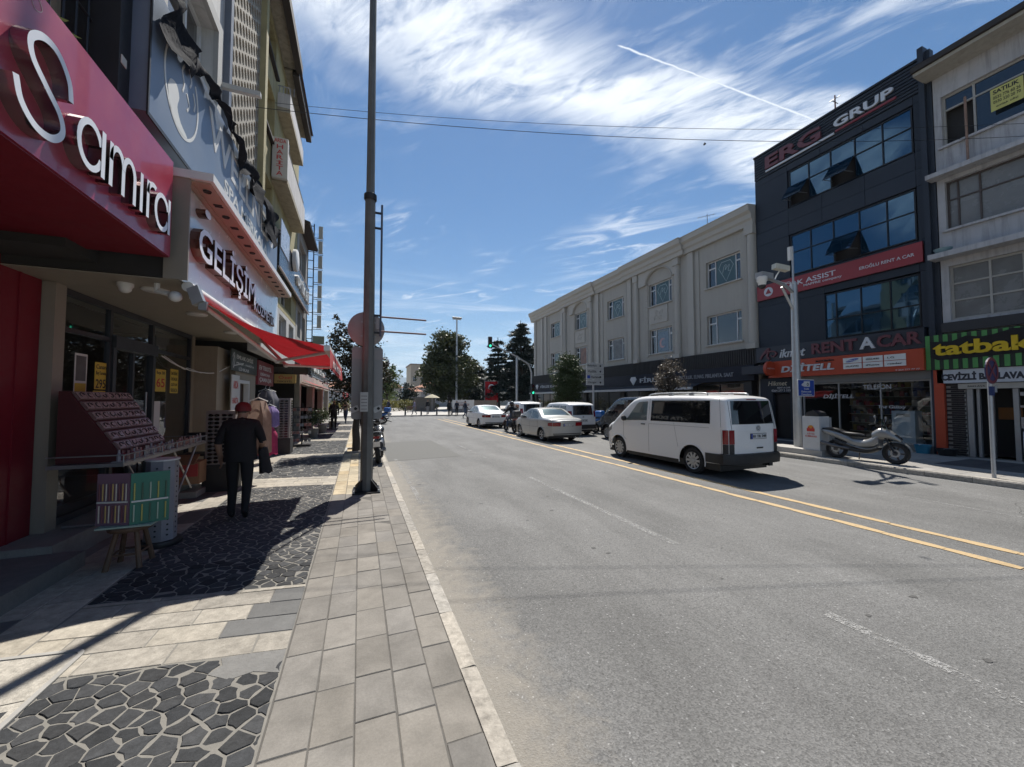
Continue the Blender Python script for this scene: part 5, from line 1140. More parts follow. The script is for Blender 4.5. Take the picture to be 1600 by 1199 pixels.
# sweet shop
b_ = thing('sweet_shop_front', 'baklava shop front with green striped sign and white banner', 'shop', (17, 4.5, .13))
g1 = rpart('striped_sign', pm('stripe_dark', (.012, .022, .014), .5), b_, -1, 6.5, 2.77, 3.86, .121, .2)
STR = pm('stripe_green', (.075, .26, .07), .5, var=.08)
for k in range(30):
    y = 6.49 - k * .2
    if y > 2: rpart('stripe', STR, g1, y - .105, y, 2.775, 3.855, .2, .212)
m = MB()
bb = [(6.38 - .0, 3.16), (6.38, 3.66), (5.9, 3.62), (5.6, 3.75), (5.3, 3.68), (5.1, 3.7), (4.7, 3.82), (4.3, 3.78), (3.6, 3.72), (2.2, 3.7), (2.2, 3.1), (3.6, 3.1), (4.6, 3.12), (5.4, 3.08), (6.2, 3.06)]
m.prism([(y, z) for y, z in bb], 'x', XR - .222, XR - .213); bk = m.build('letter_cloud', BLK, g1)
text(bk, 'tatbaklava', RF, RO(6.3, 3.2, .222), 3.05, .42, pm('sweet_yellow', (.62, .42, .01), .45), .05, letters=True, bold=.03)
g2 = rpart('banner', pm('banner_white', (.5, .52, .55), .6), b_, 1.5, 6.28, 2.34, 2.755, .12, .15); text(g2, 'CEVİZLİ BAKLAVA', RF, RO(6.18, 2.42, .15), 1.62, .26, NAV, .004, bold=.06)
m = MB()
for k in range(4): a = R(90 * k + 45); m.ell((XR - .153, 4.4 + .06 * math.cos(a), 2.54 + .06 * math.sin(a)), (.004, .06, .06), 8, 6)
m.build('flower_mark', pm('rose_print', (.45, .08, .12), .5), g2)
BRK = piecemat('dark_brick', (.035, .03, .03), .25, .7, .3); MORT2 = pm('pale_mortar', (.34, .33, .31), .9)
pr = rpart('brick_pier', MORT2, b_, 5.72, 6.13, .13, 2.33, -.1, .02)
bmh = MB().box(-.03, .012, 0, .13, 0, .052).mesh('brick', BRK)
for j in range(33):
    for i in range(3):
        y = 5.725 + i * .137 + (.03 if j % 2 else -.0)
        if y + .13 > 6.135: continue
        o = link('brick', bmh, pr); o.location = (XR - .031, y, .15 + j * .066)
rpart('notice_rail', pm('cream_board', (.40, .37, .32), .6), b_, 4.0, 5.85, 2.16, 2.32, .0, .1)
text(b_, 'BAKLAVA', RF, RO(5.65, 2.21, .1), .35, .05, INK, .003)
rpart('door_panel', DARKIN, b_, 4.95, 5.6, .14, 2.14, -.9, -.86); m = MB(); rb(m, 5.58, 5.70, .14, 2.15, -.05, .03); rb(m, 5.46, 5.52, .14, 2.15, -.12, -.02); rb(m, 5.25, 5.28, .14, 2.15, -.3, -.2); rb(m, 4.72, 4.82, .14, 2.15, -.05, .04); m.build('door_frame', STEEL, b_)
rpart('ochre_panel', pm('ochre_panel', (.24, .09, .015), .5), b_, 4.9, 5.35, 1.25, 1.6, -.84, -.8)
MB().box(XR + .9, 26, -4, 6.13, .13, 3.88).build('back', DARKIN, b_)
cs = thing('display_counter', 'glazed sweet counter with white opening offer panel', 'counter', (16.9, 4.2, .13))
m = MB(); rb(m, 2.0, 4.7, 1.95, 2.05, -.5, .02); rb(m, 2.0, 4.7, 1.62, 1.68, -.5, .04); rb(m, 2.0, 4.7, 1.05, 1.35, -.5, .04); m.build('shelves', STEEL, cs)
pn = rpart('offer_panel', pm('offer_white', (.5, .5, .52), .5), cs, 2.2, 4.68, .2, 1.04, .0, .04); text(pn, 'AÇILIŞA ÖZEL', RF, RO(4.6, .78, .04), 1.7, .15, MAR, .003, bold=.03)
m = MB(); m.prism([(4.5 - .16 + .16 * math.cos(R(a)) - (0 if 90 <= a <= 270 else -.0), .55 + .14 * math.sin(R(a))) for a in range(0, 360, 24)], 'x', XR - .045, XR - .04); rb(m, 3.6, 4.34, .41, .69, .0401, .0445); m.build('price_pill', pm('price_red', (.45, .05, .08), .5), pn); text(pn, '150', RF, RO(4.4, .45, .046), .4, .2, WLET, .003, bold=.03)
rpart('navy_swoosh', NAV, pn, 2.2, 4.68, .2, .32, .041, .044); rpart('navy_swoosh', NAV, pn, 2.2, 4.68, .96, 1.04, .041, .044)

# ---- long jeweller's building
STONE = pm('facade_stone', (.38, .36, .32), .8, var=.06, scale=1.5, stain=.12); STONE2 = pm('facade_stone_smooth', (.41, .39, .35), .75, var=.05, scale=2)
f = thing('jeweller_building', 'long pale stone faced building with arched bays, pilasters and dark jeweller shop band', 'building', (20, 24, .13))
FY0, FY1 = 12.15, 36.6
MB().box(XR + .4, 27, FY0, FY1, 2.9, 10.6).build('core', DARKIN, f)
bays = [(12.95, 14.93, 0), (17.36, 19.27, 1), (21.78, 23.68, 0), (26.4, 28.25, 1), (30.9, 32.75, 0)]
hs = [(FY1 - b, FY1 - a, z0, z1) for a, b, k in bays for z0, z1 in ((7.68 - 4.2, 9.06 - 4.2), (4.67 - 4.2, 6.2 - 4.2))]
wall(RF, RO(FY1, 4.2), FY1 - FY0, 6.0, hs, .35, STONE, f)
TEAL = pm('teal_blind_glass', (.045, .085, .085), .12, var=.05, spec=.7); LINE = pm('pale_line', (.36, .42, .42), .6)
DARKG = pm('shaded_window_glass', (.014, .02, .03), .05, var=0, spec=.8, ior=1.7)
for bi, (a, b2, k) in enumerate(bays):
    for (z0, z1, up) in ((7.68, 9.06, 1), (4.67, 6.2, 0)):
        wn = window(f, RF, RO(b2, z0), b2 - a, z1 - z0, (.24, .83), (), WFRAME, DARKG, .055, .14, STONE2)
        m = MB(); bar(m, RF, RO(b2, z0), .055, (b2 - a) * .24 - .03, (z1 - z0) * .7, (z1 - z0) * .75, -.2, -.142); bar(m, RF, RO(b2, z0), (b2 - a) * .83 + .03, b2 - a - .06, (z1 - z0) * .7, (z1 - z0) * .75, -.2, -.142); m.build('transom', WFRAME, wn)
        if up or bi == 4:
            m = MB(); bar(m, RF, RO(b2, z0), (b2 - a) * .26, (b2 - a) * .81, .06, z1 - z0 - .06, -.174, -.172); m.build('blind', TEAL, wn)
            if up:
                cx, cz, s_ = (b2 - a) * .535, (z1 - z0) * .5, .42; m = MB()
                stroke_ribbon(m, [(cx - s_, cz + .2), (cx - s_ * .6, cz + .48), (cx + s_ * .6, cz + .48), (cx + s_, cz + .2), (cx, cz - .55)], RF, RO(b2, z0), .03, .004, -.172, closed=True)
                stroke_ribbon(m, smooth([(cx - .2, cz - .1), (cx - .1, cz + .25), (cx + .02, cz + .28), (cx - .05, cz + .05), (cx + .1, cz + .2), (cx + .2, cz + .25), (cx + .12, cz - .02), (cx + .25, cz - .05)], 4), RF, RO(b2, z0), .025, .004, -.172); m.build('diamond_emblem', [LINE, LINE], wn)
        elif bi == 1:
            m = MB(); o0 = RO(b2, z0); bar(m, RF, o0, (b2 - a) * .3, (b2 - a) * .74, .12, 1.3, -.174, -.172); pr_ = m.build('window_print', pm('pale_blue_print', (.16, .22, .28), .3, var=.2), wn)
            m = MB(); q = arc(.95, .62, .26, .3, 50, 310, 16) + arc(1.03, .62, .19, .22, 310, 50, 16); m.prism([(b2 - p[0], z0 + p[1]) for p in q], 'x', XR + .166, XR + .171); m.build('crescent', pm('pink_print', (.5, .3, .3), .5), pr_)
        elif bi == 2:
            m = MB(); bar(m, RF, RO(b2, z0), (b2 - a) * .3, (b2 - a) * .78, .1, 1.4, -.174, -.172); m.build('window_print', pm('grey_photo_print', (.14, .14, .14), .4, var=.6, scale=2.5), wn)
        elif bi == 3:
            m = MB(); bar(m, RF, RO(b2, z0), (b2 - a) * .3, (b2 - a) * .78, .1, 1.4, -.174, -.172); m.build('window_print', pm('warm_photo_print', (.2, .1, .07), .4, var=.5, scale=2.5), wn)
    if k:   # arched projecting bay with relief panel
        ya, yb = a - .35, b2 + .55; c = .16; zs, zt = 9.1, 9.86; cy = (a + b2) / 2 - .0; rx = (b2 - a) / 2 + .12
        m = MB(); q = [(ya - .25, 9.98), (ya - .25, zs)] + [(cy + rx * math.cos(R(t_)), zs + (zt - zs) * math.sin(R(t_))) for t_ in range(180, -1, -12)] + [(yb + .25, zs), (yb + .25, 9.98)]
        m.prism([(y, z) for y, z in q], 'x', XR - c, XR - .001); m.build('arch', STONE2, f)
        m = MB(); pts = [(XR - c - .01, cy + (rx + .06) * math.cos(R(t_)), zs + (zt - zs + .05) * math.sin(R(t_))) for t_ in range(0, 181, 10)]; m.tube(pts, .035, 6); m.build('arch_moulding', STONE2, f)
        rl = rpart('relief_panel', STONE2, f, a + .3, b2 - .1, 6.52, 7.52, .0, .05); m = MB()
        for q_ in range(4):
            an = R(45 + 90 * q_); cc = Vector((XR - .055, (a + b2) / 2 + .1 + .25 * math.cos(an), 7.02 + .22 * math.sin(an)))
            m.tube([cc + Vector((0, (.18 - .012 * s_) * math.cos(an + s_ * .55), (.18 - .012 * s_) * math.sin(an + s_ * .55))) for s_ in range(13)], .022, 5)
        m.build('scrollwork', STONE2, rl)
        for j in range(13):      # quoins both sides of the window
            z = 4.5 + j * .36
            for yq in (a - .3, b2 + .08): rpart('quoin', STONE, f, yq, yq + .22, z, z + .335, .001, .035)
# pilasters: half-round shafts with square capital and base; flat strips
for y in (12.35, 16.85, 20.35, 25.75, 29.9):
    m = MB(); m.lathe([(.19, 4.45), (.175, 6), (.165, 9.55)], (XR - .05, y, 0), n=16); col_ = m.build('column', STONE2, f, 40)
    m = MB(); rb(m, y - .23, y + .23, 4.2, 4.44, .001, .26); m.build('column_base', STONE2, col_)
    m = MB(); rb(m, y - .22, y + .22, 9.56, 9.97, .001, .24); m.build('capital', STONE2, col_)
for y in (15.9, 21.1, 24.9, 30.5, 33.7, 34.6, 36.2): rpart('flat_pilaster', STONE2, f, y - .2, y + .2, 4.25, 9.97, .002, .1)
for y in (12.68, 15.45, 21.5, 24.3, 33.2): rpart('panel_strip', STONE, f, y - .1, y + .1, 4.3, 9.9, .002, .04)
m = MB(); m.prism([(XR + .2, 9.98), (XR - .18, 9.98), (XR - .2, 10.2), (XR - .28, 10.28), (XR - .3, 10.48), (XR - .44, 10.6), (XR - .46, 10.82), (XR - .5, 10.88), (XR + .2, 10.95)], 'y', FY0, FY1 + .4); m.build('cornice', STONE2, f)
for y0, y1 in ((16.2, 21.6), (25.0, 30.6)): m = MB(); m.prism([(XR - .16, 9.985), (XR - .3, 9.985), (XR - .32, 10.2), (XR - .4, 10.28), (XR - .42, 10.48), (XR - .56, 10.6), (XR - .58, 10.82), (XR - .62, 10.89), (XR - .4, 10.89)], 'y', y0, y1); m.build('cornice_break', STONE2, f)
rpart('roof', pm('grey_roof_sheet', (.2, .2, .2), .8), f, FY0, FY1, 10.6, 10.75, -9, -.25)
# dark louvred band and shop signs
DB = pm('dark_bronze', (.028, .026, .027), .5, .2, var=.15)
gb = rpart('dark_band', DB, f, FY0, FY1, 3.45, 4.24, -.1, .1)
gm = MB().box(-.05, 0, -.022, .022, 0, .74).mesh('band_slat', pm('bronze_slat', (.045, .042, .042), .5, .2, var=.2))
for k in range(203): o = link('band_slat', gm, gb); o.location = (XR - .1, FY0 + .06 + k * .12, 3.475)
sg = rpart('name_band', pm('navy_gloss', (.011, .013, .024), .5, var=.05, spec=.25), f, FY0 + .1, FY1, 2.72, 3.44, -.1, .2)
text(sg, 'FİRUZE', RF, RO(19.95, 2.9, .2), 2.5, .36, SILV, .04, letters=True); text(sg, 'KUYUMCULUK. ELMAS. PIRLANTA. SAAT', RF, RO(17.2, 2.95, .2), 3.9, .2, pm('dim_letter', (.25, .26, .28), .4), .03)
def gem(y, z, s_): m = MB(); m.prism([(y - s_, z + .15 * s_), (y - s_ * .6, z + s_ * .7), (y + s_ * .6, z + s_ * .7), (y + s_, z + .15 * s_), (y, z - s_)], 'x', XR - .23, XR - .2); return m.build('gem_logo', SILV, sg)
gem(20.6, 3.08, .32); gem(35.4, 3.1, .3); text(sg, 'FİRUZE KUYUMCULUK', RF, RO(34.6, 2.95, .2), 6.0, .3, SILV, .03)
m = MB(); rb(m, 15.1, 35.5, 2.36, 2.5, .9, 1.02); m.build('awning_front_bar', pm('pale_grey_bar', (.5, .5, .5), .5), f)
for y in (15.3, 20, 25, 30, 35): m = MB(); m.cyl((XR - .2, y, 2.68), (XR - .95, y, 2.45), .025, n=6); m.build('awning_arm', STEEL, f)
cloth_n = cloth('dark_awning_cloth', (.06, .06, .065), .1); m = MB(); m.quad((XR - .2, 15.1, 2.70), (XR - .95, 15.1, 2.5), (XR - .95, 35.5, 2.5), (XR - .2, 35.5, 2.70)); m.build('awning_cloth', cloth_n, f, fix=False)
for k in range(5):
    y1_ = 35.9 - k * 4.7; window(f, RF, RO(y1_, .3), 4.3, 2.35, (.33, .66), (), BLK, SGL, .05, .02, name='shop_window')
m = MB()
for y in (35.9 + .2, 31.4, 26.7, 22.0, 17.3, 12.7): rb(m, y - .2, y + .2, .13, 2.71, -.3, .05)
rb(m, FY0, FY1, .13, .295, -.2, .04); m.build('shop_piers', DB, f)
MB().box(XR + 2.5, XR + 2.6, FY0, FY1, .13, 2.85).build('shop_back', pm('jeweller_interior', (.13, .11, .09), .6, var=.3), f); MB().box(XR + .2, XR + 2.5, FY0, FY1, .13, .28).build('shop_floor', pm('shop_floor', (.2, .19, .18), .5), f)
MB().box(XR + .1, 27, FY0, FY0 + .1, .13, 10.5).build('end_wall', STONE, f); MB().box(XR + .1, 27, FY1 - .1, FY1, .13, 10.5).build('end_wall', STONE, f)
an = thing('tv_antenna', 'small television aerial on the jeweller building roof', 'antenna', (17.6, 15.3, 10.8)); m = MB(); m.cyl((17.6, 15.3, 10.8), (17.6, 15.3, 12.0), .02, n=6); m.cyl((17.2, 15.6, 11.85), (17.9, 15.0, 11.95), .012, n=5)
m.build('mast', STEEL, an); m = MB()
for k in range(5): c_ = Vector((17.25 + k * .14, 15.56 - k * .12, 11.86 + k * .02)); m.cyl(c_ + Vector((-.1, -.12, 0)), c_ + Vector((.1, .12, 0)), .007, n=4)
m.build('elements', STEEL, an)

# ================================================================ VEHICLES
def lerpf(tab):
    def f(y):
        if y <= tab[0][0]: return tab[0][1]
        for (a, va), (b, vb) in zip(tab, tab[1:]):
            if y <= b:
                u = (y - a) / (b - a); return va + (vb - va) * u
        return tab[-1][1]
    return f
def smf(tab, n=8):
    """smooth curve through (y, value) knots"""
    q = smooth(tab, n); return lerpf([(p[0], p[1]) for p in q])
TYRE = pm('tyre_rubber', (.014, .014, .015), .85, var=.15, scale=30); LENSR = pm('red_lens', (.22, .008, .012), .12, var=.05, coat=.5); CARG = pm('car_glass', (.006, .007, .009), .03, var=0, spec=.8, ior=1.6)
CARGL = glass('clear_car_glass', (.42, .48, .48), .10, .02, .6); TRIM = pm('black_trim', (.016, .016, .017), .55, var=.1); PLATE = pm('number_plate', (.6, .6, .6), .4, var=.02); BLUEP = pm('plate_blue', (.02, .06, .35), .4); HUB = pm('silver_hubcap', (.42, .43, .44), .35, .6, var=.08); SEATC = pm('seat_cloth', (.03, .03, .032), .9)
class Car:
    """body from cross sections: y runs from the tail (0) to the nose, x left-right, z up"""
    def __init__(s, name, label, paint, W, zt, zb, hw, belt, th, rc, wheels, wr, ar, lean, crown=.03, bulge=.03, ccurve=.05, L=4.2, group=None, roofz=None):
        s.root = thing(name, label, 'car' if 'van' not in name else 'van', (0, 0, 0), group); s.paint = paint
        s.zt, s.hw, s.belt, s.th, s.rc, s.lean, s.crown, s.bulge, s.cc, s.L = zt, hw, belt, th, rc, lean, crown, bulge, ccurve, L
        s.wheels, s.wr, s.ar = wheels, wr, ar; s.roofz = roofz or max(zt(L * k / 40) for k in range(41))
        def zbot(y):
            b = zb(y)
            for yw in wheels:
                d = abs(y - yw)
                if d < ar: b = max(b, wr + math.sqrt(ar * ar - d * d) * .98)
            return b
        s.zbot = zbot
        ys = set([L * k / 34 for k in range(35)] + [0, .03, .08, .15, L - .15, L - .08, L - .03, L])
        for yw in wheels:
            for k in range(-8, 9): ys.add(yw + ar * math.sin(k * math.pi / 16) * .999)
            ys.add(yw - ar - .004); ys.add(yw + ar + .004)
        ys = sorted(y for y in ys if 0 <= y <= L); ns, nc, nt_ = 12, 5, 6; rings = []
        for y in ys:
            b, t_ = zbot(y), zt(y); b = min(b, t_ - .12); rc_ = min(rc, (t_ - b) * .4); q = []
            for k in range(ns + 1): z = b + (t_ - rc_ - b) * k / ns; q.append((s.w(y, z), z))
            wc = q[-1][0]
            for k in range(1, nc + 1): a = math.pi / 2 * k / nc; q.append((wc - rc_ * 1.25 * (1 - math.cos(a)), t_ - rc_ + rc_ * math.sin(a)))
            wt = q[-1][0]
            for k in range(1, nt_ + 1): x = wt * (1 - k / nt_); q.append((x, t_ + crown * (1 - (x / wt) ** 2)))
            q = [(q[0][0] * .9, q[0][1] - .0)] * 0 + q
            ring = [(x, s.ly(y, z), z) for x, z in q] + [(-x, s.ly(y, z), z) for x, z in q[-2::-1]]
            rings.append(ring)
        m = MB(); m.loft(rings, False)
        n = len(rings[0])
        for ring, sg in ((rings[0], 1), (rings[-1], -1)):       # tail and nose: rows across, gently curved
            half = (n + 1) // 2; cols_ = 10; g = []
            for k in range(half):
                a, b_ = Vector(ring[k]), Vector(ring[n - 1 - k])
                for c in range(cols_ + 1):
                    u = c / cols_; p = a.lerp(b_, u); wv = 1 - abs(2 * u - 1) ** 2.6; p.y -= sg * s.cc * wv * min(1, (half - 1 - k) / 5 + .0); g.append(p)
            m.add(g, [(k * (cols_ + 1) + c, k * (cols_ + 1) + c + 1, (k + 1) * (cols_ + 1) + c + 1, (k + 1) * (cols_ + 1) + c) for k in range(half - 1) for c in range(cols_)])
        bm_ = m.mesh('body', paint, None, False); b3 = bmesh.new(); b3.from_mesh(bm_); bmesh.ops.remove_doubles(b3, verts=b3.verts, dist=.0006); bmesh.ops.recalc_face_normals(b3, faces=b3.faces)
        for f_ in b3.faces: f_.smooth = True
        for e_ in b3.edges:
            if len(e_.link_faces) != 2 or e_.calc_face_angle(0) > R(48): e_.smooth = False
        b3.to_mesh(bm_); b3.free(); s.body = link('body', bm_, s.root)
        # dark underbody and wheel wells
        m = MB(); m.box(-W * .44, W * .44, .25, L - .3, .17, .33)
        for yw in wheels: m.box(-W * .40, W * .40, yw - ar, yw + ar, .3, wr + ar + .05)
        m.build('underbody', BLACKP, s.root)
        for yw in wheels:
            for sd_ in (-1, 1):
                arc_ = [(sd_ * (s.w(yw, wr + .2) + .004), yw + (ar + .012) * math.cos(R(a)), wr + (ar + .012) * math.sin(R(a))) for a in range(-12, 193, 12)]
                m = MB(); m.tube(arc_, .014, 5); m.build('wheel_arch', paint if not hasattr(s, 'archmat') else s.archmat, s.root, 60)
                s.wheel(sd_, yw)
    def w(s, y, z):
        b = s.hw(y); t_ = max(0, z - s.belt) / (s.roofz - s.belt); lo = max(0, .62 - z) / .62
        return b * (1 - s.th * t_) - s.bulge * lo * lo
    def ly(s, y, z): return y + s.lean(z) * max(0, 1 - y / .9)
    def rear(s, x, z):
        w0 = s.w(0, z); return s.lean(z) - s.cc * (1 - min(1, abs(x) / w0) ** 2.6)
    def wheel(s, sd_, yw):
        x = sd_ * (s.w(yw, s.wr) - .03); r = s.wr; d = -sd_
        m = MB(); m.lathe([(r * .64, 0), (r * .9, 0), (r * .975, d * .02), (r, d * .05), (r, d * .15), (r * .975, d * .18), (r * .64, d * .19)], (x, yw, r), 'x', 30); ty = m.build('tyre', TYRE, s.root, 35)
        m = MB(); m.lathe([(r * .65, 0), (r * .60, d * .012), (r * .58, d * .05), (0, d * .06)], (x, yw, r), 'x', 30); m.build('rim_well', BLACKP, ty, 35)
        m = MB(); m.lathe([(r * .655, -.004 * sd_ * -1), (r * .61, d * .006), (r * .6, d * .02), (r * .65, d * .02)], (x, yw, r), 'x', 30, True)
        nsp = getattr(s, 'spokes', 10)
        for k in range(nsp):
            a = 2 * math.pi * k / nsp; c_, s_ = math.cos(a), math.sin(a); e1 = Vector((0, c_, s_)); e2 = Vector((0, -s_, c_))
            m.obox(Vector((x + d * .012, yw, r)) + e1 * r * .36, e1 * r * .25, e2 * r * (.085 if nsp > 6 else .075), (.008, 0, 0))
        m.lathe([(0, d * -.004), (r * .15, d * .0), (r * .19, d * .02), (0, d * .025)], (x, yw, r), 'x', 16); m.build('hubcap', HUB, ty, 35)
    def side(s, name, mat, top, bot, y0, y1, off=.004, parent=None, n=10, nz=4, both=True):
        ft, fb = lerpf(top), lerpf(bot); out = None
        for sd_ in ((-1, 1) if both else (-1,)):
            m = MB(); g = []
            for i in range(n + 1):
                y = y0 + (y1 - y0) * i / n; a, b = fb(y), ft(y)
                for j in range(nz + 1): z = a + (b - a) * j / nz; g.append((sd_ * (s.w(y, z) + off), s.ly(y, z), z))
            m.add(g, [(i * (nz + 1) + j, (i + 1) * (nz + 1) + j, (i + 1) * (nz + 1) + j + 1, i * (nz + 1) + j + 1) for i in range(n) for j in range(nz)])
            out = m.build(name, mat, parent or s.root, 60, fix=False)
        return out
    def seam(s, pts, both=True, r=.0035):
        for sd_ in ((-1, 1) if both else (-1,)):
            m = MB(); q = []
            for (a, b) in zip(pts, pts[1:]):
                for k in range(7): y, z = a[0] + (b[0] - a[0]) * k / 6, a[1] + (b[1] - a[1]) * k / 6; q.append((sd_ * (s.w(y, z) + .0005), s.ly(y, z), z))
            m.tube(q, r, 4); m.build('panel_gap', TRIM, s.root)
    def back(s, name, mat, x0, x1, z0, z1, off=.004, n=8, nz=4, parent=None, taper=0., cut=None):
        m = MB(); g = []
        for i in range(n + 1):
            for j in range(nz + 1):
                z = z0 + (z1 - z0) * j / nz; k = 1 - taper * (j / nz); x = x0 * k + (x1 - x0) * k * i / n; g.append((x, s.rear(x, z) - off, z))
        m.add(g, [(i * (nz + 1) + j, (i + 1) * (nz + 1) + j, (i + 1) * (nz + 1) + j + 1, i * (nz + 1) + j + 1) for i in range(n) for j in range(nz)])
        return m.build(name, mat, parent or s.root, 60, fix=False)
    def topp(s, name, mat, y0, y1, hx0, hx1, off=.005, n=8, nx=8, parent=None):
        m = MB(); g = []
        for i in range(n + 1):
            y = y0 + (y1 - y0) * i / n; hx = hx0 + (hx1 - hx0) * i / n; t_ = s.zt(y); rc_ = s.rc; wt = s.w(y, t_ - rc_) - rc_ * 1.25
            for j in range(nx + 1):
                x = -hx + 2 * hx * j / nx; ax = abs(x)
                if ax <= wt: z = t_ + s.crown * (1 - (ax / wt) ** 2)
                else: a = math.acos(max(-1, min(1, 1 - min(1, (wt + rc_ * 1.25 - ax) / (rc_ * 1.25))))); z = t_ - rc_ + rc_ * math.sin(a)
                g.append((x, s.ly(y, z), z + off))
        m.add(g, [(i * (nx + 1) + j, (i + 1) * (nx + 1) + j, (i + 1) * (nx + 1) + j + 1, i * (nx + 1) + j + 1) for i in range(n) for j in range(nx)])
        return m.build(name, mat, parent or s.root, 60, fix=False)
    def plate(s, z, txt, w_=.5, h=.11, x=0.):
        p = s.back('number_plate', PLATE, x - w_ / 2, x + w_ / 2, z, z + h, .016, 4, 2); y = s.rear(x, z + h / 2) - .02
        m = MB(); m.box(x - w_ / 2 - .008, x + w_ / 2 + .008, y + .012, y + .04, z - .008, z + h + .008); m.build('plate_holder', TRIM, p)
        MB().box(x - w_ / 2, x - w_ / 2 + .045, y - .003, y + .001, z, z + h).build('blue_band', BLUEP, p); text(p, txt, CF, (x - w_ / 2 + .06, y - .001, z + .025), w_ - .085, h - .05, INK, .003)
        return p
    def mirror(s, y, z, mat):
        for sd_ in (-1, 1):
            x = sd_ * (s.w(y, z) + .1); m = MB(); m.ell((x, y, z), (.095, .055, .085), 10, 8); m.tube([(sd_ * s.w(y, z - .06), y + .02, z - .06), (x, y, z - .03)], .02, 6); m.build('wing_mirror', mat, s.root, 60)
    def handle(s, y, z, mat, both=True):
        for sd_ in (-1, 1): m = MB(); x = sd_ * (s.w(y, z) + .014); m.obox((x, y, z), (.012, 0, 0), (0, .075, 0), (0, 0, .014)); m.build('door_handle', mat, s.root)
    def put(s, x, y, rz=0.): s.root.location = (x, y, 0); s.root.rotation_euler[2] = R(rz); return s.root

VWHITE = pm('white_car_paint', (.80, .79, .77), .32, var=0, coat=.6); VWHITE2 = pm('white_mpv_paint', (.78, .78, .77), .35, var=0, coat=.5); SILVERP = pm('silver_car_paint', (.40, .40, .385), .34, .25, var=0, coat=.6); DARKP = pm('dark_car_paint', (.02, .022, .028), .25, var=.04, coat=.7)
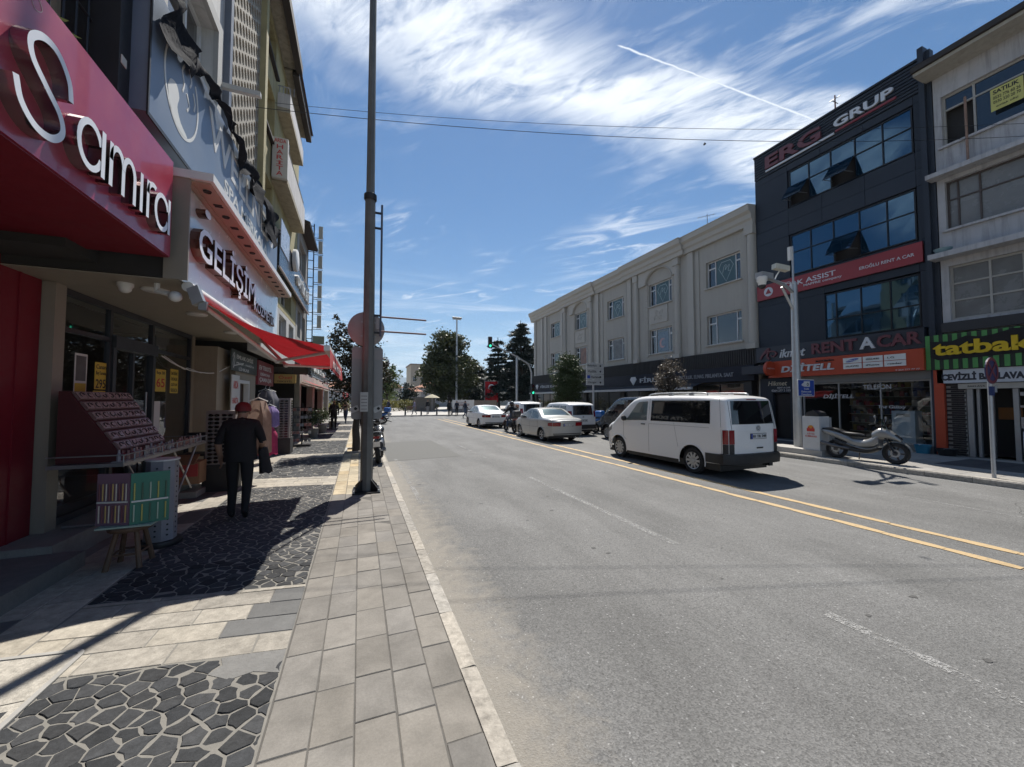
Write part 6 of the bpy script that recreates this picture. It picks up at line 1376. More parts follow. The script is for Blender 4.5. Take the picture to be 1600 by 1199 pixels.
# ---- the white passenger van in the middle of the picture
def transporter(name, label, paint, glassm, plate, simple=False):
    L = 4.78; zt = smf([(0, 1.86), (.15, 1.90), (.5, 1.93), (1.4, 1.95), (2.6, 1.94), (3.05, 1.90), (3.35, 1.78), (4.12, 1.20), (4.3, 1.12), (4.62, 1.0), (4.74, .88), (4.78, .78)], 5)
    c = Car(name, label, paint, 1.78, zt, lerpf([(0, .36), (.6, .34), (1.4, .30), (3.4, .28), (4.4, .27), (4.78, .32)]), smf([(0, .80), (.05, .845), (.14, .872), (.4, .885), (2.5, .89), (3.6, .885), (4.2, .86), (4.55, .77), (4.72, .64), (4.78, .55)], 5), 1.2, .10, .12, (.98, 3.9), .325, .395, lambda z: .0 + .10 * max(0, z - 1.15) / .75 + .0, L=L)
    c.archmat = paint
    g = c.side('side_window', glassm, [(.42, 1.815), (2.45, 1.815)], [(.42, 1.27), (2.45, 1.24)], .42, 2.42)
    c.seam([(1.52, 1.26), (1.52, 1.80)])
    c.side('front_window', CARGL if not simple else glassm, [(2.6, 1.79), (3.0, 1.76), (3.45, 1.26), (3.6, 1.22)], [(2.6, 1.24), (3.6, 1.2)], 2.58, 3.52)
    if not simple:
        for sd_ in (-1, 1):
            m = MB(); m.box(sd_ * .35 - .24, sd_ * .35 + .24, 2.5, 2.62, 1.0, 1.7); m.build('front_seat', SEATC, c.root)
    c.topp('windscreen', glassm, 3.32, 4.08, .62, .72)
    c.back('rear_window', glassm, -.69, .69, 1.27, 1.81, .006, taper=.06)
    for sd_ in (-1, 1):
        c.back('tail_lamp', LENSR, sd_ * .80, sd_ * .655, .82, 1.14, .012, 4, 4); m = MB(); g = []
        for y in (.0, .03, .07, .1):
            for z in (.82, .93, 1.04, 1.14): g.append((sd_ * (c.w(y, z) + .012), c.ly(y, z), z))
        m.add(g, [(i * 4 + j, (i + 1) * 4 + j, (i + 1) * 4 + j + 1, i * 4 + j + 1) for i in range(3) for j in range(3)]); m.build('tail_lamp', LENSR, c.root, 60, fix=False)
        c.back('corner_trim', TRIM, sd_ * .80, sd_ * .66, .60, .815, .01, 4, 3)
    c.side('rear_corner_trim', TRIM, [(0, .815), (.1, .815)], [(0, .6), (.1, .6)], 0, .1, .008)
    m = MB(); q = []
    for k in range(15):
        x = -.92 + 1.84 * k / 14; e_ = abs(x) > .80; y = c.rear(min(.78, max(-.78, x)), .5) - .07 + (.14 if abs(x) > .85 else .0); q.append((x, y))
    prof = [(.34, .06), (.36, .0), (.5, -.015), (.585, .0), (.6, .09)]
    rings = [[(x, y + d, z) for z, d in prof] for x, y in q]; m.loft(rings, False); m.build('rear_bumper', TRIM, c.root, 50, fix=False)
    c.side('bumper_side', TRIM, [(0, .59), (.42, .58)], [(0, .36), (.42, .36)], 0, .56, .02)
    if plate: c.plate(.93, plate, .52, .115, .10)
    c.back('tailgate_handle', TRIM, .02, .24, .70, .735, .014, 3, 2)
    c.back('brake_light', LENSR, -.16, .16, 1.83, 1.85, .012, 3, 1); c.back('crease', paint, -.6, .64, 1.10, 1.115, .012, 6, 1)
    y_ = c.rear(.1, 1.17) - .012; m = MB(); m.lathe([(.058, 0), (.066, -.006), (.066, .004)], (.1, y_, 1.17), 'y', 24, True)
    for q_ in ([(-.045, .035), (-.014, -.045), (0, -.01), (.014, -.045), (.045, .035)], [(-.018, .056), (0, .012), (.018, .056)]): stroke_ribbon(m, q_, CF, (.1, y_ + .004, 1.17), .011, .008)
    m.m = [0] * len(m.f); m.build('badge', HUB, c.root)
    c.seam([(2.5, 1.86), (2.5, .36)]); c.seam([(3.62, 1.2), (3.64, .7), (3.5, .62)]); c.seam([(1.55, 1.22), (1.42, .62)], r=.0025); c.seam([(.14, 1.86), (.13, .6)], r=.003); c.seam([(.45, 1.17), (2.5, 1.155)], r=.003)
    for x in (-.715, .715): m = MB(); m.tube([(x, c.rear(x, z) - .002, z) for z in (.62, .9, 1.2, 1.5, 1.8)], .004, 4); m.build('panel_gap', TRIM, c.root)
    c.handle(2.72, 1.13, TRIM); c.mirror(3.5, 1.27, TRIM)
    if not simple:
        for sd_ in (-1, 1):
            m = MB(); m.tube(smooth([(sd_ * .70, .62, 1.95), (sd_ * .70, .74, 2.0), (sd_ * .70, 1.6, 2.015), (sd_ * .69, 2.5, 2.0), (sd_ * .67, 2.72, 1.94)], 5), .018, 8)
            for y in (1.05, 1.75): m.box(sd_ * .70 - .02, sd_ * .70 + .02, y, y + .14, 1.95, 2.0)
            m.build('roof_rail', HUB, c.root, 50)
        m = MB(); m.box(.35, .47, -.12, .05, .29, .37); m.build('tow_hitch', TRIM, c.root)
    for sd_ in (-1, 1): c.side('head_lamp', HUB, [(4.3, 1.0), (4.66, .86)], [(4.3, .86), (4.66, .74)], 4.3, 4.64, .006, n=5)
    return c
van = transporter('passenger_van', 'white passenger van with dark windows driving beside the yellow centre line', VWHITE, CARG, '81 TR 749'); van.put(8.6, 6.33, 0)
van['root'] if False else None
dv = transporter('parked_van', 'dark van parked by the right kerb, half hidden behind the white van', DARKP, CARG, None, True); dv.put(11.5, 11.05, 0)

# ---- small white vans further on
def mpv(name, label, plate, group):
    L = 4.1; zt = smf([(0, 1.56), (.12, 1.62), (.5, 1.66), (1.4, 1.67), (2.2, 1.64), (2.5, 1.58), (3.2, 1.08), (3.4, 1.02), (3.95, .84), (4.1, .68)], 5)
    c = Car(name, label, VWHITE2, 1.62, zt, lerpf([(0, .32), (4.1, .28)]), smf([(0, .73), (.06, .775), (.2, .80), (1, .81), (3, .81), (3.7, .74), (4.0, .6), (4.1, .5)], 5), 1.02, .10, .10, (.72, 3.25), .30, .36, lambda z: .12 * max(0, z - .95) / .7, L=L, group=group)
    c.side('side_window', CARG, [(.3, 1.50), (1.0, 1.52)], [(.3, 1.08), (1.0, 1.06)], .32, .98, n=4); c.side('side_window', CARG, [(1.1, 1.52), (1.8, 1.52)], [(1.1, 1.06), (1.8, 1.05)], 1.1, 1.82, n=4); c.side('front_window', CARG, [(1.92, 1.51), (2.25, 1.48), (2.75, 1.08)], [(1.92, 1.05), (2.75, 1.03)], 1.92, 2.72, n=6)
    c.topp('windscreen', CARG, 2.5, 3.15, .55, .64); c.back('rear_window', CARG, -.58, .58, 1.05, 1.52, .006, taper=.06)
    for sd_ in (-1, 1): c.back('tail_lamp', LENSR, sd_ * .73, sd_ * .63, .95, 1.25, .012, 3, 4); c.side('tail_lamp', LENSR, [(0, 1.25), (.1, 1.25)], [(0, .95), (.1, .95)], 0, .1, .012, n=3, both=True) if sd_ > 0 else None
    c.back('bumper_trim', TRIM, -.74, .74, .34, .56, .03, 10, 3); c.plate(.72, plate, .46, .1); c.seam([(1.86, 1.55), (1.86, .4)]); c.seam([(1.03, 1.5), (1.0, .62)]); c.handle(1.72, .95, TRIM); c.mirror(2.62, 1.1, TRIM); y_ = c.rear(0, .95) - .01; m = MB(); m.lathe([(0, 0), (.05, 0), (.055, .008)], (0, y_, .95), 'y', 14); m.build('badge', HUB, c.root)
    return c
GRPV = 'small white vans queuing at the lights'
a_ = mpv('small_van', 'small white van right of the silver sedan, seen from behind', '41 AK 280', GRPV); a_.put(10.55, 16.85, -1)
a_ = mpv('small_van', 'small white van further ahead beside the motorcyclist', '54 PD 116', GRPV); a_.put(10.35, 22.6, 0)
# ---- saloons
def saloon(name, label, paint, plate, group, nose=0., glassm=CARG, spokes=6, tall=0.):
    L = 4.2; zt = smf([(0, .92), (.08, .985), (.3, 1.02), (.62, 1.04), (.85, 1.10), (1.35, 1.36 + tall), (1.75, 1.42 + tall), (2.2, 1.42 + tall), (2.5, 1.35 + tall), (3.1, 1.0), (3.3, .95), (3.85, .83), (4.1, .70), (4.2, .56)], 5)
    Car.spokes = spokes
    c = Car(name, label, paint, 1.7, zt, lerpf([(0, .30), (.5, .22), (3.7, .2), (4.2, .26)]), smf([(0, .70), (.06, .765), (.2, .82), (.8, .845), (2.4, .85), (3.5, .82), (3.9, .74), (4.1, .6), (4.2, .45)], 5), .93, .20, .09, (.85, 3.3), .29, .345, lambda z: -.03 * max(0, min(1, (z - .55) / .3)) + .05 * max(0, .45 - z), L=L, crown=.035, bulge=.05, ccurve=.10, group=group)
    Car.spokes = 10
    c.side('rear_side_window', glassm, [(1.12, 1.10), (1.35, 1.27), (1.62, 1.33), (1.95, 1.34)], [(1.12, .99), (1.95, .975)], 1.14, 1.93, n=8); c.side('front_side_window', glassm, [(2.03, 1.34), (2.2, 1.33), (2.4, 1.28), (2.95, 1.0)], [(2.03, .975), (2.95, .955)], 2.03, 2.9, n=8)
    c.topp('rear_window', CARGL if glassm is CARG else glassm, .86, 1.4, .66, .52); c.topp('windscreen', glassm, 2.5, 3.08, .55, .66)
    m = MB()
    for sd_ in (-1, 1): m.box(sd_ * .32 - .22, sd_ * .32 + .22, 2.0, 2.12, .6, 1.22)
    m.box(-.55, .55, 1.1, 1.22, .5, 1.04); m.build('seats', SEATC, c.root)
    for sd_ in (-1, 1):
        c.back('tail_lamp', LENSR, sd_ * .70, sd_ * .36, .70, .86, .012, 6, 3); c.side('tail_lamp', LENSR, [(0, .86), (.2, .84)], [(0, .70), (.2, .72)], 0, .2, .01, n=4) if sd_ > 0 else None
    c.back('bumper_strip', TRIM, -.68, .68, .36, .395, .02, 10, 2); c.back('lower_valance', TRIM, -.66, .66, .27, .33, .012, 8, 2); c.plate(.70, plate, .46, .1); c.back('boot_gap', TRIM, -.72, .72, .905, .913, .008, 8, 1)
    c.seam([(1.99, 1.36), (1.99, .34)]); c.seam([(1.12, .97), (1.16, .62)]); c.seam([(2.98, .95), (2.98, .35)]); c.seam([(.2, .62), (3.0, .60)], r=.006); c.handle(1.78, .84, paint); c.handle(1.1 + .1, .84, paint); c.mirror(2.78, 1.02, paint)
    for sd_ in (-1, 1): m = MB(); m.tube([(sd_ * (c.w(y, c.zt(y) - c.rc) - .02), y, c.zt(y) - .03) for y in (1.5, 1.8, 2.1, 2.4)], .008, 5); m.build('roof_gutter', TRIM, c.root)
    m = MB(); m.cyl((.4, -.03, .24), (.4, .15, .24), .025, n=8); m.build('exhaust', STEEL, c.root)
    return c
GRPS = 'saloon cars queuing at the lights'
a_ = saloon('saloon_car', 'silver saloon car behind the motorcyclist', SILVERP, '41 ZA 904', GRPS); a_.put(8.28, 14.5, 0)
a_ = saloon('saloon_car', 'white saloon car leading the queue on the left', VWHITE2, '34 RK 618', GRPS, spokes=5); a_.put(8.02, 23.1, 1.5)

# ================================================================ STREET FURNITURE
POLEM = pm('weathered_pole', (.15, .15, .142), .6, .35, var=.25, scale=4, stain=.3); SIGNBK = pm('sign_back_grey', (.26, .255, .25), .55, .3, var=.1)
t = thing('lamp_post', 'tall tapered grey steel post standing at the left kerb', 'pole', (.14, 7.74, S))
m = MB(); m.tube([(.14, 7.74, S), (.14, 7.74, 3), (.135, 7.74, 5.75)], [.112, .102, .093], 8); m.build('lower_shaft', POLEM, t, 30)
m = MB(); m.tube([(.135, 7.74, 5.75), (.13, 7.74, 12.5)], [.078, .052], 8); m.build('upper_shaft', POLEM, t, 30)
m = MB(); m.lathe([(.105, 5.66), (.118, 5.68), (.118, 5.78), (.085, 5.80)], (.135, 7.74, 0), n=12); m.build('collar', BLACKM, t, 40)
MB().box(-.1, .38, 7.5, 7.98, S + .003, S + .025).build('base_plate', BLACKM, t)
for a in range(4):
    c_, s_ = math.cos(R(45 + 90 * a)), math.sin(R(45 + 90 * a)); m = MB(); m.add([(.14 + .1 * c_, 7.74 + .1 * s_, S + .025), (.14 + .27 * c_, 7.74 + .27 * s_, S + .025), (.14 + .27 * c_, 7.74 + .27 * s_, S + .09), (.14 + .1 * c_, 7.74 + .1 * s_, S + .24)], [(0, 1, 2, 3)]); v0 = list(m.v); n_ = Vector((-s_, c_, 0)) * .008
    m = MB(); m.loft([[Vector(p) - n_ for p in v0], [Vector(p) + n_ for p in v0]], True, True); g_ = m.build('gusset', BLACKM, t); MB().lathe([(0, S + .06), (.016, S + .06), (.016, S + .02), (0, S + .02)], (.14 + .3 * c_, 7.74 + .3 * s_, 0), n=6).build('bolt', STEEL, t)
m = MB(); m.box(.01, .145, 7.612, 7.616, 1.62, 1.98); nt2 = m.build('paper_notice', pm('faded_paper', (.45, .45, .43), .8, var=.15), t)
for k in range(5): m = MB(); m.box(.025, .13, 7.609, 7.6118, 1.90 - k * .06, 1.915 - k * .06); m.build('print_line', pm('faint_ink', (.2, .2, .2), .8), nt2)
m = MB(); m.cyl((.06, 7.70, .5), (.06, 7.70, 1.1), .0, n=4)
t = thing('round_road_sign', 'round traffic sign seen from its grey back on the tall post', 'sign', (.14, 7.9, 2.9))
m = MB().lathe([(0, .0), (.325, .0), (.335, .008), (.335, .02), (.32, .024), (0, .024)], (.10, 7.875, 3.2), 'y', 32); m.build('disc', pm('pinkish_sign_back', (.29, .26, .255), .55, .2, var=.1), t, 40)
m = MB(); m.box(.0, .28, 7.868, 7.874, 3.05, 3.08); m.box(.0, .28, 7.868, 7.874, 3.32, 3.35); m.build('bracket', STEEL, t)
t = thing('cabinet_sign', 'tall grey rounded box mounted behind the post under the round sign', 'cabinet', (.13, 7.95, 1.5))
q = []
for cx, cz, a0 in ((.36, 2.8, 0), (-.1, 2.8, 90), (-.1, 1.52, 180), (.36, 1.52, 270)): q += arc(cx, cz, .05, .05, a0, a0 + 90, 4)
m = MB(); m.prism(q, 'y', 7.88, 8.0); m.build('case', SIGNBK, t)
MB().box(-.145, .405, 7.874, 7.8785, 2.62, 2.80).build('upper_band', MATS['pinkish_sign_back'], t)
for x in (-.09, .32): m = MB(); m.obox((x, 7.876, 1.66), (.07, 0, .03), (0, .003, 0), (-.02, 0, .05)); st_ = m.build('sticker', pm('torn_sticker', (.5, .5, .49), .7, var=.2), t); m = MB(); m.obox((x + .02, 7.872, 1.67), (.012, 0, .022), (0, .001, 0), (-.022, 0, .012)); m.build('print_mark', INK, st_)
t = thing('sign_bracket', 'slim upright pipe with two red grey arms beside the post', 'bracket', (.35, 7.74, 3.1))
m = MB(); m.cyl((.35, 7.74, 3.05), (.35, 7.74, 5.62), .02, n=8); m.build('upright', pm('blue_grey_pipe2', (.09, .11, .15), .5, .3), t)
for z in (5.45, 5.15, 3.45, 3.12): m = MB(); m.box(.2, .35, 7.73, 7.75, z - .02, z + .02); m.build('clamp', BLACKM, t)
for z in (3.43, 3.15): m = MB(); m.cyl((.36, 7.74, z), (1.22, 7.76, z), .017, n=8); m.build('arm', pm('rusty_arm', (.2, .13, .12), .6, .3), t)
m = MB(); m.box(.27, .33, 7.70, 7.78, 3.18, 3.4); m.build('junction_box', SIGNBK, t)
# camera pole on the right with its island, bin and signs
t = thing('camera_pole', 'pale steel surveillance pole with cameras in front of the charcoal building', 'pole', (13.5, 8.37, S)); PX, PY = 13.5, 8.37
PALE = pm('pale_galvanised', (.42, .43, .44), .4, .5, var=.12)
m = MB(); m.tube([(PX, PY, S), (PX, PY, 3), (PX, PY, 5.75)], [.13, .115, .095], 10); m.build('shaft', PALE, t, 40); m = MB(); m.cyl((PX - .02, PY, 5.7), (PX - .02, PY, 7.0), .03, n=8); m.build('mast', PALE, t); MB().box(PX - .2, PX - .12, PY - .05, PY + .05, 6.5, 6.95).build('antenna_panel', WHITEP, t)
m = MB(); m.tube([(PX, PY, 5.4), (PX - .45, PY - .02, 5.6), (PX - 1.35, PY - .05, 5.75)], .05, 8); m.tube([(PX, PY, 4.75), (PX - .6, PY, 5.55)], .04, 8); m.build('arm', PALE, t, 40)
cm = MB().box(PX - 1.72, PX - 1.2, PY - .14, PY + .1, 5.70, 5.9).build('camera_mount', pm('mid_grey_box', (.3, .31, .32), .5), t)
m = MB(); m.lathe([(0, 5.40), (.07, 5.42), (.11, 5.5), (.12, 5.58), (.15, 5.62), (.15, 5.74), (.05, 5.80), (0, 5.80)], (PX - 1.62, PY - .05, 0), n=18); m.build('dome_camera', WHITEP, cm, 40); m = MB(); m.ell((PX - 1.62, PY - .05, 5.46), (.105, .105, .1), 14, 8); m.build('dome_glass', BLACKP, cm, 60)
m = MB(); m.obox((PX - .75, PY - .08, 6.15), (.26, -.05, -.03), (.02, .09, 0), (.01, 0, .08)); bx_ = m.build('box_camera', pm('cream_camera', (.55, .53, .45), .5), t); m = MB(); m.tube([(PX - .75, PY - .05, 6.08), (PX - .85, PY, 5.9), (PX - .95, PY, 5.72)], .022, 6); m.build('camera_foot', WHITEP, bx_)
m = MB(); m.tube(smooth([(PX - .9, PY, 5.75), (PX - .5, PY - .05, 5.68), (PX - .1, PY - .06, 5.72)], 4), .012, 5); m.build('cable', WHITEP, t)
bs = thing('blue_camera_sign', 'blue traffic surveillance sign strapped to the camera pole', 'sign', (13.6, 8.2, 2.0))
q = []
for cx, cz, a0 in ((14.06, 2.46, 0), (13.3, 2.46, 90), (13.3, 1.98, 180), (14.06, 1.98, 270)): q += arc(cx, cz, .04, .04, a0, a0 + 90, 4)
m = MB(); m.prism(q, 'y', 8.19, 8.215); pl = m.build('plate', WHITEP, bs); m = MB(); m.box(13.285, 14.075, 8.184, 8.189, 1.965, 2.475); m.build('blue_face', pm('sign_blue', (.02, .07, .36), .4), pl)
m = MB(); m.box(13.55, 13.85, 8.178, 8.183, 2.26, 2.44); m.prism([(13.44, 2.34), (13.54, 2.39), (13.54, 2.27), (13.44, 2.3)], 'y', 8.178, 8.183); pc = m.build('camera_symbol', WLET, pl); MB().lathe([(.03, 0), (.05, 0), (.05, -.004), (.03, -.004)], (13.74, 8.177, 2.34), 'y', 16, True).build('lens_ring', INK, pc)
text(pl, 'Trafik', CF, (13.55, 8.183, 2.16), .26, .06, WLET, .003); text(pl, 'Elektronik', CF, (13.42, 8.183, 2.07), .5, .06, WLET, .003); text(pl, 'Denetleme', CF, (13.42, 8.183, 1.98), .52, .06, WLET, .003)
isl = thing('concrete_island', 'low rounded concrete plinth under the donation bin', 'plinth', (13.2, 8, S)); m = MB(); q = [(12.9, 7.35), (13.75, 7.35)] + [(13.75, 9.0)] + arc(13.25, 8.95, .35, .35, 60, 180, 8); m.prism(q, 'z', S + .002, S + .16); m.build('slab', CONC, isl)
bn = thing('donation_bin', 'white clothes donation bin with orange emblem beside the camera pole', 'bin', (13.2, 7.7, S + .16)); BZ = S + .162
m = MB(); m.box(12.95, 13.42, 7.42, 7.9, BZ, 1.32); m.build('case', pm('bin_white', (.55, .55, .55), .4, var=.08), bn); m = MB(); m.box(13.425, 13.6, 7.45, 7.9, BZ, 1.28); m.build('side_case', pm('bin_side_grey', (.32, .33, .34), .4, var=.08), bn); m = MB(); m.lathe([(.16, 0), (.16, .2)], (0, 0, 0), 'x', 16); m = MB(); m.prism([(7.45, 1.323), (7.85, 1.323), (7.8, 1.44), (7.65, 1.5), (7.5, 1.44)], 'x', 13.0, 13.42); m.build('hatch', BLACKP, bn)
ORG = pm('emblem_orange', (.6, .25, .02), .5); m = MB(); m.prism([(7.66 + .09 * math.cos(R(a)), .95 + .1 * math.sin(R(a))) for a in range(0, 181, 20)], 'x', 12.944, 12.95); m.build('sun_emblem', ORG, bn)
m = MB(); m.box(12.939, 12.943, 7.55, 7.77, .86, .95); m.build('building_emblem', REDINK, bn)
for y in (7.585, 7.695): MB().box(12.939, 12.943, y, y + .04, .951, .99).build('tower_emblem', REDINK, bn)
text(bn, 'GİYSİ', RF, (12.95, 7.77, .76), .21, .06, REDINK, .003); text(bn, 'KUMBARASI', RF, (12.95, 7.82, .68), .32, .06, REDINK, .003)
t = thing('no_stopping_sign', 'round no stopping sign on a slim grey post at far right', 'sign', (12.95, 4.0, S))
m = MB(); m.cyl((12.95, 4.0, S), (12.95, 4.0, 2.6), .035, n=10); m.build('post', PALE, t, 40); NB = pm('shaded_sign_blue', (.035, .03, .10), .5); NR = pm('shaded_sign_red', (.16, .03, .04), .5)  # blue and red darkened: the back-lit shade of the face is in the colours
dk = MB().lathe([(0, 0), (.29, 0), (.29, .02), (0, .02)], (12.95, 3.955, 2.48), 'y', 28).build('disc', NB, t); m = MB().lathe([(.23, -.006), (.29, -.006), (.29, 0), (.23, 0)], (12.95, 3.953, 2.48), 'y', 28, True); m.build('red_ring', NR, dk)
for s_ in (-1, 1): m = MB(); m.obox((12.95, 3.949 - .0015 * s_, 2.48), (.155, 0, .155 * s_), (0, .002, 0), (-.018 * s_, 0, .018)); m.build('red_stroke', NR, dk)
MB().box(12.78, 13.05, 3.957, 3.962, 1.93, 2.13).build('sub_plate', pm('sub_plate_blue', (.02, .035, .12), .5), t); m = MB(); m.box(13.06, 13.16, 3.957, 3.962, 2.0, 2.16); m.build('arrow_plate', pm('arrow_plate', (.3, .3, .3), .5), t)
t = thing('direction_sign', 'white four panel direction sign on a post before the jeweller building', 'sign', (12.9, 19.4, S)); m = MB(); m.cyl((12.95, 19.5, S), (12.95, 19.5, 4.05), .06, n=10); m.build('post', PALE, t, 40)
for k, nm in enumerate(('Belediye', 'Valilik', 'Hastane', 'Otogar')):
    z = 3.68 - k * .33; p = MB().box(12.4, 13.62, 19.40, 19.43, z, z + .305).build('panel', pm('sign_white', (.58, .58, .56), .5), t); fb = MB(); fb.box(12.43, 13.59, 19.395, 19.399, z + .02, z + .285); ed = fb.build('panel_face', pm('sign_face', (.42, .42, .41), .5), p)
    text(p, nm, CF, (12.5 + (.22 if k == 2 else 0), 19.394, z + .08), .62, .14, INK, .003); m = MB(); m.prism([(13.38 + .07 * math.cos(R(90 * j)), z + .15 + .07 * math.sin(R(90 * j))) for j in range(4)], 'y', 19.388, 19.394); m.build('arrow', INK, p)
    if k == 2: MB().box(12.46, 12.66, 19.389, 19.394, z + .06, z + .24).build('symbol', BLUEP, p)
# traffic lights at the junction
def head(par, x, y, z, lit):
    h = MB().box(x - .17, x + .17, y, y + .2, z, z + 1.0).build('signal_head', BLACKP, par)
    for k in range(3):
        on = k == lit; cz = z + .17 + .33 * k
        m = MB().lathe([(0, -.01), (.1, -.01), (.115, .0)], (x, y, cz), 'y', 18); m.build('lamp', pm('lamp_green', (.02, .3, .2), .3, var=0, em=((.05, 1, .55), .9)) if on else pm('lamp_dark_%d' % k, ((.02, .05, .03), (.08, .05, .01), (.08, .01, .01))[k], .3), h)
        m = MB(); m.loft([[(x + .13 * math.cos(R(a)), y - d, cz + .13 * math.sin(R(a))) for a in range(0, 181, 20)] for d in (.0, .16)], False); m.build('visor', BLACKP, h, fix=False)
t = thing('traffic_signal', 'mast arm traffic signal showing green over the junction', 'traffic light', (15.2, 33.3, S)); m = MB(); m.tube([(15.2, 33.3, S), (15.2, 33.3, 4.4), (14.9, 33.3, 5.2), (13.6, 33.3, 5.9), (11.2, 33.3, 6.9)], [.1, .09, .08, .07, .05], 8); m.build('mast', PALE, t, 40); head(t, 11.0, 33.1, 6.55, 0); head(t, 15.25, 33.05, 2.3, 0)
t = thing('grey_post', 'plain grey post before the dark cedars', 'pole', (13.6, 36, S)); m = MB(); m.tube([(14.6, 35.5, 0), (14.6, 35.5, 6.2)], [.14, .12], 8); m.build('shaft', PALE, t, 40); m = MB(); m.box(14.45, 14.75, 35.4, 35.6, 0, .3); m.build('foot', CONC, t)
t = thing('floodlight_mast', 'tall floodlight mast in front of the large linden tree', 'lamp', (14.28, 60, .12)); m = MB(); m.tube([(14.28, 60, .12), (14.28, 60, 14.6)], [.2, .12], 8); m.build('mast', PALE, t, 40); m = MB(); m.box(13.6, 14.95, 59.8, 60.2, 14.6, 14.75); m.build('cross_bar', PALE, t)
for x in (13.75, 14.28, 14.8): m = MB(); m.obox((x, 59.85, 14.85), (.22, 0, 0), (0, .25, .08), (0, -.04, .1)); m.build('lamp_head', SIGNBK, t)
# overhead wires
for k, (a, b) in enumerate((((-2.28, 11.9, 9.98), (16.3, 4.2, 9.17)), ((-2.2, 9.62, 8.22), (16.3, 4.21, 8.83)))):
    A_, B_ = Vector(a), Vector(b); m = MB(); m.tube([A_.lerp(B_, i / 40) - Vector((0, 0, .4 * 4 * (i / 40) * (1 - i / 40))) for i in range(41)], .0055 + .001 * k, 5); tag(m.build('overhead_wire', BLACKM), ['upper thin black wire strung across the street', 'lower thin black wire strung across the street'][k], 'wire', 'wires across the street')
m = MB(); m.ell((8.42, 7.35, 8.62), (.025, .045, .022), 8, 6); m.prism([(8.38, 8.62), (8.42, 8.67), (8.46, 8.62)], 'y', 7.345, 7.355); tag(m.build('small_bird', pm('bird_grey', (.05, .05, .055), .8)), 'small dark bird perched on the overhead wire', 'bird')
# paving edge: tree pit frame
m = MB()
for q_ in ((-.42, .35, 13.3, 13.36), (-.42, .35, 14.34, 14.4), (-.42, -.36, 13.361, 14.339), (.29, .35, 13.361, 14.339)): m.box(*q_, .12, S + .06)
tag(m.build('tree_pit_frame', CONC), 'concrete frame round the foot of the near street tree', 'kerb')

# ---- motorcycles and scooters (local: y forward, wheels at y = 0 and y = wb)
def shell(secs, n=14, p=2.6, caps=True):
    """smooth body from (y, zc, half width, half height) stations, squarish rings"""
    q = []
    for i in range(len(secs)): q.append(secs[i])
    ys = smooth([tuple(a) for a in []], 1) if False else None
    P = [Vector(a) for a in q]; P4 = []
    for i in range(len(P) - 1):
        a, b, c, d = P[max(i - 1, 0)], P[i], P[i + 1], P[min(i + 2, len(P) - 1)]
        for k in range(4):
            u = k / 4; P4.append(.5 * ((2 * b) + (c - a) * u + (2 * a - 5 * b + 4 * c - d) * u * u + (3 * b - a - 3 * c + d) * u ** 3))
    P4.append(P[-1]); rings = []
    for s_ in P4:
        r = []
        for k in range(n):
            a = 2 * math.pi * k / n; c_, sn = math.cos(a), math.sin(a); r.append((s_[2] * math.copysign(abs(c_) ** (2 / p), c_), s_[0], s_[1] + s_[3] * math.copysign(abs(sn) ** (2 / p), sn)))
        rings.append(r)
    return MB().loft(rings, True, caps)
_bk = {}
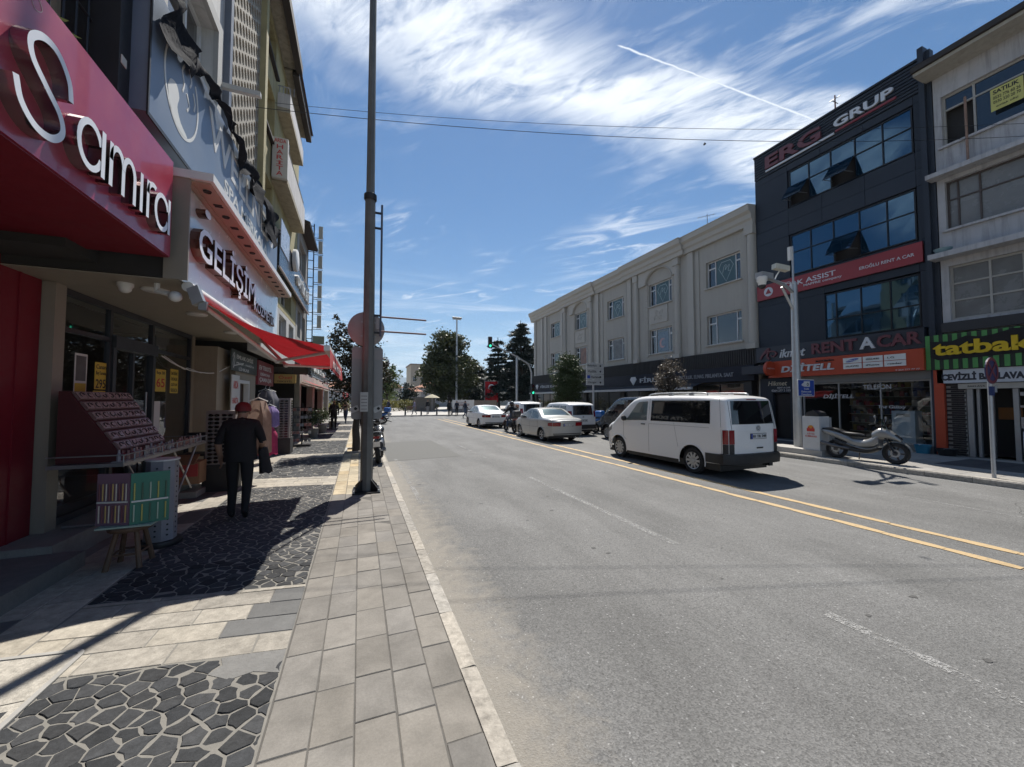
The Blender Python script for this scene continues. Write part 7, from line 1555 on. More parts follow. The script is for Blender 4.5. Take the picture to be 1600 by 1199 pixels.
def motorbike(name, label, paint, kind, group=None, box=None, lamp=None):
    t = thing(name, label, 'scooter' if kind == 's' else 'motorcycle', (0, 0, 0), group); wb = 1.31; rf, rr_ = (.285, .27) if kind == 's' else (.31, .30)
    for y, r in ((0, rr_), (wb, rf)):
        m = MB().lathe([(r * .7, -.05), (r * .9, -.058), (r, -.02), (r, .02), (r * .9, .058), (r * .7, .05)], (0, y, r), 'x', 26); ty = m.build('tyre', TYRE, t, 35)
        m = MB().lathe([(r * .71, -.03), (r * .62, -.025), (r * .62, .025), (r * .71, .03)], (0, y, r), 'x', 26, True)
        for k in range(5):
            a = 2 * math.pi * k / 5; e1 = Vector((0, math.cos(a), math.sin(a))); e2 = Vector((0, -math.sin(a), math.cos(a))); m.obox(Vector((0, y, r)) + e1 * r * .36, e1 * r * .28, e2 * .018, (.016, 0, 0))
        m.lathe([(0, -.05), (.05, -.05), (.05, .05), (0, .05)], (0, y, r), 'x', 12); m.build('rim', pm('dark_alloy', (.06, .06, .065), .35, .6), ty)
        m = MB().lathe([(.06, .055), (.105, .055), (.105, .062), (.06, .062)], (0, y, r), 'x', 20, True); m.build('brake_disc', STEEL, ty)
    if kind == 's':
        shell([(-.42, .80, .05, .03), (-.28, .76, .12, .07), (-.05, .70, .15, .10), (.22, .60, .16, .11), (.42, .50, .15, .10)]).build('tail_cowl', paint, t, 50)
        shell([(.30, .52, .14, .10), (.5, .46, .15, .14), (.72, .48, .17, .13), (.9, .56, .19, .17), (1.0, .64, .17, .19)]).build('leg_shield', paint, t, 50)
        shell([(.2, .36, .13, .08), (.45, .29, .16, .07), (.75, .29, .17, .07), (.98, .40, .12, .07)]).build('floor_cowl', BLACKP, t, 50)
        shell([(.86, .70, .16, .14), (1.0, .78, .18, .16), (1.16, .78, .17, .13), (1.32, .70, .12, .08), (1.42, .62, .05, .04)]).build('front_fairing', paint, t, 50)
        shell([(.30, .44, .165, .025), (.5, .37, .18, .028), (.75, .33, .19, .03), (.95, .40, .17, .03), (1.02, .5, .14, .03)]).build('side_strip', paint, t, 50); shell([(1.2, .765, .13, .05), (1.33, .735, .10, .04), (1.435, .66, .05, .02)]).build('headlamp', CARG, t, 50)
        shell([(-.02, .50, .10, .1), (.2, .42, .13, .1), (.5, .38, .15, .07)]).build('engine_cover', BLACKP, t, 50)
        shell([(-.33, .83, .09, .03), (-.1, .84, .14, .045), (.1, .80, .14, .05), (.22, .74, .14, .05), (.5, .72, .12, .05), (.66, .70, .07, .04)]).build('seat', pm('seat_vinyl', (.016, .016, .017), .4), t, 50)
        m = MB(); g = [(sx * .17 * (1 - .25 * v), 1.12 - .12 * v, .9 + .28 * v) for v in (0, .5, 1) for sx in (-1, -.5, 0, .5, 1)]; g = [(x, y + .05 * (1 - (x / .17) ** 2), z) for x, y, z in g]; m.add(g, [(i * 5 + j, i * 5 + j + 1, (i + 1) * 5 + j + 1, (i + 1) * 5 + j) for i in range(2) for j in range(4)]); m.build('windscreen', glass('smoked_screen', (.2, .22, .22), .12, .03, .7), t, 60, fix=False)
        hy, hz = 1.0, .98
    else:
        shell([(-.38, .80, .05, .03), (-.2, .76, .11, .06), (.05, .72, .11, .07)]).build('tail_cowl', paint, t, 50)
        shell([(.48, .80, .10, .07), (.62, .84, .15, .11), (.8, .84, .15, .11), (.95, .80, .09, .07)]).build('fuel_tank', paint, t, 50)
        shell([(-.34, .84, .10, .03), (-.1, .83, .13, .04), (.15, .79, .13, .045), (.42, .80, .1, .04), (.55, .82, .06, .03)]).build('seat', pm('seat_vinyl', (.016, .016, .017), .4), t, 50)
        shell([(.3, .42, .13, .14), (.5, .42, .16, .18), (.72, .46, .15, .18), (.84, .52, .1, .12)]).build('engine', pm('engine_metal', (.10, .10, .105), .4, .6), t, 50)
        m = MB(); m.tube([(-.2, .0, .0), (0, .0, 0)], .001, 4); m = MB(); m.tube([(0, -.2, .74), (0, .3, .62), (0, .62, .7), (0, 1.0, .82)], .03, 8); m.tube([(0, .5, .28), (0, .85, .4), (0, 1.0, .8)], .026, 8); m.tube([(.09, 0, .3), (.09, .42, .36)], .03, 8); m.build('frame', BLACKM, t, 40); m = MB().ell((0, 1.12, .86), (.1, .09, .1), 12, 8); m.build('headlamp', HUB, t, 60); hy, hz = .96, 1.02
    m = MB()
    for sx in (-1, 1): m.tube([(sx * .085, wb, rf), (sx * .085, wb - .18, rf + .36), (sx * .06, wb - .3, rf + .55)], .022, 8)
    m.build('front_fork', BLACKM, t, 40)
    m = MB(); a_ = [R(a) for a in range(10, 160, 15)]; m.loft([[(-.06, wb + (rf + .035) * math.cos(a), rf + (rf + .035) * math.sin(a)), (0, wb + (rf + .055) * math.cos(a), rf + (rf + .055) * math.sin(a)), (.06, wb + (rf + .035) * math.cos(a), rf + (rf + .035) * math.sin(a))] for a in a_], False); m.build('front_mudguard', paint, t, 60, fix=False)
    m = MB(); m.tube(smooth([(-.36, hy - .12, hz + .02), (-.26, hy - .05, hz + .05), (-.1, hy + .02, hz), (.1, hy + .02, hz), (.26, hy - .05, hz + .05), (.36, hy - .12, hz + .02)], 3), .014, 7); m.build('handlebar', BLACKM, t, 40)
    for sx in (-1, 1):
        m = MB(); m.tube([(sx * .24, hy - .04, hz + .04), (sx * .30, hy + .0, hz + .2)], .007, 5); m.ell((sx * .31, hy - .01, hz + .24), (.065, .015, .045), 10, 6); m.build('mirror', HUB, t, 60)
    m = MB(); m.tube([(.14, .35, .3), (.16, .05, .34), (.17, -.32, .42)], [.03, .05, .055], 10); m.build('exhaust', pm('exhaust_steel', (.14, .14, .145), .35, .8), t, 40)
    m = MB(); m.box(-.09, .09, -.44, -.40, .70, .76); m.build('tail_lamp', LENSR, t); m = MB(); m.obox((0, -.44, .56), (.09, 0, 0), (0, .004, 0), (0, -.03, .07)); m.build('number_plate', PLATE, t)
    m = MB(); m.tube([(-.1, .5, .26), (-.26, .42, .01)], .014, 6); m.build('side_stand', BLACKM, t)
    if box: m = MB(); shell([(-.52, 1.05, .12, .12), (-.48, 1.05, .2, .17), (-.3, 1.05, .2, .18), (-.12, 1.05, .2, .17), (-.08, 1.05, .12, .12)], 14, 5).build('top_box', box, t, 50)
    return t
SCG = pm('silver_grey_scooter', (.27, .27, .265), .28, .35, var=0, coat=.5); BKB = pm('black_scooter', (.015, .015, .017), .3, var=.04, coat=.5); BLU = pm('blue_scooter', (.02, .13, .42), .3, var=.04, coat=.5); RDD = pm('dark_red_bike', (.14, .015, .015), .3, var=.04, coat=.4)
o = motorbike('parked_scooter', 'large silver grey scooter parked by the donation bin', SCG, 's'); o.location = (13.08, 7.06, S); o.rotation_euler = (0, R(-5), R(184))
GB = 'motorcycles parked along the left kerb'; GB2 = 'two wheelers parked by the right kerb'
proto = motorbike('parked_motorcycle', 'black motorcycle mostly hidden behind the tall lamp post', BKB, 'm', GB); proto.location = (.50, 10.95, S); proto.rotation_euler = (0, R(-4), R(-6))
o = dup(proto, (1.05, 24.2, 0), R(30), 'first black motorcycle beyond the street tree, angled to the kerb'); o = dup(proto, (1.0, 26.0, 0), R(35), 'second black motorcycle beyond the street tree, angled to the kerb')
b2 = motorbike('parked_scooter', 'blue delivery scooter with pale screen at the left corner', BLU, 's', GB, BLU); b2.location = (1.7, 30.5, 0); b2.rotation_euler[2] = R(60)
o = dup(b2, (12.0, 17.9, 0), R(20), 'blue scooter by the right kerb behind the small white van', group=GB2)
o = dup(proto, (12.2, 19.2, 0), R(20), 'black motorcycle by the right kerb beyond the blue scooter', group=GB2)
rb_ = motorbike('ridden_motorcycle', 'dark motorcycle with top box ridden between the queuing cars', RDD, 'm', None, BLACKP); rb_.location = (7.95, 19.7, 0)
# bicycle by the camera pole
t = thing('bicycle', 'black bicycle leaning near the camera pole behind the white van', 'bicycle', (12.95, 9.6, S)); 
for y in (9.15, 10.15):
    m = MB().lathe([(.33, -.012), (.345, 0), (.33, .012), (.32, 0)], (13.05, y, S + .345), 'x', 26, True); wl = m.build('wheel', TYRE, t, 40); m = MB()
    for k in range(9): a = math.pi * k / 9; m.cyl((13.05, y - .325 * math.cos(a), S + .345 - .325 * math.sin(a)), (13.05, y + .325 * math.cos(a), S + .345 + .325 * math.sin(a)), .002, n=3)
    m.build('spokes', STEEL, wl)
m = MB(); m.tube([(13.05, 9.15, S + .345), (13.05, 9.3, S + .85), (13.05, 9.28, S + 1.0)], .016, 6); m.tube([(13.05, 9.3, S + .82), (13.05, 9.72, S + .32), (13.05, 10.15, S + .345), (13.05, 9.86, S + .8), (13.05, 9.3, S + .8)], .016, 6); m.tube([(13.05, 9.72, S + .32), (13.05, 9.88, S + .95)], .016, 6); m.build('frame', BLACKM, t); shell([(9.76, S + .96, .05, .02), (9.9, S + .97, .08, .03), (10.02, S + .97, .09, .03)]).xf(Matrix.Translation((13.05, 0, 0))).build('saddle', BLACKP, t); m = MB(); m.tube([(12.78, 9.4, S + 1.02), (12.95, 9.28, S + 1.03), (13.15, 9.28, S + 1.03), (13.32, 9.4, S + 1.02)], .012, 6); m.build('handlebar', BLACKM, t)

# ================================================================ PEOPLE
SKIN = pm('skin', (.33, .19, .13), .55, var=.06); HAIRD = pm('dark_hair', (.02, .016, .013), .7, var=.1); SHOE = pm('dark_shoe', (.012, .012, .013), .5)
def person(label, loc, rz, H, pose, mats, fingers=False, hair=None, name='person', group=None):
    """one continuous skinned body from a posed skeleton; mats: top, legs, sleeve ('s' bare forearm or 'l' long)"""
    J = dict(pelvis=(0, 0, .95), spine=(0, 0, 1.12), chest=(0, .01, 1.32), neck=(0, .0, 1.47), jaw=(0, .02, 1.54), head=(0, .02, 1.62), crown=(0, .0, 1.70))
    J.update(Ls=(-.17, 0, 1.40), Rs=(.17, 0, 1.40), Lh=(-.09, 0, .90), Rh=(.09, 0, .90)); J.update(pose)
    for sd_, s_ in (('L', -1), ('R', 1)):
        J.setdefault(sd_ + 'e', (s_ * .24, -.02, 1.12)); J.setdefault(sd_ + 'w', (s_ * .25, .06, .88)); J.setdefault(sd_ + 'k', (s_ * .09, .02, .49)); J.setdefault(sd_ + 'a', (s_ * .09, -.02, .09)); a = J[sd_ + 'a']; J.setdefault(sd_ + 't', (a[0], a[1] + .15, a[2] - .05))
        w_, e_ = Vector(J[sd_ + 'w']), Vector(J[sd_ + 'e']); d = (w_ - e_).normalized(); J[sd_ + 'p'] = tuple(w_ + d * .08)
    rad = dict(pelvis=(.165, .125), spine=(.155, .115), chest=(.175, .125), neck=(.06, .06), jaw=(.07, .075), head=(.083, .1), crown=(.06, .07), s=(.085, .08), e=(.052, .052), w=(.034, .028), p=(.042, .02), h=(.105, .105), k=(.07, .07), a=(.05, .05), t=(.05, .035))
    E = [('pelvis', 'spine'), ('spine', 'chest'), ('chest', 'neck'), ('neck', 'jaw'), ('jaw', 'head'), ('head', 'crown')]; seg = {}
    for s_ in 'LR': E += [('chest', s_ + 's'), (s_ + 's', s_ + 'e'), (s_ + 'e', s_ + 'w'), (s_ + 'w', s_ + 'p'), ('pelvis', s_ + 'h'), (s_ + 'h', s_ + 'k'), (s_ + 'k', s_ + 'a'), (s_ + 'a', s_ + 't')]
    if fingers:
        for s_, sg in (('L', -1), ('R', 1)):
            w_, p_ = Vector(J[s_ + 'w']), Vector(J[s_ + 'p']); d = (p_ - w_).normalized(); sd2 = Vector((0, 1, 0)); sd2 = (sd2 - d * sd2.dot(d)).normalized(); inn = d.cross(sd2).normalized() * sg
            for k, ln in enumerate((.068, .078, .072, .056)):
                b = p_ + sd2 * (.03 - .02 * k); J[f'{s_}f{k}a'] = tuple(b + d * .02); J[f'{s_}f{k}b'] = tuple(b + d * (.02 + ln * .55) + inn * .012); J[f'{s_}f{k}c'] = tuple(b + d * (.02 + ln * .9) + inn * .035); E += [(s_ + 'p', f'{s_}f{k}a'), (f'{s_}f{k}a', f'{s_}f{k}b'), (f'{s_}f{k}b', f'{s_}f{k}c')]
            b = w_ + d * .03 + sd2 * .035; J[s_ + 'f4a'] = tuple(b); J[s_ + 'f4b'] = tuple(b + d * .035 + sd2 * .02 + inn * .02); E += [(s_ + 'w', s_ + 'f4a'), (s_ + 'f4a', s_ + 'f4b')]
    names = list(J); idx = {n: i for i, n in enumerate(names)}; k_ = H / 1.74
    me = bpy.data.meshes.new('sk'); me.from_pydata([tuple(c * k_ for c in J[n]) for n in names], [(idx[a], idx[b]) for a, b in E], [])
    ob = bpy.data.objects.new('sk', me); COL.objects.link(ob); md = ob.modifiers.new('s', 'SKIN'); md.use_smooth_shade = True
    for n in names:
        sv = me.skin_vertices[0].data[idx[n]]; key = n if n in rad else ('f' if len(n) > 2 and n[1] == 'f' else n[1]); r = rad.get(key, (.009, .009)); sv.radius = (r[0] * k_, r[1] * k_); sv.use_root = n == 'pelvis'
    s2 = ob.modifiers.new('u', 'SUBSURF'); s2.levels = s2.render_levels = 2 if fingers else 1
    dg = bpy.context.evaluated_depsgraph_get(); nm = bpy.data.meshes.new_from_object(ob.evaluated_get(dg)); bpy.data.objects.remove(ob); nm.name = 'body'; nm.materials.clear()
    for mt in (mats['top'], mats['legs'], SKIN, SHOE, hair or HAIRD): nm.materials.append(mt)
    def seglab(a, b):
        n = (a, b)
        if b in ('jaw', 'head', 'crown') : return 2
        if b[-1] == 't': return 3
        if b[-1] in 'hka' and b[0] in 'LR' and len(b) == 2: return 1
        if a == 'pelvis' and b == 'spine': return 0
        if len(b) == 2 and b[1] == 'w': return 0 if mats.get('sleeve') == 'l' else 2
        if len(b) == 2 and b[1] == 'p' or (len(b) > 2 and b[1] == 'f'): return 2
        return 0
    S2 = [(Vector(J[a]) * k_, Vector(J[b]) * k_, seglab(a, b)) for a, b in E]
    for pl in nm.polygons:
        c = pl.center; best = (9, 0)
        for a, b, l in S2:
            ab = b - a; u = max(0, min(1, (c - a).dot(ab) / (ab.length_squared + 1e-9))); d = (c - a - ab * u).length
            if d < best[0]: best = (d, l)
        l = best[1]
        if l == 2 and c.z > (J['head'][2] - .02) * k_ and (c.y < J['head'][1] * k_ + .05 * k_ or c.z > (J['crown'][2] - .03) * k_): l = 4
        if l == 0 and c.z < (J['pelvis'][2] - .03) * k_ and abs(c.x) < .16 * k_: l = 1
        pl.material_index = l; pl.use_smooth = True
    t = thing(name, label, 'person', (0, 0, 0), group); link('body', nm, t)
    if fingers:      # face: nose, ears, brow
        hx, hy, hz = J['head']; m = MB(); m.ell((hx * k_, (hy + .095) * k_, (hz - .02) * k_), (.014, .022, .022), 8, 6); m.build('nose', SKIN, t, 60)
        for s_ in (-1, 1): m = MB(); m.ell(((hx + s_ * .085) * k_, (hy + .0) * k_, (hz - .02) * k_), (.012, .025, .034), 8, 6); m.build('ear', SKIN, t, 60); m = MB(); m.ell(((hx + s_ * .033) * k_, (hy + .085) * k_, (hz + .01) * k_), (.012, .01, .008), 8, 6); m.build('eye', WHITEP, t, 60)
        m = MB(); m.ell((hx * k_, (hy + .088) * k_, (hz - .065) * k_), (.024, .01, .007), 8, 6); m.build('mouth', pm('lips', (.3, .11, .09), .5), t, 60)
    t.location = loc; t.rotation_euler[2] = R(rz); return t
def stuffc(n, c): return cloth(n, c, .05, .12)
BLKC = stuffc('black_cloth', (.012, .012, .014)); NAVC = stuffc('navy_cloth', (.02, .025, .05)); GRYC = stuffc('grey_cloth', (.2, .2, .21)); WHC = stuffc('white_cloth', (.55, .55, .54)); JEAN = stuffc('jean_cloth', (.06, .085, .14)); LIL = stuffc('lilac_cloth', (.3, .26, .36)); BEI = stuffc('beige_cloth', (.4, .33, .24))
walk = dict(Lk=(-.09, .08, .48), La=(-.085, -.02, .09), Rk=(.10, -.02, .50), Ra=(.10, -.16, .13), Rt=(.10, -.03, .04), chest=(0, .05, 1.30), spine=(0, .02, 1.11), neck=(0, .09, 1.44), jaw=(0, .13, 1.49), head=(0, .15, 1.56), crown=(0, .12, 1.64), Ls=(-.185, .05, 1.36), Rs=(.185, .05, 1.36), Le=(-.27, .0, 1.10), Lw=(-.25, .1, .88), Re=(.29, -.02, 1.10), Rw=(.23, .17, .98))
man = person('man in black clothes and red cap walking away under the awning', (-1.60, 6.66, S), 4, 1.72, walk, dict(top=BLKC, legs=BLKC, sleeve='s'), True)
k_ = 1.72 / 1.74; RC = pm('red_cap', (.15, .014, .018), .7); m = MB(); m.lathe([(.105, 1.57), (.11, 1.61), (.098, 1.66), (.06, 1.70), (0, 1.712)], (0, 0, 0), n=20); m.xf(Matrix.Translation((0, .145 * k_, -.01)) @ Matrix.Diagonal((.95, 1.06, k_, 1))); cap = m.build('cap', RC, None, 60); cap.parent = man; m = MB(); m.prism([(.09 * math.cos(R(a)), .22 + .1 * math.sin(R(a))) for a in range(0, 181, 20)], 'z', 1.555, 1.567); br = m.build('cap_peak', RC, None); br.parent = cap
m = MB(); rings = []
for (z, cy, rx, ry) in ((.84, .02, .205, .15), (.95, .025, .20, .15), (1.1, .03, .195, .145), (1.25, .045, .205, .148), (1.36, .06, .19, .135), (1.42, .08, .12, .1), (1.45, .09, .075, .075)): rings.append([(rx * math.cos(2 * math.pi * k / 20) * (1 + .02 * math.sin(k * 2.3 + z * 9)), cy + ry * math.sin(2 * math.pi * k / 20) * (1 + .05 * math.sin(k * 1.9 + z * 7)), z * k_) for k in range(20)])
m.loft(rings, True); sh_ = m.build('shirt', BLKC, None, 60, fix=False); sh_.parent = man
jk = thing('carried_jacket', 'black jacket folded over the walking man’s right arm', 'jacket', (-1.30, 6.8, 1.0)); m = MB(); rings = []
for j in range(9):
    v = j / 8; rings.append([(-1.345 + (.05 + .035 * v) * math.cos(2 * math.pi * k / 14) + .05 * v, 6.80 + (.12 + .03 * v) * math.sin(2 * math.pi * k / 14) * (1 + .15 * math.sin(4 * math.pi * k / 14)), 1.12 - .36 * v + .02 * math.sin(k * 1.7 + v * 3)) for k in range(14)])
m.loft(rings, True, True); m.build('cloth', BLKC, jk, 60)
# people far down the street
stand = {}; step = dict(Lk=(-.09, .16, .5), La=(-.09, .2, .1), Rk=(.09, -.05, .5), Ra=(.09, -.28, .14), Rt=(.09, -.16, .05), Le=(-.24, -.1, 1.13), Lw=(-.25, -.12, .88), Re=(.24, .06, 1.14), Rw=(.23, .22, .95))
GP = 'pedestrians at the junction'
for (x, y, rz, H, ps, tp, lg, lab) in ((5.55, 42.9, 80, 1.66, step, LIL, GRYC, 'woman in lilac walking on the square, leftmost of the walkers'), (9.15, 41.8, 200, 1.75, stand, BLKC, BLKC, 'person in black standing left of the billboard'), (10.1, 42.2, 150, 1.72, stand, NAVC, BLKC, 'person in navy beside the figure in black'), (9.5, 36.3, -80, 1.74, step, NAVC, JEAN, 'person in navy top striding over the crossing'), (7.1, 43.5, 30, 1.7, stand, BLKC, GRYC, 'person standing by the bollards'), (2.9, 43.4, -70, 1.7, step, NAVC, BLKC, 'person leaning forward by the left motorcycles'), (13.9, 28.8, 170, 1.74, step, WHC, NAVC, 'person in white shirt on the right pavement by the signal'), (12.9, 33.0, 160, 1.72, step, WHC, BLKC, 'person in pale shirt crossing near the small vans'), (-1.35, 24.2, 180, 1.7, stand, BLKC, BLKC, 'person in dark clothes standing by the far left shops'), (-.9, 29.5, 160, 1.68, step, BEI, JEAN, 'person in beige near the end of the left row')):
    person(lab, (x, y, .13 if (y > 42.5 or x > 12.78 or x < .6) else 0), rz, H, ps, dict(top=tp, legs=lg, sleeve='l'), group=GP)
sit = dict(pelvis=(0, .12, .93), spine=(0, .15, 1.1), chest=(0, .22, 1.28), neck=(0, .28, 1.42), jaw=(0, .31, 1.47), head=(0, .33, 1.56), crown=(0, .32, 1.64), Ls=(-.19, .23, 1.34), Rs=(.19, .23, 1.34), Le=(-.33, .42, 1.12), Lw=(-.33, .68, 1.05), Re=(.33, .42, 1.12), Rw=(.33, .68, 1.05), Lh=(-.11, .14, .9), Rh=(.11, .14, .9), Lk=(-.2, .52, .72), Rk=(.2, .52, .72), La=(-.22, .38, .32), Ra=(.26, .3, .1), Lt=(-.22, .55, .28), Rt=(.27, .46, .05))
rd = person('motorcyclist in black helmet and jacket between the queuing cars', (7.95, 19.78, 0), 0, 1.74, sit, dict(top=BLKC, legs=JEAN, sleeve='l')); m = MB(); m.ell((0, .33, 1.585), (.135, .155, .15), 16, 12); hm = m.build('helmet', pm('black_helmet', (.015, .015, .016), .2, coat=.5), None, 60); hm.parent = rd

# ================================================================ TREES AND BACKGROUND
BARK = pm('bark', (.055, .045, .037), .9, var=.3, scale=14, bump=.6, bscale=30)
def tree(name, label, loc, trunk, crown, nclump, nleaf, lsize, lm, seed, spread=.45, group=None, limbs=7, barkm=None, up=.2):
    """trunk: (height, base radius); crown: list of ellipsoids (dx, dy, z, rx, ry, rz); leaves hang in clumps set through the crown, denser to its outside"""
    rg = random.Random(seed); t = thing(name, label, 'tree', loc, group); x0, y0, z0 = loc; h, r = trunk
    m = MB(); lean = rg.uniform(-.04, .04); pts = [(x0 + lean * h * (i / 5) + rg.uniform(-.02, .02) * (i > 0), y0 + rg.uniform(-.02, .02) * (i > 0), z0 + h * i / 5) for i in range(6)]; m.tube([(x0, y0, z0 - .05)] + pts, [r * 1.35] + [r * (1 - .09 * i) for i in range(6)], 9)
    top = Vector(pts[-1]); clumps = []
    tot = sum(e[3] * e[4] * e[5] for e in crown)
    for e in crown:
        for _ in range(max(3, int(nclump * e[3] * e[4] * e[5] / tot))):
            d = Vector((rg.gauss(0, 1), rg.gauss(0, 1), rg.gauss(0, 1))).normalized() * (rg.random() ** .42) * rg.uniform(.85, 1.08); clumps.append(Vector((x0 + e[0] + d.x * e[3], y0 + e[1] + d.y * e[4], z0 + e[2] + d.z * e[5])))
    for c in rg.sample(clumps, min(limbs * 3, len(clumps))):
        st = top - Vector((0, 0, rg.uniform(0, h * .3))); mid = st.lerp(c, .5) + Vector((rg.uniform(-.1, .1), rg.uniform(-.1, .1), rg.uniform(.0, .25) * (c - st).length * .5)); m.tube([st, mid, c], [r * rg.uniform(.3, .5), r * .2, r * .06], 5)
    m.build('trunk', barkm or BARK, t, 60)
    m = MB(); V = m.v; Fc = m.f
    cr = spread * (crown[0][3] + crown[0][4]) / 2
    for c in clumps:
        s_ = cr * rg.uniform(.5, 1.15)
        for _ in range(nleaf):
            d = Vector((rg.gauss(0, .5), rg.gauss(0, .5), rg.gauss(0, .4))) * s_; p = c + d; a = Vector((rg.gauss(0, 1), rg.gauss(0, 1), rg.gauss(0, .6))).normalized(); b = a.cross(Vector((rg.gauss(0, 1), rg.gauss(0, 1), rg.gauss(0, 1)))).normalized(); L = lsize * rg.uniform(.6, 1.25)
            k = len(V); V += [tuple(p - a * L * .5), tuple(p + b * L * .3), tuple(p + a * L * .5), tuple(p - b * L * .3)]; Fc.append((k, k + 1, k + 2, k + 3))
    m.m = [0] * len(Fc); m.build('crown', lm, t, fix=False); return t
PLUM = leafmat('plum_leaf', (.022, .017, .015), (.04, .036, .02), .2); DGL = leafmat('dense_leaf', (.02, .036, .013), (.05, .075, .026), .15); GRL = leafmat('green_leaf', (.045, .075, .022), (.095, .13, .04)); LIN = leafmat('linden_leaf', (.022, .036, .012), (.06, .07, .024), .2); CED = leafmat('cedar_needle', (.013, .024, .019), (.024, .038, .027), .08); RUS = leafmat('copper_leaf', (.05, .035, .03), (.10, .085, .07)); OLV = leafmat('yellow_shrub_leaf', (.10, .11, .02), (.17, .16, .04))
tree('street_tree', 'young plum tree with dark sparse leaves behind the lamp post', (-.08, 13.85, S), (1.75, .14), [(-.35, 0, 2.7, .8, .75, 1.15), (.4, .1, 2.6, .75, .75, 1.0), (-.62, 0, 3.7, .33, .35, 1.05), (.35, 0, 3.6, .4, .4, .9), (0, 0, 2.1, .8, .8, .65)], 240, 40, .10, PLUM, 3, .30, limbs=9)
tree('street_tree', 'dense oval evergreen street tree before the jeweller building', (13.2, 23, S), (1.6, .1), [(0, 0, 3.0, 1.25, 1.2, 1.55), (0, 0, 2.2, 1.05, 1.0, 1.0), (.1, 0, 4.0, .8, .8, .85)], 320, 70, .11, DGL, 4, .24)
tree('street_tree', 'small copper leaved street tree above the white van roof', (12.9, 13.4, S), (1.9, .07), [(0, 0, 2.7, .72, .7, .75), (.05, 0, 2.2, .6, .6, .45), (.0, 0, 3.25, .4, .4, .35)], 110, 34, .085, RUS, 5, .3)
tree('linden_tree', 'large round linden tree standing beyond the junction', (13.8, 63, .12), (3.2, .4), [(0, 0, 6.2, 5.0, 4.6, 4.2), (-.6, 0, 9.6, 3.4, 3.4, 3.4), (0, 0, 3.6, 4.4, 4.2, 1.9), (.5, 0, 11.4, 2.0, 2.0, 1.9)], 460, 60, .46, LIN, 6, .2, limbs=10)
tree('small_evergreen', 'small dark evergreen left of the linden', (7.6, 66, .12), (1.0, .16), [(0, 0, 1.9, 1.9, 1.8, 1.4), (0, 0, 3.3, 1.1, 1.1, 1.2)], 90, 40, .3, CED, 8, .3)
tree('far_tree', 'round green tree beyond the sign post at the square', (4.4, 70, .12), (3.0, .25), [(0, 0, 6, 2.1, 2.1, 3.2), (0, 0, 3.8, 2.3, 2.3, 1.8)], 120, 40, .36, GRL, 9, .24)
tree('far_tree', 'pale feathery tree before the red roofed house', (5.2, 82, .12), (1.2, .16), [(0, 0, 2.6, 2.2, 2, 1.7)], 60, 36, .3, GRL, 10, .3)
for k, (x, y, rx, h) in enumerate(((3.2, 58, 2.0, 1.3), (6.2, 60, 2.4, 1.2), (10.4, 62, 1.5, .9), (-3.5, 55, 3.5, 1.1))):
    t = tree('hedge_shrub', ['clipped yellow green shrub at the left of the square', 'clipped yellow green shrub in the middle of the square', 'low yellow green shrub near the kiosk', 'wide yellow green shrub beyond the left shops'][k], (x, y, .12), (.3, .08), [(0, 0, h * .7, rx, 1.2, h * .6)], 60, 36, .22, OLV, 20 + k, .3, 'shrubs on the square'); t['category'] = 'shrub'
def cedar(label, loc, H, R0, seed):
    rg = random.Random(seed); t = thing('cedar_tree', label, 'tree', loc, 'cedars beyond the junction'); x0, y0, z0 = loc; m = MB(); m.tube([(x0, y0, z0), (x0 + .1, y0, z0 + H * .5), (x0, y0, z0 + H)], [.45, .25, .05], 8); lf = MB(); V = lf.v; Fc = lf.f
    z = 1.6
    while z < H - .3:
        u = z / H; L = R0 * (1 - u) ** .75 * rg.uniform(.75, 1.1) + .35
        for k in range(6):
            a = rg.uniform(0, 6.28); Lk = L * rg.uniform(.45, 1.25); d = Vector((math.cos(a), math.sin(a), 0)); b0 = Vector((x0, y0, z0 + z)); tip = b0 + d * Lk + Vector((0, 0, .12 * Lk - .02 * Lk * Lk)); m.tube([b0, b0.lerp(tip, .5) + Vector((0, 0, .12 * Lk)), tip], [.09, .05, .02], 4)
            for _ in range(int(80 * Lk / 3) + 14):
                v = rg.uniform(.15, 1.02); sp_ = (.25 + .5 * v * (1.05 - v) * 2) * Lk * .32; p = b0 + d * Lk * v + Vector((0, 0, .12 * Lk * math.sin(v * 3) - .1 * v)) + Vector((-d.y, d.x, 0)) * rg.gauss(0, sp_) + Vector((0, 0, rg.gauss(0, .10) - .05))
                for _2 in range(3):
                    ax = Vector((rg.gauss(0, 1), rg.gauss(0, 1), rg.gauss(0, .35))).normalized(); bx = ax.cross(Vector((0, 0, 1)) + Vector((rg.gauss(0, .5), rg.gauss(0, .5), 0))).normalized(); q = p + Vector((rg.gauss(0, .15), rg.gauss(0, .15), rg.gauss(0, .05))); i = len(V); V += [tuple(q - ax * .22), tuple(q + bx * .09), tuple(q + ax * .22), tuple(q - bx * .09)]; Fc.append((i, i + 1, i + 2, i + 3))
        z += rg.uniform(.4, .8)
    m.build('trunk', BARK, t, 60); lf.m = [0] * len(Fc); lf.build('crown', CED, t, fix=False); return t
cedar('tall dark cedar right of the traffic signal', (26.2, 62, .12), 15.6, 6.2, 1); cedar('broad dark cedar between the linden and the tall cedar', (21.6, 61, .12), 12.2, 5.4, 2); cedar('dark cedar just behind the jeweller building corner', (31, 66, .12), 13, 6, 3); cedar('low dark cedar filling the gap beside the linden', (19.2, 68, .12), 9.5, 4.6, 4)
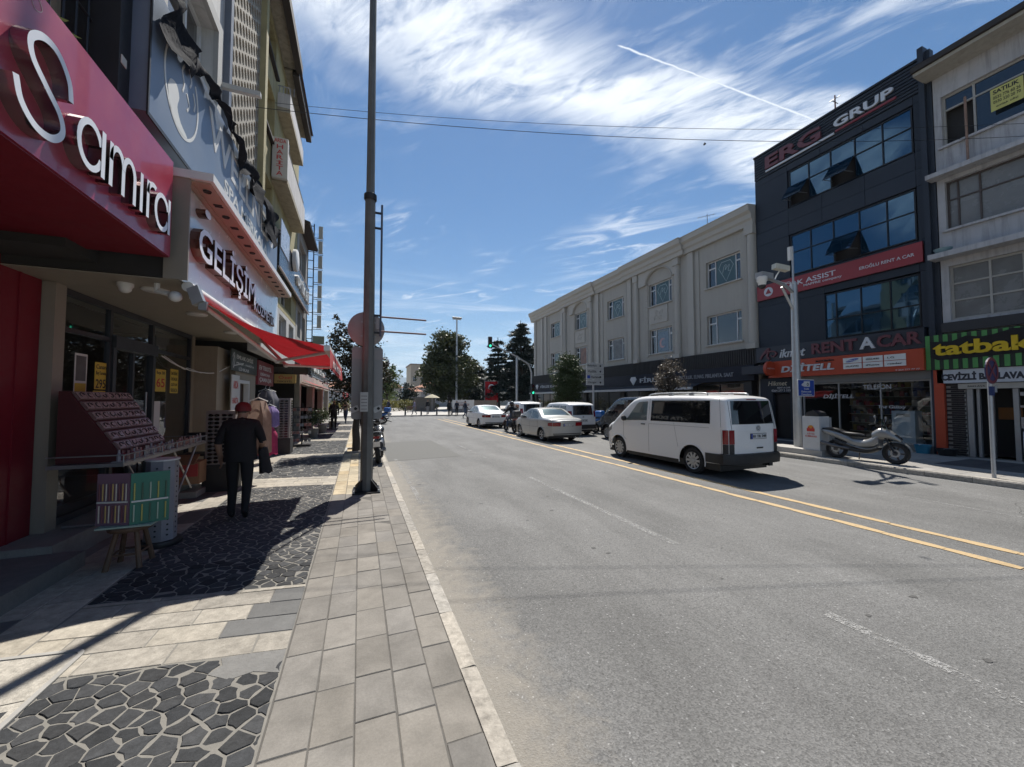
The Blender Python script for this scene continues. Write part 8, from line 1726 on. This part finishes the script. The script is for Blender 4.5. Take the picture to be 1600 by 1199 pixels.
# flag on its frame, billboard, wall
t = thing('flag', 'large red national flag hung below the cedars', 'flag', (19.8, 59, .12)); m = MB(); g = []
for i in range(13):
    for j in range(9): g.append((18.75 + 2.15 * i / 12, 59 + .12 * math.sin(i * .9 + j * .3), 1.35 + 3.35 * j / 8))
m.add(g, [(i * 9 + j, (i + 1) * 9 + j, (i + 1) * 9 + j + 1, i * 9 + j + 1) for i in range(12) for j in range(8)]); fl = m.build('cloth', cloth('flag_red', (.42, .008, .015), .2), t, 60, fix=False)
q = arc(19.75, 3.75, .52, .52, 200, -20 + 540 - 360, 18); m = MB(); oc = [(19.75 + .52 * math.cos(R(a)), 3.75 + .52 * math.sin(R(a))) for a in range(-55, 236, 12)]; ic_ = [(19.75 + .41 * math.cos(R(a)), 3.62 + .41 * math.sin(R(a))) for a in range(225, -46, -12)]; m.prism(oc + ic_, 'y', 58.86, 58.87); m.build('crescent', WLET, fl)
m = MB(); m.prism([(19.75 + (.27 if k % 2 == 0 else .105) * math.sin(R(36 * k)), 2.75 + (.27 if k % 2 == 0 else .105) * math.cos(R(36 * k))) for k in range(10)], 'y', 58.86, 58.87); m.build('star', WLET, fl)
m = MB(); m.cyl((18.7, 59.1, 4.75), (20.95, 59.1, 4.75), .04, n=6); m.cyl((18.7, 59.1, .12), (18.7, 59.1, 4.8), .05, n=6); m.cyl((20.95, 59.1, .12), (20.95, 59.1, 4.8), .05, n=6); m.build('frame', STEEL, t)
t = thing('billboard', 'white printed hoarding board at the edge of the square', 'billboard', (12, 50, .12)); MB().box(10.95, 13.75, 48, 48.1, .15, 1.75).build('board', pm('hoarding_white', (.5, .5, .5), .7), t); text(t, 'BAŞKENT', CF, (11.6, 47.998, 1.35), 1.2, .16, MAR, .004); rd2 = MB().box(11.5, 13.1, 47.99, 47.999, 1.02, 1.27).build('red_strip', MAR, t); text(rd2, 'MEYDAN', CF, (11.6, 47.988, 1.06), 1.4, .16, WLET, .004); MB().box(10.95, 13.75, 47.985, 47.999, .2, .62).build('printed_crowd', pm('crowd_print', (.18, .18, .19), .7, var=.6, scale=6), t); m = MB(); m.box(10.95, 11.05, 48.1, 48.2, .12, 1.8); m.box(13.65, 13.75, 48.1, 48.2, .12, 1.8); m.build('posts', STEEL, t)
tag(MB().box(13.9, 17.2, 49, 49.3, .12, 1.7).build('low_wall', pm('brown_wall', (.16, .13, .11), .85, var=.2)), 'low brown wall right of the billboard', 'wall')
t = thing('kiosk', 'small pale kiosk with dark flat roof on the square', 'kiosk', (8.6, 56, .12)); MB().box(7.4, 10.2, 56, 58, .12, 2.0).build('cabin', pm('kiosk_dark', (.12, .11, .10), .8, var=.3), t); MB().box(7.0, 10.6, 55.7, 58.2, 2.0, 2.18).build('roof', pm('kiosk_roof', (.1, .1, .1), .7), t)
t = thing('parasol', 'pale cream parasol on the square', 'parasol', (9.4, 54, .12)); MB().lathe([(1.1, 2.05), (.55, 2.35), (0, 2.55)], (9.4, 54, 0), n=8).build('canopy', cloth('cream_canvas', (.55, .5, .36), .3), t, fix=False); MB().cyl((9.4, 54, .12), (9.4, 54, 2.5), .03, n=6).build('pole', STEEL, t)
bol = MB().lathe([(0, 0), (.09, 0), (.08, .75), (.05, .85), (0, .87)], n=10).mesh('bollard', pm('dark_bollard', (.05, .05, .055), .6))
for k, x in enumerate((4.6, 6.3, 8.0, 9.7, 11.4, 13.1)): o = link('bollard', bol); o.location = (x, 42.9, .12); tag(o, ['leftmost short dark bollard along the edge of the square', 'second bollard from the left along the square edge', 'third bollard from the left along the square edge', 'third bollard from the right along the square edge', 'second bollard from the right along the square edge', 'rightmost short dark bollard along the edge of the square'][k], 'bollard', 'bollards along the square')
for k in range(2):
    x = 3.0 + 3.4 * k; bp_ = thing('square_bench', ['dark bench before the left shrub on the square', 'dark bench before the middle shrub on the square'][k], 'bench', (x, 52, .12), 'benches on the square'); MB().box(x - .6, x + .6, 51.8, 52.2, .52, .58).build('seat', WOOD, bp_); MB().box(x - .6, x + .6, 52.2, 52.25, .62, .95).build('backrest', WOOD, bp_)
    for sx in (-.5, .5): MB().box(x + sx - .03, x + sx + .03, 51.85, 52.15, .12, .519).build('leg', BLACKM, bp_)
# houses beyond
def house(label, x0, x1, y, dep, h, wallm, roofm, rise, nwin, floors, chim=()):
    t = thing('far_house', label, 'building', ((x0 + x1) / 2, y, .12), 'houses beyond the square'); hs = []
    W_ = x1 - x0
    for f_ in range(floors):
        for i in range(nwin): a = W_ * (i + .5) / nwin - .5; hs.append((a, a + 1.0, .9 + f_ * 2.9, 2.3 + f_ * 2.9))
    wall(CF, (x0, y, .12), W_, h, hs, .3, wallm, t); MB().box(x0 + .1, x1 - .1, y + .31, y + dep, .12, h + .1).build('body', wallm, t)
    for (a, b_, c, d) in hs: window(t, CF, (x0 + a, y, .12 + c), b_ - a, d - c, (.5,), (), WFRAME, WING, .08, .12)
    if rise:
        m = MB(); xm = (x0 + x1) / 2; e_ = .5; A_ = [(x0 - e_, y - e_, h + .1), (x1 + e_, y - e_, h + .1), (x1 + e_, y + dep + e_, h + .1), (x0 - e_, y + dep + e_, h + .1)]; m.add(A_ + [(x0 + W_ * .3, y + dep / 2, h + rise), (x1 - W_ * .3, y + dep / 2, h + rise)], [(0, 1, 5, 4), (1, 2, 5), (2, 3, 4, 5), (3, 0, 4), (3, 2, 1, 0)]); rf_ = m.build('roof', roofm, t)
        for cx in chim: MB().box(cx - .4, cx + .4, y + dep * .45, y + dep * .6, h + rise * .5, h + rise + .7).build('chimney', pm('brick_chimney', (.2, .1, .07), .9), rf_)
    else: MB().box(x0 - .2, x1 + .2, y - .2, y + dep, h + .12, h + .4).build('roof', roofm, t)
    return t
TILE = pm('terracotta_tiles', (.32, .14, .08), .85, var=.2, scale=3); PLW = pm('far_white_wall', (.46, .45, .44), .85, var=.08, stain=.15); PLC = pm('far_cream_wall', (.40, .36, .29), .85, var=.1, stain=.15); PLG = pm('far_grey_wall', (.36, .36, .37), .85, var=.1)
house('white house with red tiled roof and chimneys left of the square', 2.2, 9.0, 92, 9, 4.4, PLW, TILE, 1.9, 4, 1, (4.6, 6.6)); house('tall beige flat roofed block behind the linden', 13.2, 24, 110, 12, 11.4, PLC, pm('flat_roof', (.25, .22, .2), .9), 0, 5, 3); house('grey house with tiled roof in front of the beige block', 12.4, 21, 88, 8, 4.4, PLG, TILE, 1.6, 4, 1); house('pale grey house at the far left end', -9, 1.9, 98, 9, 4.6, PLG, TILE, 1.5, 5, 1); house('white house low behind the kiosk', 9.6, 12.2, 84, 7, 3.4, PLW, TILE, 1.0, 2, 1)
house('long pale block behind the cedars', 26, 60, 100, 14, 8.5, PLC, MATS['flat_roof'], 0, 10, 2); house('cream block far to the right of the cedars', 62, 100, 90, 14, 9.5, PLW, TILE, 2, 9, 3); house('long low white block far left beyond the row', -45, -11, 80, 12, 6.0, PLW, TILE, 2, 8, 2)
# mountains
m = MB(); nx, ny = 130, 26; g = []
for j in range(ny + 1):
    for i in range(nx + 1):
        x = -7500 + 16000 * i / nx; y = 6500 + 5500 * j / ny; env = math.sin(math.pi * min(1, j / ny * 1.15)) ** .8
        hgt = (430 + 320 * noise.noise((x * .00042 + 2.1, y * .0003, 1)) + 150 * noise.noise((x * .0016, y * .0016, 4)) + 60 * noise.noise((x * .005, y * .005, 7))) * (1.05 - .25 * math.tanh((x - 1200) / 1500)); g.append((x, y, max(-5, min(hgt * env, 600 + .12 * hgt * env - 72))))
m.add(g, [(j * (nx + 1) + i, j * (nx + 1) + i + 1, (j + 1) * (nx + 1) + i + 1, (j + 1) * (nx + 1) + i) for j in range(ny) for i in range(nx)]); tag(m.build('mountains', pm('wooded_slope', (.03, .045, .035), .95, var=.3, scale=.004), None, 180, fix=False), kind='structure')
# the air
hz_ = MB().box(-9100, 9100, -3100, 14100, -1.1, 760); hm_ = bpy.data.materials.new('air'); hm_.use_nodes = True; t_ = hm_.node_tree; t_.nodes.clear(); pv = N('ShaderNodeVolumePrincipled', t_); pv.inputs['Color'].default_value = (.66, .82, 1, 1); pv.inputs['Density'].default_value = HAZE; pv.inputs['Anisotropy'].default_value = .2; ov = N('ShaderNodeOutputMaterial', t_); t_.links.new(pv.outputs[0], ov.inputs['Volume'])
if HAZE: tag(hz_.build('haze', hm_), kind='stuff')
# small things left on the right pavement
for k, (x, y, r, h, c_, lab) in enumerate(((16.7, 6.62, .2, .26, (.03, .2, .32), 'blue plastic bucket at the foot of the orange jamb'), (16.65, 6.05, .24, .2, (.015, .015, .016), 'black rubber tub beside the brick pier'))):
    t = thing(('bucket', 'rubber_tub')[k], lab, ('bucket', 'tub')[k], (x, y, S)); MB().lathe([(0, S + .01), (r * .75, S + .004), (r, S + h), (r * 1.05, S + h + .01), (r * .95, S + h), (r * .7, S + .03), (0, S + .03)], (x, y, 0), n=20).build('tub', pm('tub_%d' % k, c_, .5, var=.1), t, 40)
    m = MB(); m.tube([(x + r * math.cos(R(a)), y, S + h + .12 * math.sin(R(a)) * (1 if k == 0 else .2)) for a in range(0, 181, 20)], .008, 5); m.build('handle', STEEL, t)
